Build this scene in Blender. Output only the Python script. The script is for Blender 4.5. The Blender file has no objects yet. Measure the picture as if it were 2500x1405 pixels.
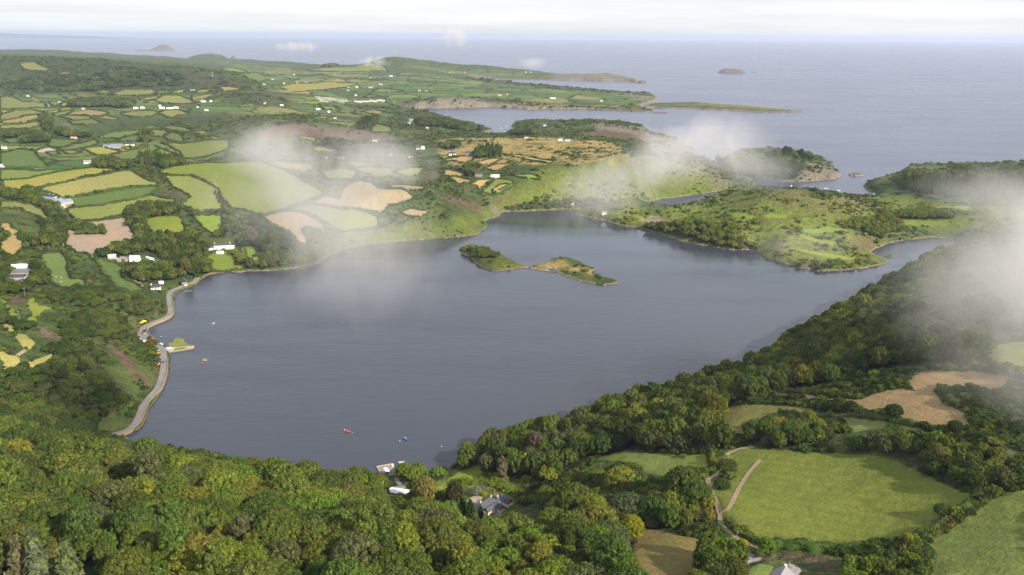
import bpy, bmesh, math, random, time
import numpy as np
from mathutils import Vector, Matrix
T0 = time.time()
rnd = random.Random(11)
nr = np.random.default_rng(7)
C = bpy.context.scene.collection
sc = bpy.context.scene
R = math.radians

# ------------------------------------------------------------------ camera, light, exposure
CAM_H, F_PX, U0, V0 = 300.0, 1962.0, 1250.0, 702.5
PITCH, ROLL = R(17.44), R(0.35)
cd = bpy.data.cameras.new('camera'); cam = bpy.data.objects.new('camera', cd); C.objects.link(cam)
cd.sensor_width = 36.0; cd.lens = 36.0 * F_PX / 2500.0
cd.clip_start = 1.0; cd.clip_end = 200000.0
_f = Vector((0, math.cos(PITCH), -math.sin(PITCH))); _r = Vector((1, 0, 0)); _u = _r.cross(_f)
RT = _r * math.cos(ROLL) + _u * math.sin(ROLL); UP = RT.cross(_f); FW = _f
m = Matrix((RT, UP, -FW)).transposed().to_4x4(); m.translation = (0, 0, CAM_H)
cam.matrix_world = m
sc.camera = cam

SUN_EL, SUN_AZ = R(33), R(128)          # azimuth clockwise from the view direction: the sun stands behind, on the right
world = bpy.data.worlds.new('World'); sc.world = world; world.use_nodes = True
wn = world.node_tree.nodes; wl = world.node_tree.links; wn.clear()
sky = wn.new('ShaderNodeTexSky'); sky.sky_type = 'NISHITA'; sky.sun_disc = False
sky.sun_elevation = SUN_EL; sky.sun_rotation = SUN_AZ; sky.air_density = 1.0; sky.dust_density = 1.5; sky.ozone_density = 1.2
tc = wn.new('ShaderNodeTexCoord')
sep = wn.new('ShaderNodeSeparateXYZ'); wl.new(tc.outputs['Generated'], sep.inputs[0])
mp = wn.new('ShaderNodeMapping'); mp.inputs['Scale'].default_value = (2.2, 2.2, 42.0); wl.new(tc.outputs['Generated'], mp.inputs[0])
cn = wn.new('ShaderNodeTexNoise'); cn.inputs['Scale'].default_value = 1.6; cn.inputs['Detail'].default_value = 6; cn.inputs['Roughness'].default_value = .55
wl.new(mp.outputs[0], cn.inputs['Vector'])
def wmath(op, a, b=None, clamp=False):
    n = wn.new('ShaderNodeMath'); n.operation = op; n.use_clamp = clamp
    for i, x in enumerate((a, b)):
        if x is None: continue
        if isinstance(x, (int, float)): n.inputs[i].default_value = x
        else: wl.new(x, n.inputs[i])
    return n.outputs[0]
# a thin high cloud sheet over the whole sky, thinning into a pale blue strip along the horizon
el = wmath('MAXIMUM', sep.outputs['Z'], 0.0)
band = wmath('MULTIPLY', wmath('SUBTRACT', el, .0035), 55.0, True)
cov = wmath('ADD', wmath('MULTIPLY', cn.outputs['Fac'], .55), wmath('MULTIPLY', band, .42), True)
cov = wmath('ADD', wmath('MULTIPLY', cov, .45), .5, True)
cr = wn.new('ShaderNodeValToRGB'); wl.new(wmath('MULTIPLY', el, 1.0), cr.inputs[0])
cr.color_ramp.elements[0].position = 0.0; cr.color_ramp.elements[0].color = (.66, .69, .74, 1)
cr.color_ramp.elements[1].position = 1.0; cr.color_ramp.elements[1].color = (.36, .41, .50, 1)
e = cr.color_ramp.elements.new(.022); e.color = (.60, .615, .635, 1)
e = cr.color_ramp.elements.new(.16); e.color = (.56, .60, .67, 1)
e = cr.color_ramp.elements.new(.40); e.color = (.73, .74, .77, 1)
cs = wn.new('ShaderNodeVectorMath'); cs.operation = 'SCALE'; wl.new(wmath('ADD', wmath('MULTIPLY', cn.outputs['Fac'], 4.4), 7.2), cs.inputs['Scale']); wl.new(cr.outputs[0], cs.inputs[0])
mx = wn.new('ShaderNodeMix'); mx.data_type = 'RGBA'; wl.new(cov, mx.inputs[0]); wl.new(sky.outputs[0], mx.inputs[6]); wl.new(cs.outputs[0], mx.inputs[7])
bg = wn.new('ShaderNodeBackground'); bg.inputs['Strength'].default_value = 0.1; wl.new(mx.outputs[2], bg.inputs['Color'])
wo = wn.new('ShaderNodeOutputWorld'); wl.new(bg.outputs[0], wo.inputs['Surface'])

sd = bpy.data.lights.new('sun', 'SUN'); sd.energy = 4.3; sd.angle = R(.5); sd.color = (1.0, .91, .77)
sun = bpy.data.objects.new('sun', sd); C.objects.link(sun)
_s = Vector((math.sin(SUN_AZ) * math.cos(SUN_EL), math.cos(SUN_AZ) * math.cos(SUN_EL), math.sin(SUN_EL)))
sun.rotation_euler = _s.to_track_quat('Z', 'Y').to_euler()
sun.location = _s * 2000

sc.view_settings.view_transform = 'Standard'; sc.view_settings.look = 'None'
sc.view_settings.exposure = 0.88; sc.view_settings.gamma = 1.0; sc.view_settings.use_curve_mapping = False
cy = sc.cycles
cy.max_bounces = 5; cy.diffuse_bounces = 2; cy.glossy_bounces = 2; cy.transmission_bounces = 2; cy.transparent_max_bounces = 64
cy.volume_bounces = 1; cy.caustics_reflective = False; cy.caustics_refractive = False
cy.volume_step_rate = 0.45; cy.volume_max_steps = 96
cy.use_denoising = True
try: cy.denoiser = 'OPENIMAGEDENOISE'; cy.denoising_input_passes = 'RGB_ALBEDO_NORMAL'
except Exception: pass

# ------------------------------------------------------------------ pixel <-> ground helpers
def ray(u, v):
    d = FW + RT * ((u - U0) / F_PX) - UP * ((v - V0) / F_PX)
    return d
def flat(u, v, z=0.0):
    d = ray(u, v); t = (CAM_H - z) / max(-d.z, 1e-5); t = min(t, 90000)
    return (d.x * t, d.y * t)
def hid(u, Y):
    """a ground point at forward distance Y, in the direction of column u"""
    return ((u - U0) / F_PX * (Y * math.cos(PITCH) + CAM_H * math.sin(PITCH)), Y)

# ------------------------------------------------------------------ shorelines
H = 'h'
MAIN = [(H,-900,12500),(H,-300,12500),(H,0,12300),(H,150,11800),(H,330,11000),(H,450,9900),(H,590,9300),(H,700,8300),(H,760,7900),(H,850,7800),(H,870,7600),(H,900,7500),(H,960,7400),(H,1110,7100),(H,1210,6900),(H,1300,6700),(H,1450,6450),(H,1480,6300),(H,1540,5900),
 (1562,201),(1556,203),(1530,200),(1500,199),(1470,200),(1420,197.5),(1390,198),(1350,197),(1300,195.5),(1250,194.5),(1210,192),(1180,190),(1140,189),(1110,187.5),(1106,188.5),
 (1130,190),(1165,195),(1200,201),(1245,205),(1290,208),(1350,213),(1400,218),(1450,222),(1500,227),(1550,230),(1590,233),(1608,243),(1600,249),(1565,257),(1560,262),(1600,269),(1597,273),(1560,273.5),(1500,271),(1450,269),(1400,267),(1360,268.5),(1330,267),(1290,268.5),(1255,265),(1220,263.5),(1185,262.5),(1150,264),(1100,264),(1070,266),(1040,265),(1020,267),(1000,266),(965,263),
 (955,265),(980,268),(1000,274),(1040,280.5),(1080,290),(1130,302),(1165,310),(1203,318),(1206,321),(1190,324),(1172,326),(1190,328.5),(1225,330),(1243,329),(1256,320),(1257,315),(1248,311),(1247,306.5),(1262,303),(1300,301),(1380,304),(1440,299),(1520,302),(1545,312),(1572,319),(1590,327),(1580,332),(1612,339),(1640,343),(1668,352),(1655,358),(1676,366),(1640,366),(1640,372),(1676,379),(1650,383),(1690,394),(1760,415),(1810,432),(1845,448),(1840,459),
 (1820,462),(1780,466),(1750,469),(1720,474),(1690,477),(1650,484),(1625,486),(1600,491),(1560,500),(1500,506),(1450,510),(1400,512.5),(1320,515),(1270,517),(1228,519),(1218,528),(1222,530),(1190,537),(1185,545),(1194,552),(1180,560),(1172,570),(1165,574),(1120,580),(1060,584),(1020,588),(980,590),(900,598),(855,605),(830,614),(800,628),(782,640),(760,650),(720,656),(690,661),(640,664),(605,664),(590,668),(578,670),(562,664),(530,669),(512,672),(490,681),(485,690),(470,697),(455,703),(440,708),(425,715),(421,725),(424,745),(428,752),(425,762),(420,770),(395,783),(370,791),(357,801),(354,810),(361,824),(375,836),(392,845),(408,856),(412,870),(411,890),(405,920),(393,950),(374,980),(359,1000),(353,1025),(338,1047),(305,1060),(285,1066),
 (330,1078),(400,1092),(560,1120),(700,1139),(800,1152),(860,1160),(930,1157),(1000,1157),(1080,1152),(1095,1147),(1120,1122),(1160,1100),(1240,1070),(1320,1048),(1400,1028),(1500,995),(1600,962),(1700,932),(1800,910),(1850,893),(1890,858),(2000,790),(2100,730),(2190,682),(2250,642),(2300,612),(2335,596),
 (2322,585),(2276,580.5),(2258,583),(2192,590),(2165,598),(2148,605),(2121,615),(2125,622),(2157,630),(2170,641),(2165,646),(2130,652),(2100,658),(2060,661),(2000,663),(1960,657),(1920,646),(1880,633),(1855,622),(1842,610),(1790,613),(1750,605),(1700,597),(1660,588),(1600,570),(1550,556),(1520,552),(1485,542),(1440,533),(1405,525),(1404,519),(1440,515),(1500,511.5),(1560,512),(1610,515),(1660,511),(1690,503),(1715,491),(1755,478),(1800,468),(1830,463.5),
 (1900,467),(1990,473),(2060,485),(2110,490),(2132,484),(2140,478),(2132,473),(2116,464),(2106,455),(2112,449),(2150,441),(2196,427),(2204,411.5),(2240,409.5),(2296,412),(H,2320,1950),(H,2400,1930),(H,2500,1950),(H,2900,2000),(H,3600,2600),
 ('w',6000,2500),('w',6000,-1500),('w',-6000,-1500),('w',-14000,5000)]
ISLES = {
 'castle': [(1118,609),(1135,604),(1155,603),(1185,606),(1204,613),(1225,621),(1236,630),(1265,645),(1287,649),(1293,655),(1265,657),(1246,660),(1223,664),(1206,665),(1184,658),(1169,650),(1153,637),(1153,632),(1130,621)],
 'reed': [(1291,650),(1304,648),(1325,642),(1346,639),(1346,631),(1366,630),(1375,629),(1392,630),(1413,637),(1427,647),(1445,653),(1465,660),(1445,664),(1444,669),(1459,669.5),(1471,672),(1473,678),(1510,686),(1512,690),(1498,695),(1480,696),(1475,700),(1452,694),(1412,687),(1401,680),(1375,674),(1362,667),(1343,667),(1295,658)],
 'wooded': [(1786,426),(1815,430),(1844,434),(1875,439),(1905,443),(1930,444),(1953,445.5),(1982,443),(2000,442),(2020,440),(2046,437),(2056,432),(2050,425),(H,2035,1950),(H,2000,2040),(H,1950,2120),(H,1850,2150),(H,1780,2080),(1752,401),(1700,399),(1696,401),(1740,406),(1755,412),(1765,420)],
 'long': [(1572,263),(1650,265.5),(1700,266.5),(1750,269.5),(1800,272),(1830,274),(1850,275.5),(1900,275.5),(1964,274.3),(1958,272.5),(1900,268.5),(1850,264),(1800,260),(1700,254),(1608,254.5),(1580,258)],
 'head': [(452,151),(480,151),(510,151),(535,151.5),(560,151.5),(562,150),(H,552,10800),(H,455,10800)],
 'lagoonrock': [(2156,627),(2162,624.5),(2175,624),(2186,627),(2182,631),(2170,632)],
 'lagoonrockb': [(2164,610),(2172,608),(2188,610),(2180,612)],
}
PONDS_AT_SEA = [[(1340,657),(1346,657),(1362,661),(1355,664),(1347,662)]]
def gpt(p):
    if p[0] == H: return hid(p[1], p[2])
    if p[0] == 'w': return (p[1], p[2])
    return flat(p[0], p[1])
def gpoly(L): return np.array([gpt(p) for p in L])
LAND = [gpoly(MAIN)] + [gpoly(v) for v in ISLES.values()]
HOLES = [gpoly(v) for v in PONDS_AT_SEA]

def pip(px, py, poly):
    """points inside a polygon (arrays)"""
    out = np.zeros(px.shape, bool)
    x0, y0 = poly.min(0); x1, y1 = poly.max(0)
    idx = np.nonzero((px >= x0) & (px <= x1) & (py >= y0) & (py <= y1))
    if len(idx[0]) == 0: return out
    qx, qy = px[idx], py[idx]; ins = np.zeros(qx.shape, bool)
    a = poly; b = np.roll(poly, -1, 0)
    for (ax, ay), (bx, by) in zip(a, b):
        if ay == by: continue
        c = ((ay > qy) != (by > qy))
        ins ^= c & (qx < (bx - ax) * (qy - ay) / (by - ay) + ax)
    out[idx] = ins
    return out
def segdist(px, py, P, closed=True):
    """distance to a polyline"""
    best = np.full(px.shape, 1e18, np.float64)
    n = len(P)
    for i in range(n if closed else n - 1):
        ax, ay = P[i]; bx, by = P[(i + 1) % n]
        dx, dy = bx - ax, by - ay; L2 = dx * dx + dy * dy + 1e-9
        t = np.clip(((px - ax) * dx + (py - ay) * dy) / L2, 0, 1)
        ex = px - (ax + t * dx); ey = py - (ay + t * dy)
        np.minimum(best, ex * ex + ey * ey, out=best)
    return np.sqrt(best)
# value noise
_lat = nr.random((256, 256))
def vnoise(x, y):
    xi = np.floor(x).astype(np.int64); yi = np.floor(y).astype(np.int64)
    fx = x - xi; fy = y - yi; fx = fx * fx * (3 - 2 * fx); fy = fy * fy * (3 - 2 * fy)
    a = _lat[xi & 255, yi & 255]; b = _lat[(xi + 1) & 255, yi & 255]; c = _lat[xi & 255, (yi + 1) & 255]; d = _lat[(xi + 1) & 255, (yi + 1) & 255]
    return (a * (1 - fx) + b * fx) * (1 - fy) + (c * (1 - fx) + d * fx) * fy
def fbm(x, y, o=4):
    s = 0; a = .5; t = 0
    for k in range(o):
        s = s + a * vnoise(x + 17.3 * k, y - 9.1 * k); t += a; a *= .5; x = x * 2.03; y = y * 2.03
    return s / t
# ------------------------------------------------------------------ terrain heights (pixel column, row, metres above the water)
HC = """
0,1405,105 300,1405,108 600,1405,108 900,1405,105 1200,1405,98 1450,1405,92 1540,1405,92 1700,1405,90 1905,1400,88 2100,1400,90 2300,1400,98 2500,1400,108 -300,1405,100 -400,1200,90 2800,1400,115
0,1300,95 300,1300,92 600,1300,85 900,1300,70 1200,1310,42 1400,1310,60 1640,1330,82 0,1200,82 300,1200,72 600,1200,55 800,1200,36 950,1215,20 1060,1210,17 1200,1245,18 1300,1240,22 1420,1220,35 1600,1220,58 1740,1210,72
0,1100,65 190,1100,52 400,1130,34 600,1150,18 760,1165,10 880,1178,7 980,1180,7 1100,1180,8 1170,1150,8 0,1050,50 120,1060,42 230,1075,26
0,1000,55 100,1000,40 200,1000,24 300,1000,7 340,980,3 300,950,14 380,900,3 330,900,19 280,900,32 200,900,45 100,900,58 0,900,70 -200,900,85
380,850,3 330,850,12 250,850,34 150,850,50 0,850,65 330,800,7 280,800,20 200,800,38 100,800,52 0,800,62 -200,800,75
400,750,4 340,750,14 260,750,26 150,750,38 50,750,48 0,750,52 400,700,5 340,700,10 280,690,18 210,690,26 150,690,32 50,690,42 0,690,46 -200,700,60
450,680,4 400,660,8 330,650,14 250,640,22 150,625,32 50,640,40 0,640,46 500,660,3 500,640,7 540,605,13 450,600,14 350,600,18 220,610,24 150,600,28 50,590,44 0,590,52 -200,600,65
600,650,3 600,600,14 600,560,22 500,550,24 400,550,26 300,550,26 200,560,27 120,550,36 50,540,48 0,530,55 700,640,8 700,580,28 770,600,22 700,530,36 600,520,32 480,520,34 350,510,34 200,520,32 150,500,38 50,490,52 0,480,56 -200,480,70
860,590,8 850,550,24 800,520,38 760,490,46 700,490,45 600,470,46 500,470,46 400,470,46 250,470,50 120,460,56 0,450,60 980,580,8 980,550,26 920,520,44 880,470,56 800,450,56 700,430,55 600,420,54 480,430,52 350,430,56 200,420,62 60,430,62
1100,572,6 1150,558,10 1100,530,36 1050,490,58 1090,475,62 1000,460,62 940,440,62 1130,480,50 1180,530,10 1190,500,30 1170,470,30 1220,512,4 1280,500,14 1280,470,34 1220,450,40 1350,490,20 1400,470,42 1350,440,52 1200,435,44
1450,490,22 1500,470,40 1600,470,20 1550,440,60 1600,400,75 1600,376,82 1540,390,72 1450,420,58 1680,420,55 1700,450,24 1740,440,32 1790,450,12 1650,390,76 1720,425,40
1100,400,46 1200,390,46 1300,390,48 1400,380,50 1500,370,52 1100,360,30 1200,350,26 1300,345,28 1400,340,30 1500,345,34 1580,345,18 1000,400,50 900,410,54 820,410,50 750,410,48 680,398,40 620,400,46 560,396,46
640,388,13 700,387,13 760,386,13 700,379,13 650,379,13 750,379,13 810,379,14 700,360,22 600,360,26 800,355,24 900,350,28 1000,350,30
620,330,50 700,310,62 780,310,60 880,315,50 960,325,30 560,310,58 650,290,66 720,280,66 850,300,34 900,300,26 960,300,24 1050,300,28 1000,285,18 1080,298,22 1150,312,13 1190,320,4 1100,330,22 1000,320,30
1240,334,5 1280,318,18 1340,312,20 1400,312,24 1460,303,32 1520,306,30 1560,325,20 1450,325,34 1300,330,22
450,390,44 350,390,46 250,390,50 140,400,54 30,400,58 -200,400,70 500,360,38 400,360,42 300,360,44 200,360,44 100,370,50 0,380,56 500,330,44 400,330,46 300,335,44 200,335,40 150,315,62 250,310,58 350,300,58 60,330,44 0,340,48
480,300,48 400,285,44 300,275,42 200,275,42 100,280,44 0,285,46 -200,300,60 550,285,56 620,270,50 700,262,44 780,262,40 850,270,34 900,275,30 450,250,44 350,250,46 250,250,46 150,245,50 50,250,50
580,235,70 640,230,72 700,245,55 530,235,60 800,240,36 900,240,34 950,247,28
250,215,60 350,210,60 450,210,66 150,215,70 200,180,120 250,165,150 300,155,162 350,160,155 420,170,130 500,185,105 600,205,80 100,190,100 50,170,130 0,165,140 0,200,80 -200,180,130 110,140,152 200,143,160 0,132,165
85,121,130 170,126,95 260,137,60 420,146,35 0,126,120 550,157,40 600,160,42 700,165,42 700,180,42 800,185,40 900,180,42 850,170,42 750,200,42 850,215,40 650,200,50 600,180,60 500,165,70 800,167,40
870,164,45 920,145,120 950,139,134 990,142,128 1050,148,105 1110,151,95 1150,158,80 1200,165,62 1300,172,45 1400,180,32 1470,178,30 1530,190,20 1000,165,70 1100,175,30 1200,182,20 1350,190,10
1000,190,40 1050,195,36 1150,205,26 1250,215,22 1350,222,20 1450,230,18 1550,238,14 1000,215,38 1100,225,34 1200,235,28 1300,245,18 1400,255,10 1500,262,8 1560,268,4 1050,247,28 1150,245,30 1100,243,32 1200,252,12 1000,255,22
1500,1140,42 1600,1140,48 1700,1130,56 1780,1110,62 1900,1100,70 2050,1110,78 2200,1130,86 2350,1180,96 2450,1180,102 2050,1200,80 1900,1200,75 2200,1250,88 1800,1280,78 2050,1320,84 2350,1300,97 2500,1250,106
1300,1150,14 1300,1080,9 1400,1070,18 1500,1040,22 1600,1010,26 1700,1000,38 1700,950,16 1800,950,34 1800,1010,55 1900,1000,65 2000,1000,72 2100,1010,80 2250,1000,92 2350,980,98 2450,1000,105 2500,950,110 1900,900,32 2000,900,60 2100,900,78 2250,900,95 2400,880,105 2500,850,112 2700,900,120
1950,850,25 2000,830,32 2100,800,52 2200,800,76 2300,800,92 2400,800,102 2100,755,16 2200,720,32 2300,720,58 2400,700,78 2500,700,90 2250,660,10 2350,640,26 2450,620,52 2600,650,70
1500,532,6 1450,522,2.5 1600,545,12 1700,550,22 1700,570,15 1560,522,3 1610,523,3.5 1660,521,4.5 1700,512,5 1740,494,7 1780,481,12 1820,471,22 1800,590,8 1800,560,22 1800,520,32 1760,520,24 1850,484,40 1930,460,47 2000,475,44 2060,490,36 2110,495,26 2150,510,24 1950,520,36 2050,540,30 2100,560,24 1900,570,26 2000,590,16 2050,610,10 1950,620,8 2000,640,5 2100,630,4 2150,560,12 2200,540,13 2200,510,15 2300,550,14 2300,520,18 2400,520,24 2250,490,14 2350,500,18 2500,500,30 2400,580,20 2500,560,30 2330,575,6
2150,455,12 2200,440,24 2250,430,29 2350,432,31 2450,435,33 2300,470,18 2400,470,22 2600,450,36 2230,412,12
1900,384,30 1850,381,30 1950,386,28 2000,399,19 2030,416,8 1800,392,22 1900,410,18 1850,405,18 1950,425,14
1180,625,7 1150,612,6 1220,640,5 1250,650,2.5 1390,635,3.5 1440,680,4 1350,650,1 1480,688,3
1700,258,7 1800,263,7 1620,257,6 1880,269,5 500,143,48 480,146,30 540,146,35
"""
hc = np.array([[float(t) for t in p.split(',')] for p in HC.split()])
cp = np.array([flat(u, v, z) for u, v, z in hc]); cz = hc[:, 2]
def lp(x, y): return np.stack([np.arctan2(x, y), np.log(np.hypot(x, y))], -1)
cl = lp(cp[:, 0], cp[:, 1])
# guide points beyond the frame
ex = np.array([(R(-60), math.log(300), 90), (R(-60), math.log(3000), 70), (R(60), math.log(300), 100), (R(60), math.log(1500), 70), (R(0), math.log(110), 118), (R(-40), math.log(110), 118), (R(40), math.log(110), 118), (R(-50), math.log(10000), 100)])
fg = np.array([(420,9600,20),(330,10500,22),(250,11200,40),(150,11500,60),(450,9000,30),(590,9000,25),(700,8200,28),(850,7700,28),(380,9300,26),(300,9600,45),(360,8300,50),(0,12000,70),(950,7250,60),(1000,7050,55),(1110,6980,42),(1210,6780,26),(1300,6580,18),(1450,6370,12),(900,7400,40),(1160,6800,50),(60,12200,60)], float)
fgx = np.array([hid(u, Y) for u, Y, z in fg]); ex = np.vstack([ex, np.column_stack([lp(fgx[:, 0], fgx[:, 1]), fg[:, 2]])])
cl = np.vstack([cl, ex[:, :2]]); cz = np.concatenate([cz, ex[:, 2]])
CC = .02
def phi(a, b):
    d2 = ((a[:, None, :] - b[None]) ** 2).sum(-1); return np.sqrt(d2 + CC * CC)
K = phi(cl, cl); n = len(cl)
A = np.zeros((n + 1, n + 1)); A[:n, :n] = K - np.eye(n) * .004; A[:n, n] = 1; A[n, :n] = 1
W = np.linalg.solve(A, np.concatenate([cz, [0]]))
def rbf(q):
    out = np.empty(len(q))
    for i in range(0, len(q), 20000):
        out[i:i + 20000] = phi(q[i:i + 20000], cl) @ W[:n] + W[n]
    return out
# polar grid: even in azimuth, rows graded with distance
NA = 1171; AZ = np.linspace(R(-43), R(47), NA)
rows = [95.0]
while rows[-1] < 12600:
    r = rows[-1]; rows.append(r + min(max(r * r / (803 * 480), 1.15), 5 + r * .0036))
RR = np.array(rows); NRW = len(RR)
GA, GR = np.meshgrid(AZ, RR)            # rows x columns
GX = GR * np.sin(GA); GY = GR * np.cos(GA)
# smooth height at reduced resolution, then up
def coarse(fn, step):
    ia = np.unique(np.append(np.arange(0, NA, step), NA - 1)); ir = np.unique(np.append(np.arange(0, NRW, step), NRW - 1))
    val = fn(GX[np.ix_(ir, ia)], GY[np.ix_(ir, ia)])
    tmp = np.empty((len(ir), NA))
    for k in range(len(ir)): tmp[k] = np.interp(np.arange(NA), ia, val[k])
    out = np.empty((NRW, NA)); xs = np.arange(NRW)
    j = np.clip(np.searchsorted(ir, xs, side='right') - 1, 0, len(ir) - 2); t = ((xs - ir[j]) / (ir[j + 1] - ir[j]))[:, None]
    return tmp[j] * (1 - t) + tmp[j + 1] * t
HB = coarse(lambda x, y: rbf(lp(x.ravel(), y.ravel())).reshape(x.shape), 6)
def sdist(x, y):
    ins = np.zeros(x.shape, bool); d = np.full(x.shape, 1e9)
    for P in LAND: ins |= pip(x, y, P); d = np.minimum(d, segdist(x, y, P))
    for P in HOLES:
        ins &= ~pip(x, y, P); d = np.minimum(d, segdist(x, y, P))
    return np.where(ins, d, -d)
SD = coarse(sdist, 3)
SD += (fbm(GX / 22, GY / 22, 3) - .5) * np.clip(GR * .004, 1.0, 26) * np.clip((GR - 650) / 300, .25, 1)    # ragged rock edge
rough = (fbm(GX / 55, GY / 55, 5) - .5) * 10 + (fbm(GX / 13, GY / 13, 3) - .5) * 3.4 + (fbm(GX / 5, GY / 5, 2) - .5) * 1.1 * (GR < 1300) + (fbm(GX / 420, GY / 420, 4) - .5) * np.clip((GR - 1800) / 60, 0, 34)
HB = np.clip(HB, .4, 230)
HB = np.where(pip(GX, GY, LAND[1 + list(ISLES).index('head')]), 56 * (1 - np.exp(-np.maximum(SD, 0) / 130)), HB)
far_k = np.clip(.62 + (GR - 1300) / 4000, .62, 1.5)
cap = SD * far_k + .25
edge = np.clip(SD / 40, 0, 1)
RGH = rough * edge * np.clip(HB / 18, .12, 1)
HB2 = HB + RGH
ZT = np.where(SD > 0, np.minimum(np.maximum(HB2, .3), cap + rough * .12 * edge), np.maximum(SD * .35, -6) )
# soft minimum near the shore so banks round over
def softmin(a, b, k): 
    h = np.clip(.5 + .5 * (b - a) / k, 0, 1); return b * (1 - h) + a * h - k * h * (1 - h)
ZT = np.where(SD > 0, np.maximum(softmin(HB2, cap, 4.0), np.minimum(.35, cap)), ZT)

def pl(s): return [tuple(float(t) for t in p.split(',')) for p in s.split()]
# the lake road runs on a level shelf
LAKE_ROAD = pl("262,1064 280,1060 310,1050 333,1030 344,1005 350,990 365,970 383,950 394,925 399,900 400,875 398,857 390,847 372,834 357,820 350.5,808 355,797 372,788 398,778 413,768 416,755 414,740 412.5,722 418,711 435,703 455,694 470,690 478,684 481,678")
lr = np.array([flat(u, v, 2.0) for u, v in LAKE_ROAD])
QUAY = pl("412,839 424,835 425,828 434,826 441,826.6 450,829.6 449,835 458,840.5 470,843.5 473,849 421.5,858 419,853 413,847")
CARPARK = pl("318,822 345,795 352,806 358,820 372,834 366,840 345,832 330,826")
cpk = np.array([flat(u, v, 2.0) for u, v in CARPARK])
near = (GR > 520) & (GR < 1150) & (GA < -.15)
dn = np.full(GR.shape, 1e9); dn[near] = segdist(GX[near], GY[near], lr, False)
inpk = pip(GX, GY, cpk); dpk = np.full(GR.shape, 1e9); dpk[near] = segdist(GX[near], GY[near], cpk); dn = np.where(inpk, 0, np.minimum(dn, dpk + 2))
k = np.clip((dn - 4.5) / 9, 0, 1); k = k * k * (3 - 2 * k)
ZT = np.where((dn < 14) & (SD > -1.5), (2.0 * (1 - k) + ZT * k), ZT)
# a level bench for the inland pond
POND = pl("631,386 640,381.5 690,379.5 760,379 800,377 835,376 838,380 800,383 765,386 742,391 690,391 655,388.5")
pond = np.array([flat(u, v, 13.2) for u, v in POND])
ipd = pip(GX, GY, pond)
nearp = (np.abs(GX - pond[:, 0].mean()) < 700) & (np.abs(GY - pond[:, 1].mean()) < 700)
dp = np.full(GR.shape, 1e9); dp[nearp] = segdist(GX[nearp], GY[nearp], pond)
ZT = np.where(ipd, 12.2, np.where(dp < 60, 13.6 * (1 - dp / 60) + np.maximum(ZT, 13.4) * (dp / 60), ZT))
# house platforms are levelled later through level()
def gi(x, y):
    a = math.atan2(x, y); r = math.hypot(x, y)
    fa = (a - AZ[0]) / (AZ[1] - AZ[0]); ia = min(max(int(fa), 0), NA - 2); ta = min(max(fa - ia, 0), 1)
    ir = min(max(int(np.searchsorted(RR, r)) - 1, 0), NRW - 2); tr = min(max((r - RR[ir]) / (RR[ir + 1] - RR[ir]), 0), 1)
    return ia, ta, ir, tr
def hz(x, y):
    ia, ta, ir, tr = gi(x, y)
    return float((ZT[ir, ia] * (1 - ta) + ZT[ir, ia + 1] * ta) * (1 - tr) + (ZT[ir + 1, ia] * (1 - ta) + ZT[ir + 1, ia + 1] * ta) * tr)
def hzs(x, y):
    a = np.arctan2(x, y); r = np.hypot(x, y)
    fa = (a - AZ[0]) / (AZ[1] - AZ[0]); ia = np.clip(fa.astype(int), 0, NA - 2); ta = np.clip(fa - ia, 0, 1)
    ir = np.clip(np.searchsorted(RR, r) - 1, 0, NRW - 2); tr = np.clip((r - RR[ir]) / (RR[ir + 1] - RR[ir]), 0, 1)
    return (ZT[ir, ia] * (1 - ta) + ZT[ir, ia + 1] * ta) * (1 - tr) + (ZT[ir + 1, ia] * (1 - ta) + ZT[ir + 1, ia + 1] * ta) * tr
def at(u, v):
    """where the line of sight through a pixel meets the ground"""
    d = ray(u, v); hl = math.hypot(d.x, d.y); s = -d.z / hl; a = math.atan2(d.x, d.y)
    ia = min(max(int(round((a - AZ[0]) / (AZ[1] - AZ[0]))), 0), NA - 1)
    zr = CAM_H - RR * s; col = np.maximum(ZT[:, ia], 0)
    hit = np.nonzero(col >= zr)[0]
    if len(hit) == 0:
        r = RR[-1] if s <= 0 else min(CAM_H / s, 40000)
    else:
        i = hit[0]
        if i == 0: r = RR[0]
        else:
            a0 = zr[i - 1] - col[i - 1]; a1 = zr[i] - col[i]; r = RR[i - 1] + (RR[i] - RR[i - 1]) * a0 / (a0 - a1 + 1e-9)
    return (math.sin(a) * r, math.cos(a) * r)
def atz(u, v):
    x, y = at(u, v); return Vector((x, y, max(hz(x, y), 0)))
def apoly(s): return np.array([at(u, v) for u, v in (pl(s) if isinstance(s, str) else s)])
def level(x, y, rad, z=None):
    """a level platform under a building"""
    z = hz(x, y) if z is None else z
    d = np.hypot(GX - x, GY - y); k = np.clip((d - rad) / (rad * .8), 0, 1); k = k * k * (3 - 2 * k)
    ZT[...] = np.where(d < rad * 1.8, z * (1 - k) + ZT * k, ZT)
    return z
print('heights', round(time.time() - T0, 1))
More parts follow.
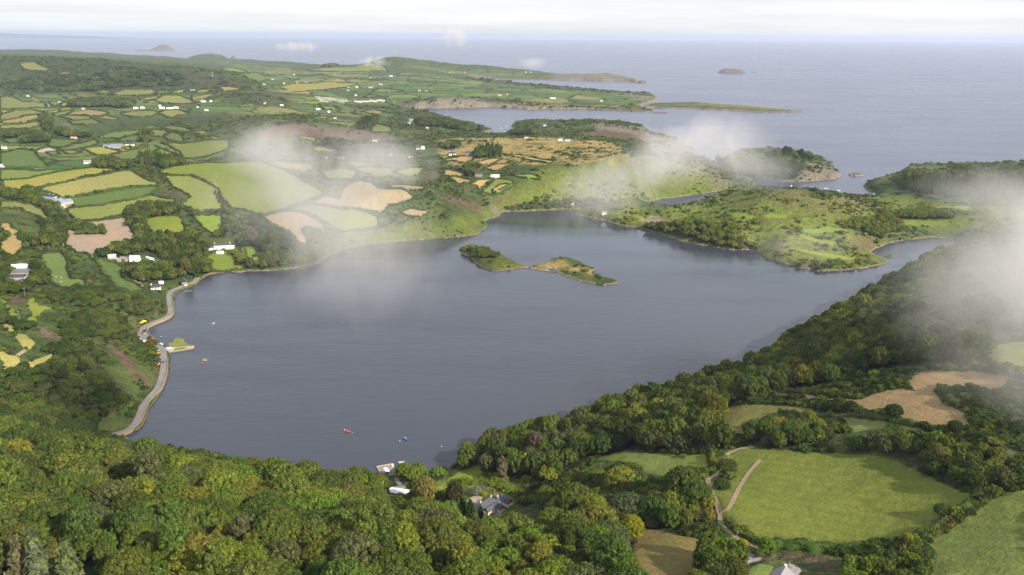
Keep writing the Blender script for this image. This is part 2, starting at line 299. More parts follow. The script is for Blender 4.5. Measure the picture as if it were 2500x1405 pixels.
# ------------------------------------------------------------------ materials
def newmat(name):
    mt = bpy.data.materials.new(name); mt.use_nodes = True; mt.node_tree.nodes.clear(); return mt
class NT:
    def __init__(s, mt): s.t = mt.node_tree; s.n = s.t.nodes; s.l = s.t.links
    def node(s, ty, **kw):
        n = s.n.new(ty)
        for k, v in kw.items(): setattr(n, k, v)
        return n
    def put(s, sock, v):
        if v is None: return
        if isinstance(v, bpy.types.NodeSocket): s.l.new(v, sock)
        elif isinstance(v, (tuple, list)) and len(v) == 3 and sock.type == 'RGBA': sock.default_value = (*v, 1)
        else: sock.default_value = v
    def math(s, op, a, b=None, clamp=False):
        n = s.node('ShaderNodeMath', operation=op, use_clamp=clamp); s.put(n.inputs[0], a); s.put(n.inputs[1], b); return n.outputs[0]
    def mix(s, f, a, b, bt='MIX'):
        n = s.node('ShaderNodeMix', data_type='RGBA', blend_type=bt); s.put(n.inputs[0], f); s.put(n.inputs[6], a); s.put(n.inputs[7], b); return n.outputs[2]
    def noise(s, scale, vec=None, detail=3, rough=.55, out='Fac'):
        n = s.node('ShaderNodeTexNoise'); n.inputs['Scale'].default_value = scale; n.inputs['Detail'].default_value = detail; n.inputs['Roughness'].default_value = rough
        if vec is not None: s.l.new(vec, n.inputs['Vector'])
        return n.outputs[out]
    def ramp(s, f, lo, hi):
        n = s.node('ShaderNodeMapRange'); n.clamp = True; s.put(n.inputs[0], f); n.inputs[1].default_value = lo; n.inputs[2].default_value = hi; return n.outputs[0]
    def pos(s): return s.node('ShaderNodeNewGeometry').outputs['Position']
    def mapping(s, vec, scale, rot=(0, 0, 0)):
        n = s.node('ShaderNodeMapping'); s.l.new(vec, n.inputs[0]); n.inputs['Scale'].default_value = scale; n.inputs['Rotation'].default_value = rot; return n.outputs[0]
    def attr(s, name, ty='GEOMETRY', out='Fac'):
        n = s.node('ShaderNodeAttribute', attribute_name=name, attribute_type=ty); return n.outputs[out]
    def bump(s, h, dist, strength=1.0):
        n = s.node('ShaderNodeBump'); n.inputs['Distance'].default_value = dist; n.inputs['Strength'].default_value = strength; s.put(n.inputs['Height'], h); return n.outputs[0]
    def out(s, surf=None, vol=None):
        o = s.node('ShaderNodeOutputMaterial')
        if surf is not None: s.l.new(surf, o.inputs['Surface'])
        if vol is not None: s.l.new(vol, o.inputs['Volume'])
    def prin(s, col, rough=.8, spec=.2, normal=None, **kw):
        p = s.node('ShaderNodeBsdfPrincipled'); s.put(p.inputs['Base Color'], col); s.put(p.inputs['Roughness'], rough); p.inputs['Specular IOR Level'].default_value = spec
        for k, v in kw.items(): s.put(p.inputs[k.replace('_', ' ')], v)
        if normal is not None: s.l.new(normal, p.inputs['Normal'])
        return p.outputs[0]
_pm = {}
def plain(name, col, rough=.7, spec=.3, var=.12, scale=.6, metal=0):
    """a painted or mineral surface with slight soiling"""
    if name in _pm: return _pm[name]
    mt = newmat(name); t = NT(mt); p = t.pos()
    f = t.noise(scale, p, 4); c = t.mix(t.ramp(f, .3, .7), tuple(x * (1 - var) for x in col), tuple(min(1, x * (1 + var * .5)) for x in col))
    t.out(t.prin(c, rough, spec, Metallic=metal)); _pm[name] = mt; return mt

# terrain cover: scrub, bracken, heather, heath grass, rock, woodland floor, distant small fields
MT_LAND = newmat('land cover'); t = NT(MT_LAND); P = t.pos()
n1 = t.noise(.0045, P, 5); n2 = t.noise(.022, P, 4, .6); n3 = t.noise(.13, P, 3, .6); n4 = t.noise(.6, P, 3, .6)
c = t.mix(t.ramp(n2, .38, .62), (.032, .050, .018), (.074, .100, .028))
c = t.mix(t.math('MULTIPLY', t.ramp(n3, .5, .68), .75), c, (.085, .10, .028))
c = t.mix(t.math('MULTIPLY', t.ramp(n1, .52, .66), t.ramp(n3, .40, .60)), c, (.105, .075, .050))
heath = t.attr('heath'); 
hcol = t.mix(t.ramp(n3, .35, .65), (.20, .155, .05), (.33, .24, .09)); hcol = t.mix(t.math('MULTIPLY', t.ramp(n2, .50, .62), .85), hcol, (.07, .09, .025))
c = t.mix(heath, c, hcol)
bright = t.attr('bright')      # young bracken and grass, with sunlight on the slopes put into a lighter colour
bcol = t.mix(t.ramp(n3, .35, .65), (.085, .125, .022), (.17, .185, .036)); bcol = t.mix(t.math('MULTIPLY', t.ramp(n2, .52, .66), .6), bcol, (.11, .085, .04))
c = t.mix(bright, c, bcol)
heather = t.attr('heather'); c = t.mix(heather, c, t.mix(t.ramp(n3, .35, .65), (.085, .048, .040), (.155, .088, .068)))
# far farmland: small irregular fields with dark banks
vm = t.mapping(P, (.0062, .0085, 0), (0, 0, .5)); 
nv = t.node('ShaderNodeVectorMath', operation='ADD'); nn = t.node('ShaderNodeTexNoise'); nn.inputs['Scale'].default_value = .9; t.l.new(vm, nn.inputs['Vector'])
sv = t.node('ShaderNodeVectorMath', operation='SCALE'); sv.inputs['Scale'].default_value = .55; t.l.new(nn.outputs['Color'], sv.inputs[0]); t.l.new(vm, nv.inputs[0]); t.l.new(sv.outputs[0], nv.inputs[1])
vo = t.node('ShaderNodeTexVoronoi', voronoi_dimensions='2D', feature='F1'); vo.inputs['Scale'].default_value = 1.0; t.l.new(nv.outputs[0], vo.inputs['Vector'])
ve = t.node('ShaderNodeTexVoronoi', voronoi_dimensions='2D', feature='DISTANCE_TO_EDGE'); ve.inputs['Scale'].default_value = 1.0; t.l.new(nv.outputs[0], ve.inputs['Vector'])
wn_ = t.node('ShaderNodeSeparateColor'); t.l.new(vo.outputs['Color'], wn_.inputs[0])
fr = t.node('ShaderNodeValToRGB'); t.l.new(wn_.outputs[0], fr.inputs[0]); fr.color_ramp.interpolation = 'CONSTANT'
fr.color_ramp.elements[0].position = 0; fr.color_ramp.elements[0].color = (.075, .125, .034, 1)
fr.color_ramp.elements[1].position = .25; fr.color_ramp.elements[1].color = (.115, .15, .042, 1)
for p_, c_ in ((.42, (.07, .085, .03, 1)), (.55, (.14, .18, .05, 1)), (.72, (.095, .15, .04, 1)), (.84, (.20, .18, .07, 1)), (.93, (.05, .055, .025, 1))):
    e = fr.color_ramp.elements.new(p_); e.color = c_
fc = t.mix(t.math('MULTIPLY', t.ramp(n2, .45, .7), .35), fr.outputs[0], (.06, .075, .022))
fc = t.mix(t.ramp(ve.outputs['Distance'], .035, .06), (.026, .036, .014), fc)
c = t.mix(t.attr('farm'), c, fc)
wood = t.attr('wood'); c = t.mix(wood, c, t.mix(t.ramp(n3, .35, .65), (.026, .040, .016), (.050, .064, .024)))
rock = t.attr('rock')
nr_ = t.noise(.35, t.mapping(P, (1, 1, 2.2), (.35, .2, 0)), 5, .65)
rk = t.mix(t.ramp(nr_, .38, .62), (.075, .064, .052), (.27, .22, .175))
rmask = t.math('MULTIPLY', rock, t.ramp(t.math('ADD', t.math('MULTIPLY', n3, .6), t.math('MULTIPLY', nr_, .4)), .40, .52))
c = t.mix(t.math('MULTIPLY', rmask, 1.0, True), c, rk)
tide = t.attr('tide'); tc_ = t.mix(t.ramp(nr_, .4, .6), (.11, .088, .058), (.36, .29, .20)); c = t.mix(tide, c, tc_)
sepz = t.node('ShaderNodeSeparateXYZ'); t.l.new(P, sepz.inputs[0])
c = t.mix(t.ramp(sepz.outputs[2], .55, .15), c, (.030, .026, .016))     # weed-dark band at the waterline
c = t.mix(1.0, c, t.mix(n4, (.72, .72, .72), (1.28, 1.28, 1.28)), 'MULTIPLY')
h = t.math('ADD', t.math('MULTIPLY', n3, 5.0), t.math('MULTIPLY', n4, 1.2))
t.out(t.prin(c, .95, .05, t.bump(h, 1.0, .9)))

# one material for every field: its own tint, patches, mowing lines
MT_FIELD = newmat('field sward'); t = NT(MT_FIELD); P = t.pos()
oi = t.node('ShaderNodeObjectInfo')
a1 = t.noise(.018, P, 4, .6); a2 = t.noise(.09, P, 4, .65); a3 = t.noise(.55, P, 3, .6)
base = oi.outputs['Color']
c = t.mix(t.math('MULTIPLY', t.ramp(a1, .40, .65), .34), base, t.mix(1.0, base, (1.45, 1.18, .95), 'MULTIPLY'))
c = t.mix(t.math('MULTIPLY', t.ramp(a2, .48, .70), .42), c, t.mix(1.0, base, (.66, .72, .66), 'MULTIPLY'))
wv = t.node('ShaderNodeTexWave', wave_type='BANDS', bands_direction='X'); wv.inputs['Scale'].default_value = .036; wv.inputs['Distortion'].default_value = 3.5; wv.inputs['Detail'].default_value = 2; wv.inputs['Detail Scale'].default_value = .05
rv = t.node('ShaderNodeVectorRotate', rotation_type='Z_AXIS'); t.l.new(P, rv.inputs['Vector']); t.l.new(t.math('MULTIPLY', oi.outputs['Random'], 6.3), rv.inputs['Angle'])
t.l.new(rv.outputs[0], wv.inputs['Vector'])
c = t.mix(t.math('MULTIPLY', wv.outputs['Fac'], .24), c, t.mix(1.0, base, (.62, .66, .6), 'MULTIPLY'))
c = t.mix(1.0, c, t.mix(a3, (.52, .52, .52), (1.48, 1.48, 1.48)), 'MULTIPLY')
hh = t.math('ADD', t.math('MULTIPLY', a2, .8), t.math('MULTIPLY', a3, .7))
t.out(t.prin(c, .95, .05, t.bump(hh, 1.0, .7)))

MT_ROAD = newmat('worn tarmac'); t = NT(MT_ROAD); P = t.pos()
c = t.mix(t.noise(.25, P, 4), (.15, .135, .125), (.25, .225, .205)); c = t.mix(t.math('MULTIPLY', t.ramp(t.noise(.05, P, 2), .5, .7), .5), c, (.14, .125, .13))
t.out(t.prin(c, .9, .2))
MT_TRACK = newmat('bare earth track'); t = NT(MT_TRACK); P = t.pos()
t.out(t.prin(t.mix(t.noise(.35, P, 4), (.20, .145, .085), (.34, .26, .165)), .95, .05))

# water
def watermat(name, amp, deep, r0=.05, gk=1.0):
    mt = newmat(name); t = NT(mt); P = t.pos()
    m1 = t.mapping(P, (.16, .55, 1), (0, 0, R(-16))); m2 = t.mapping(P, (.03, .09, 1), (0, 0, R(-22))); m3 = t.mapping(P, (.0026, .010, 1), (0, 0, R(-28)))
    w1 = t.noise(1.0, m1, 3, .6); w2 = t.noise(1.0, m2, 3, .6)
    m4 = t.mapping(P, (.0011, .0036, 1), (0, 0, R(-35))); gust = t.math('MULTIPLY', t.ramp(t.math('ADD', t.math('MULTIPLY', t.noise(1.0, m3, 5, .6), .55), t.math('MULTIPLY', t.noise(1.0, m4, 4, .55), .45)), .40, .60), gk)
    h = t.math('ADD', t.math('MULTIPLY', w1, .46), t.math('MULTIPLY', w2, 1.0))
    bn = t.node('ShaderNodeBump'); bn.inputs['Distance'].default_value = amp; t.put(bn.inputs['Strength'], t.math('ADD', .18, t.math('MULTIPLY', gust, .82))); t.l.new(h, bn.inputs['Height'])
    ro = t.math('ADD', r0, t.math('MULTIPLY', gust, .24))
    t.out(t.prin(deep, ro, .5, bn.outputs[0], IOR=1.333)); return mt
MT_LAKE = watermat('lake water', .62, (.034, .040, .054)); MT_SEA = watermat('sea water', .16, (.050, .054, .088), .26, .2)

def add_obj(name, verts, faces, mat, parent=None, smooth=True):
    me = bpy.data.meshes.new(name); me.from_pydata(verts, [], faces); me.update()
    if smooth: me.polygons.foreach_set('use_smooth', np.ones(len(me.polygons), bool))
    o = bpy.data.objects.new(name, me); C.objects.link(o)
    for mm in (mat if isinstance(mat, (list, tuple)) else [mat]): me.materials.append(mm)
    if parent: o.parent = parent
    return o
def grid_obj(name, V, F, mat):
    """fast mesh from arrays of vertices and quads"""
    me = bpy.data.meshes.new(name); me.vertices.add(len(V)); me.vertices.foreach_set('co', V.astype(np.float32).ravel())
    k = F.shape[1]; me.loops.add(F.size); me.loops.foreach_set('vertex_index', F.astype(np.int32).ravel())
    me.polygons.add(len(F)); me.polygons.foreach_set('loop_start', np.arange(0, F.size, k, dtype=np.int32)); 
    me.polygons.foreach_set('use_smooth', np.ones(len(F), bool)); me.update(calc_edges=True); me.validate()
    o = bpy.data.objects.new(name, me); C.objects.link(o); me.materials.append(mat); return o
def setk(o, kind): o['kind'] = kind; return o
def tag(o, label, cat, group=None):
    o['label'] = label; o['category'] = cat
    if group: o['group'] = group
    return o

# ------------------------------------------------------------------ sky-lit water sheets
LX0, LX1, LY0, LY1 = -700.0, 1400.0, 330.0, 1452.0
add_obj('lake', [(LX0, LY0, 0), (LX1, LY0, 0), (LX1, LY1, 0), (LX0, LY1, 0)], [(0, 1, 2, 3)], MT_LAKE)['kind'] = 'structure'
sv_, sf_ = [], []
xs = [-60000, -20000, -6000, LX0, LX1, 6000, 20000, 60000]; ys = [-3000, LY0, LY1, 3000, 6000, 12000, 25000, 62000]
for j, y in enumerate(ys):
    for i, x in enumerate(xs): sv_.append((x, y, 0))
for j in range(len(ys) - 1):
    for i in range(len(xs) - 1):
        if i == 3 and j == 1: continue
        a = j * len(xs) + i; sf_.append((a, a + 1, a + 1 + len(xs), a + len(xs)))
add_obj('sea', sv_, sf_, MT_SEA)['kind'] = 'structure'
pz = np.vstack([pond.mean(0) + (pond - pond.mean(0)) * 1.06])
add_obj('pond', [(x, y, 13.0) for x, y in pz], [tuple(range(len(pz)))], MT_LAKE)['kind'] = 'structure'

# ------------------------------------------------------------------ land cover plan
G = (.118, .158, .042); DG = (.078, .122, .036); LG = (.165, .18, .058); YEL = (.215, .22, .05); YG = (.15, .205, .034); OLV = (.145, .15, .05)
TAN = (.30, .225, .095); PINK = (.31, .245, .18); STR = (.245, .205, .115); GRV = (.36, .32, .28); RUST = (.135, .124, .045); BRN = (.12, .07, .04); BIG = (.118, .150, .030); ASH = (.21, .195, .19); MEAD = (.20, .21, .07)
# tint, hedge (0 none, 1 hedge), phrase, outline
FIELDS = [
 (YEL,1,'long yellow green pasture above the straw coloured field','0,442 68,438 140,420 220,410 290,413.5 278,418 240,427 160,444 92,459 60,470 0,470'),
 (G,0,'','0,416 100,418 220,410.5 140,420 68,437 0,441'),
 (MEAD,0,'','298,417 324,418 334,428 352,437 388,449 386,452 330,455 250,467 165,481 140,478 100,466 110,458.5 160,446 240,429'),
 (DG,1,'dark green slope beside the grey roofed farm','166,482 260,470.5 340,456.5 384,453.5 388,460 360,478 328,487.5 250,499 186,505 176,500'),
 (G,0,'','166,509 186,506 250,500 329,488.5 372,477 428,488 428,498 368,498 330,506 312,512 304,520 300,527 240,536 192,541 176,530 164,520'),
 (PINK,1,'pinkish ploughed field with a clump of trees','176,544 240,539 308,530 312,548 320,560 342,582 320,592 286,592 282,608 256,610 234,620 234,634 222,630 212,620 186,618 158,596 165,575 155,563 160,556'),
 (YG,0,'','348,538 380,530 438,529 448,550 456,562 440,574 376,578 366,562'),
 (YG,0,'','474,527 541,525 545,544 551,560 525,574.5 500,560 480,540'),
 (DG,0,'','96,628 112,618 150,615 160,626 168,645 165,655 172,680 208,682 212,698 200,704 150,706 125,690 112,656'),
 (BRN,0,'','203,690 212,681 224,681 222,690 212,700'),
 (DG,0,'','226,632 250,634 284,642 304,656 294,668 304,682 340,698 354,708 328,716 296,718 280,698 268,682 252,672 244,652'),
 (OLV,0,'','0,492 42,492 60,500 84,498 90,508 108,514 112,526 130,538 100,542 96,530 56,518 52,510 0,510'),
 (TAN,0,'','0,546 26,546 30,558 52,568 40,576 50,588 66,596 60,608 42,620 38,628 26,626 0,610 0,592 12,588 24,576 20,568 0,562'),
 (YG,0,'','0,720 19,743 45,765 38,775 26,772 19,752 0,733'),
 (YG,0,'','74,724 86,727 93,746 135,748 150,752 110,756 102,764 90,788 64,788 80,765 67,746'),
 (MEAD,0,'','0,797 29,791 35,813 64,820 86,839 74,855 60,855 42,829 26,810 0,804'),
 (MEAD,0,'','0,852 19,868 45,874 51,887 77,887 125,865 141,868 122,897 64,909 26,914 10,906 10,887 0,876'),
 (DG,1,'big dark green field left of the gravel pit','0,374 50,366 86,370 92,382 108,396 124,408 100,410 30,408 0,408'),
 (G,0,'','0,358 110,359 86,369 50,365 0,373'),
 (GRV,0,'','88,372 108,362 124,362 138,368 112,374'),
 (G,0,'','112,374 140,370 148,378 128,382'),
 (DG,1,'square green field above the gravel pit','114,354 124,338 196,342 160,358 130,360'),
 (DG,1,'bright green sloping field over the yellow pasture','140,362 166,356 230,340 240,350 230,357 180,367 144,367'),
 (G,1,'little green field beside the gravel pit','150,368 180,368 200,374 168,378'),
 (YEL,1,'yellow pasture below the grey farm sheds','200,366 246,358 280,366 298,370 250,382 230,378'),
 (G,1,'green field below the lone dark tree clump','260,384 316,368 364,357 380,356 391,363 328,390 266,390'),
 (G,0,'','328,391 393,363.5 420,374 438,388 410,394 370,386'),
 (G,0,'','268,393 328,396 316,406 284,400'),
 (G,0,'','316,356 360,353 322,365'),
 (DG,1,'long deep green field under the dark ridge','240,334 280,323 376,318 328,330 292,340 260,339'),
 (DG,1,'small deep green field near the dormer house','294,340 328,331 348,334 338,346 284,346'),
 (DG,1,'deep green field behind the dormer house','336,329 384,316 412,323 396,335 376,332'),
 (DG,1,'rounded deep green field on the rise','400,335 420,323 440,328 452,340 446,350 416,344'),
 (OLV,1,'olive pasture under the scrubby bank','394,312 422,307 470,317 458,323 430,321'),
 (G,1,'narrow green strip under the dark scrub','290,322 380,307 384,311 340,318'),
 (DG,0,'','166,297 230,291 254,303 212,308 176,304'),
 (LG,1,'pale green pocket field among scrub','234,288 258,280 286,287 292,295 258,293'),
 (LG,1,'pale green field with curved banks','144,286 180,283 224,285 220,290 180,294'),
 (TAN,1,'tan stubble field below the white twin gables','160,281 180,273 216,268 260,273 266,278 236,284 200,281'),
 (LG,1,'narrow light field west of the stubble','128,280 152,272 180,270 160,280 136,284'),
 (YEL,1,'yellow strip under the white house','104,274 160,266 192,265 140,276 120,277'),
 (LG,1,'broad light green field with wavy banks','0,294 0,280 34,272 84,270 108,278 60,282 30,292'),
 (TAN,1,'straw field between two wavy banks','6,296 60,283 92,280 96,289 66,300 10,303 0,300'),
 (LG,1,'light green field over the wooded bank','0,308 60,302 106,292 100,308 60,318 20,326 0,324'),
 (DG,0,'','54,322 100,308 120,328 116,334 86,330'),
 (DG,0,'','0,338 56,338 58,350 20,350'),
 (TAN,0,'','0,272 38,271 20,275 0,281'),
 (LG,1,'flat pale field beside the straight farm lane','0,238 32,238 50,248 60,250 112,254 112,264 60,266 0,268'),
 (G,0,'','152,238 176,237 250,246 220,250 180,248'),
 (LG,1,'pale domed field below the dark hill','266,232 296,223 370,219 382,225 368,234 300,236'),
 (TAN,1,'straw strip below the domed field','340,244 380,236 392,240 366,246'),
 (LG,1,'light green field above the white farm','376,246 400,234 440,234 468,246 480,254 420,254'),
 (TAN,0,'','414,229 428,223 448,222 448,228 420,230'),
 (LG,0,'','380,232 388,224 414,223 412,228'),
 (LG,0,'','468,234 500,232 524,230 505,242 468,246'),
 (LG,1,'pale field in front of the white farm','294,278 320,273 370,270 388,275 372,284 330,286'),
 (LG,1,'light pasture east of the white farm','386,278 400,270 440,270 466,278 432,282 420,289'),
 (TAN,0,'','146,256 170,254 172,261 152,262'),
 (G,0,'','118,250 150,251 175,254 128,258'),
 (G,0,'','230,227 254,223 276,228 260,231'),
 (OLV,1,'olive field beside the dark scrub patch','464,324 496,318 520,326 500,334'),
 (G,0,'','392,350 450,350 500,344 560,340 560,360 500,385 450,390 440,372 420,360'),
 (OLV,0,'','106,206 124,205 148,222 132,221'),
 (LG,0,'','150,186 192,186 160,190'),
 (LG,0,'','47,155 85,152 118,168 115,176 60,172'),
 (OLV,0,'','135,178 170,178 190,187 160,189'),
 (YEL,1,'broad yellow field above the village','682,215 726,203 803,199.5 869,205 876,209 836,215 803,220 737,226 704,223'),
 (LG,0,'','750,171 825,164 942,165 946,172 847,175 803,175'),
 (G,0,'','538,167.5 573,166 604,176 573,177'),
 (G,0,'','576,183 626,177 648,187 688,190 710,194 633,203 604,190'),
 (LG,0,'','710,198 737,193 794,194 794,196 737,203'),
 (LG,0,'','781,181 812,178.5 904,183 900,190 825,191'),
 (TAN,0,'','479,223 516,218 503,227 483,228'),
 (TAN,0,'','529,217 556,215 589,219 547,225'),
 (LG,0,'','468,240 525,229 516,238 490,251 470,249'),
 (DG,1,'bright square field behind the bay','825,273 858,268 871,271 865,276 834,278'),
 (DG,0,'','858,279 873,278 896,283 882,285.5'),
 (G,1,'green field beside the dark conifers','761,288 790,284 803,289 798,294 772,295'),
 (DG,1,'deep green field behind the rocky ridge','785,298 873,299 873,306 865,312 825,305'),
 (G,1,'bright green field on the bay slope','904,320 920,304 957,313 957,322 913,326'),
 (G,0,'','909,223 931,216 986,223 913,227'),
 (G,0,'','889,238 904,233 926.5,236 900,240'),
 (TAN,0,'','876,273 920,271 942,277 918,282'),
 (G,0,'','781,262 812,262 825,268 794,271'),
 (G,0,'','582,261 620,253.5 618,260 587,264.5'),
 (G,1,'long green strip below the village','699,253.5 732,250 825,250 759,256'),
 (OLV,0,'','750,282 776.5,278 783,282 759,284'),
 (G,0,'','761,364 781,357 825,368 834,371.5 776,371.5'),
 (YG,0,'','719,333 759,335 801,344 765,346'),
 (OLV,0,'','463,324 490,315 518,320 523,324 505,326 492,330'),
 (TAN,0,'','476,330 503,340 487,337'),
 (OLV,0,'','507,333 536,337 534,342 520,343'),
 (YG,1,'wide bright pasture on the hill','385,420 450,404 560,398 640,396 700,420 745,445 790,470 785,478 735,495 700,508 640,527 600,515 565,510 540,482 533,460 520,452 490,438 470,430 420,428'),
 (G,0,'','400,432 465,432 492,442 522,453 529,461 524,474 534,490 545,512 470,515 440,500 465,480 420,455'),
 (STR,1,'pale harvested field on the hill','758,496 796,478 830,488 832,470 850,452 879,442 908,448 924,461 995,470 1014,483 988,496 950,502 940,518 892,515 850,512'),
 (STR,0,'','640,530 700,515 738,518 774,538 796,560 790,567 751,554 738,560 751,592 740,600 728,590 700,576'),
 (STR,0,'','977,518 1007,510 1039,515 1049,522 1027,530 998,530'),
 (YG,0,'','690,513 758,499 847,515 924,528 924,554 838,566 812,554 777,534 738,515'),
 (LG,0,'','850,393 923,401 894,408 850,407'),
 (LG,1,'hazy pale field behind the harvested ground','850,410 927,412 982,412 960,419 987,432 916,434 883,423'),
 (LG,0,'','960,423 1004,410 1040,412 1022,428 991,432'),
 (LG,0,'','626,396 700,396 760,400 770,415 720,418 690,412'),
 (LG,0,'','780,420 840,412 880,425 860,440 800,440'),
 (STR,0,'','929,452 943,447.5 949,456 1004,456 1044,458.5 1037,463 991,467 956,461'),
 (TAN,1,'small tan field under the stone houses','1097,434 1110,431 1152,442 1141,450 1115,447.5'),
 (TAN,1,'wedge shaped tan field by the stone houses','1148,449 1163,440 1205,436.5 1190,450 1170,467 1165,454'),
 (G,1,'green wedge beside the tan field','1176.5,470 1207,440 1225,436.5 1254,443 1256,454 1225,470 1203,477'),
 (TAN,0,'','1201,465 1221,450 1247,449 1214,465 1203,472'),
 (TAN,1,'ochre field above the rapids','1183,412 1212,401 1260,400 1225,414 1212,418'),
 (TAN,1,'long ochre field beside the pines','1137,403 1203,388 1227,388 1207,399 1159,408'),
 (TAN,0,'','1225,377 1269,379 1357,392 1342,401 1269,386'),
 (TAN,0,'','1084,415.5 1106,417 1134.5,425 1132,431 1084,430'),
 (YG,0,'','1251,429 1304,426.5 1320,434 1311,439 1265,434'),
 (YG,0,'','1071,383.5 1104,379 1121,383.5 1082,392'),
 (TAN,0,'','1075,397 1100,385 1159,383.5 1154,392 1126,399 1104,392'),
 (YG,0,'','1770,521.6 1822,519 1844,532.6 1805,537'),
 (YG,0,'','1866,526 1919,524 1923.6,532.6 1875,535'),
 (YG,0,'','1862,570 1893,561 1910,570 1880,581'),
 (YG,0,'','1959,561 2016,554.6 2073,565.6 2016,570 1968,570'),
 (YG,0,'','1950,572 2038,590 2034,601 1954,579'),
 (YG,0,'','1924,605 1972,610 2060,627 2121,632 2038,632'),
 (YG,0,'','2205,537 2324,537 2315,550 2210,548'),
 (YG,0,'','2298,504 2368,502 2368,513 2280,508'),
 (BIG,0,'','1796,1100 1852,1094 2060,1110 2180,1122 2260,1154 2324,1190 2380,1206 2376,1222 2324,1258 2292,1286 2220,1318 2124,1334 2092,1346 1940,1330 1860,1326 1808,1302 1776,1270 1756,1258 1756,1218 1740,1202 1748,1186 1780,1182 1796,1154 1776,1130'),
 (OLV,0,'','1780,994 1920,990 2004,1006 2000,1018 1884,1018 1844,1030 1816,1042 1820,1066 1788,1058 1760,1034'),
 (MEAD,0,'','2052,1026 2068,1016 2200,1034 2304,1058 2260,1062 2180,1042 2080,1054 2068,1042'),
 ((.295, .205, .105),0,'','1884,966 1904,958 2020,974 2100,978 2156,958 2200,950 2236,958 2212,930 2252,906 2380,906 2472,924 2452,950 2380,942 2292,938 2276,954 2300,982 2356,1010 2368,1038 2284,1040 2200,1022 2156,1002 2092,994 2020,982 1960,974'),
 ((.125, .152, .040),0,'','2440,1206 2560,1190 2560,1440 2262,1440 2268,1310 2324,1290 2372,1254'),
 (MEAD,0,'','2412,858 2440,842 2560,826 2560,910 2416,894'),
 (G,0,'','1450,1125 1500,1108 1604,1108 1660,1112 1690,1140 1640,1168 1570,1155 1556,1138 1500,1128'),
 (YG,0,'','1606,1108 1720,1110 1735,1150 1700,1158 1690,1140 1662,1112'),
 (RUST,0,'','1545,1302 1572,1294 1660,1310 1788,1350 1780,1366 1692,1366 1695,1402 1700,1440 1545,1440'),
 (G,0,'','1800,1410 1840,1386 1890,1390 1870,1412'),
 (YG,0,'','1066,1189 1094,1170 1139,1144 1174,1131 1174,1166 1165,1176 1104,1174 1098,1189 1107,1205 1072,1202'),
 (YG,0,'','501,628 517,621 520,614 563,616 576,628 576,647 598,649 597,657 550,663 534,665 518,662 513,648'),
 (YG,0,'','576,589 592,581 597.5,585 597.5,594 619,603 628,613 629,622 618,626 639,626 650,640 602,642 599.5,632 584.5,610 595.5,601 580,598'),
 (MEAD,0,'','2300,1400 2310,1390 2350,1390 2340,1410'),
]
YARDS = [  # hard standing: name, tint, outline
 ('car_park', ASH, "318,822 345,795 352,806 358,820 372,834 366,840 345,832 330,826"),
 ('farmyard', (.25,.20,.17), "160,500 172,488 178,498 186,508 168,508 150,505"),
 ('farmyard', (.30,.27,.26), "28,648 60,640 72,652 64,668 62,690 42,700 28,676"),
 ('yard', (.34,.28,.21), "1137,1226 1150,1219 1180,1216 1176,1228 1158,1238 1142,1240"),
 ('yard', (.27,.22,.19), "1196,1256 1218,1238 1226,1246 1204,1264"),
 ('yard', (.26,.23,.25), "1794,1365 1828,1355 1863,1364 1850,1372 1812,1377"),
 ('yard', (.27,.24,.25), "1924,1384 1956,1392 1952,1402 1930,1402"),
 ('yard', (.34,.30,.27), "514,604 520,600 526,606 518,616"),
]
allp = [(apoly(s), i) for i, (_, _, _, s) in enumerate(FIELDS)] + [(apoly(s), len(FIELDS) + i) for i, (_, _, s) in enumerate(YARDS)]
fm = np.zeros(GX.shape)
for P, i in allp: fm = np.maximum(fm, pip(GX, GY, P))
for _ in range(2):
    fm = (fm + np.roll(fm, 2, 0) + np.roll(fm, -2, 0)) / 3; fm = (fm + np.roll(fm, 2, 1) + np.roll(fm, -2, 1)) / 3
ZT = ZT - np.where(SD > 25, RGH * .75 * fm, 0)
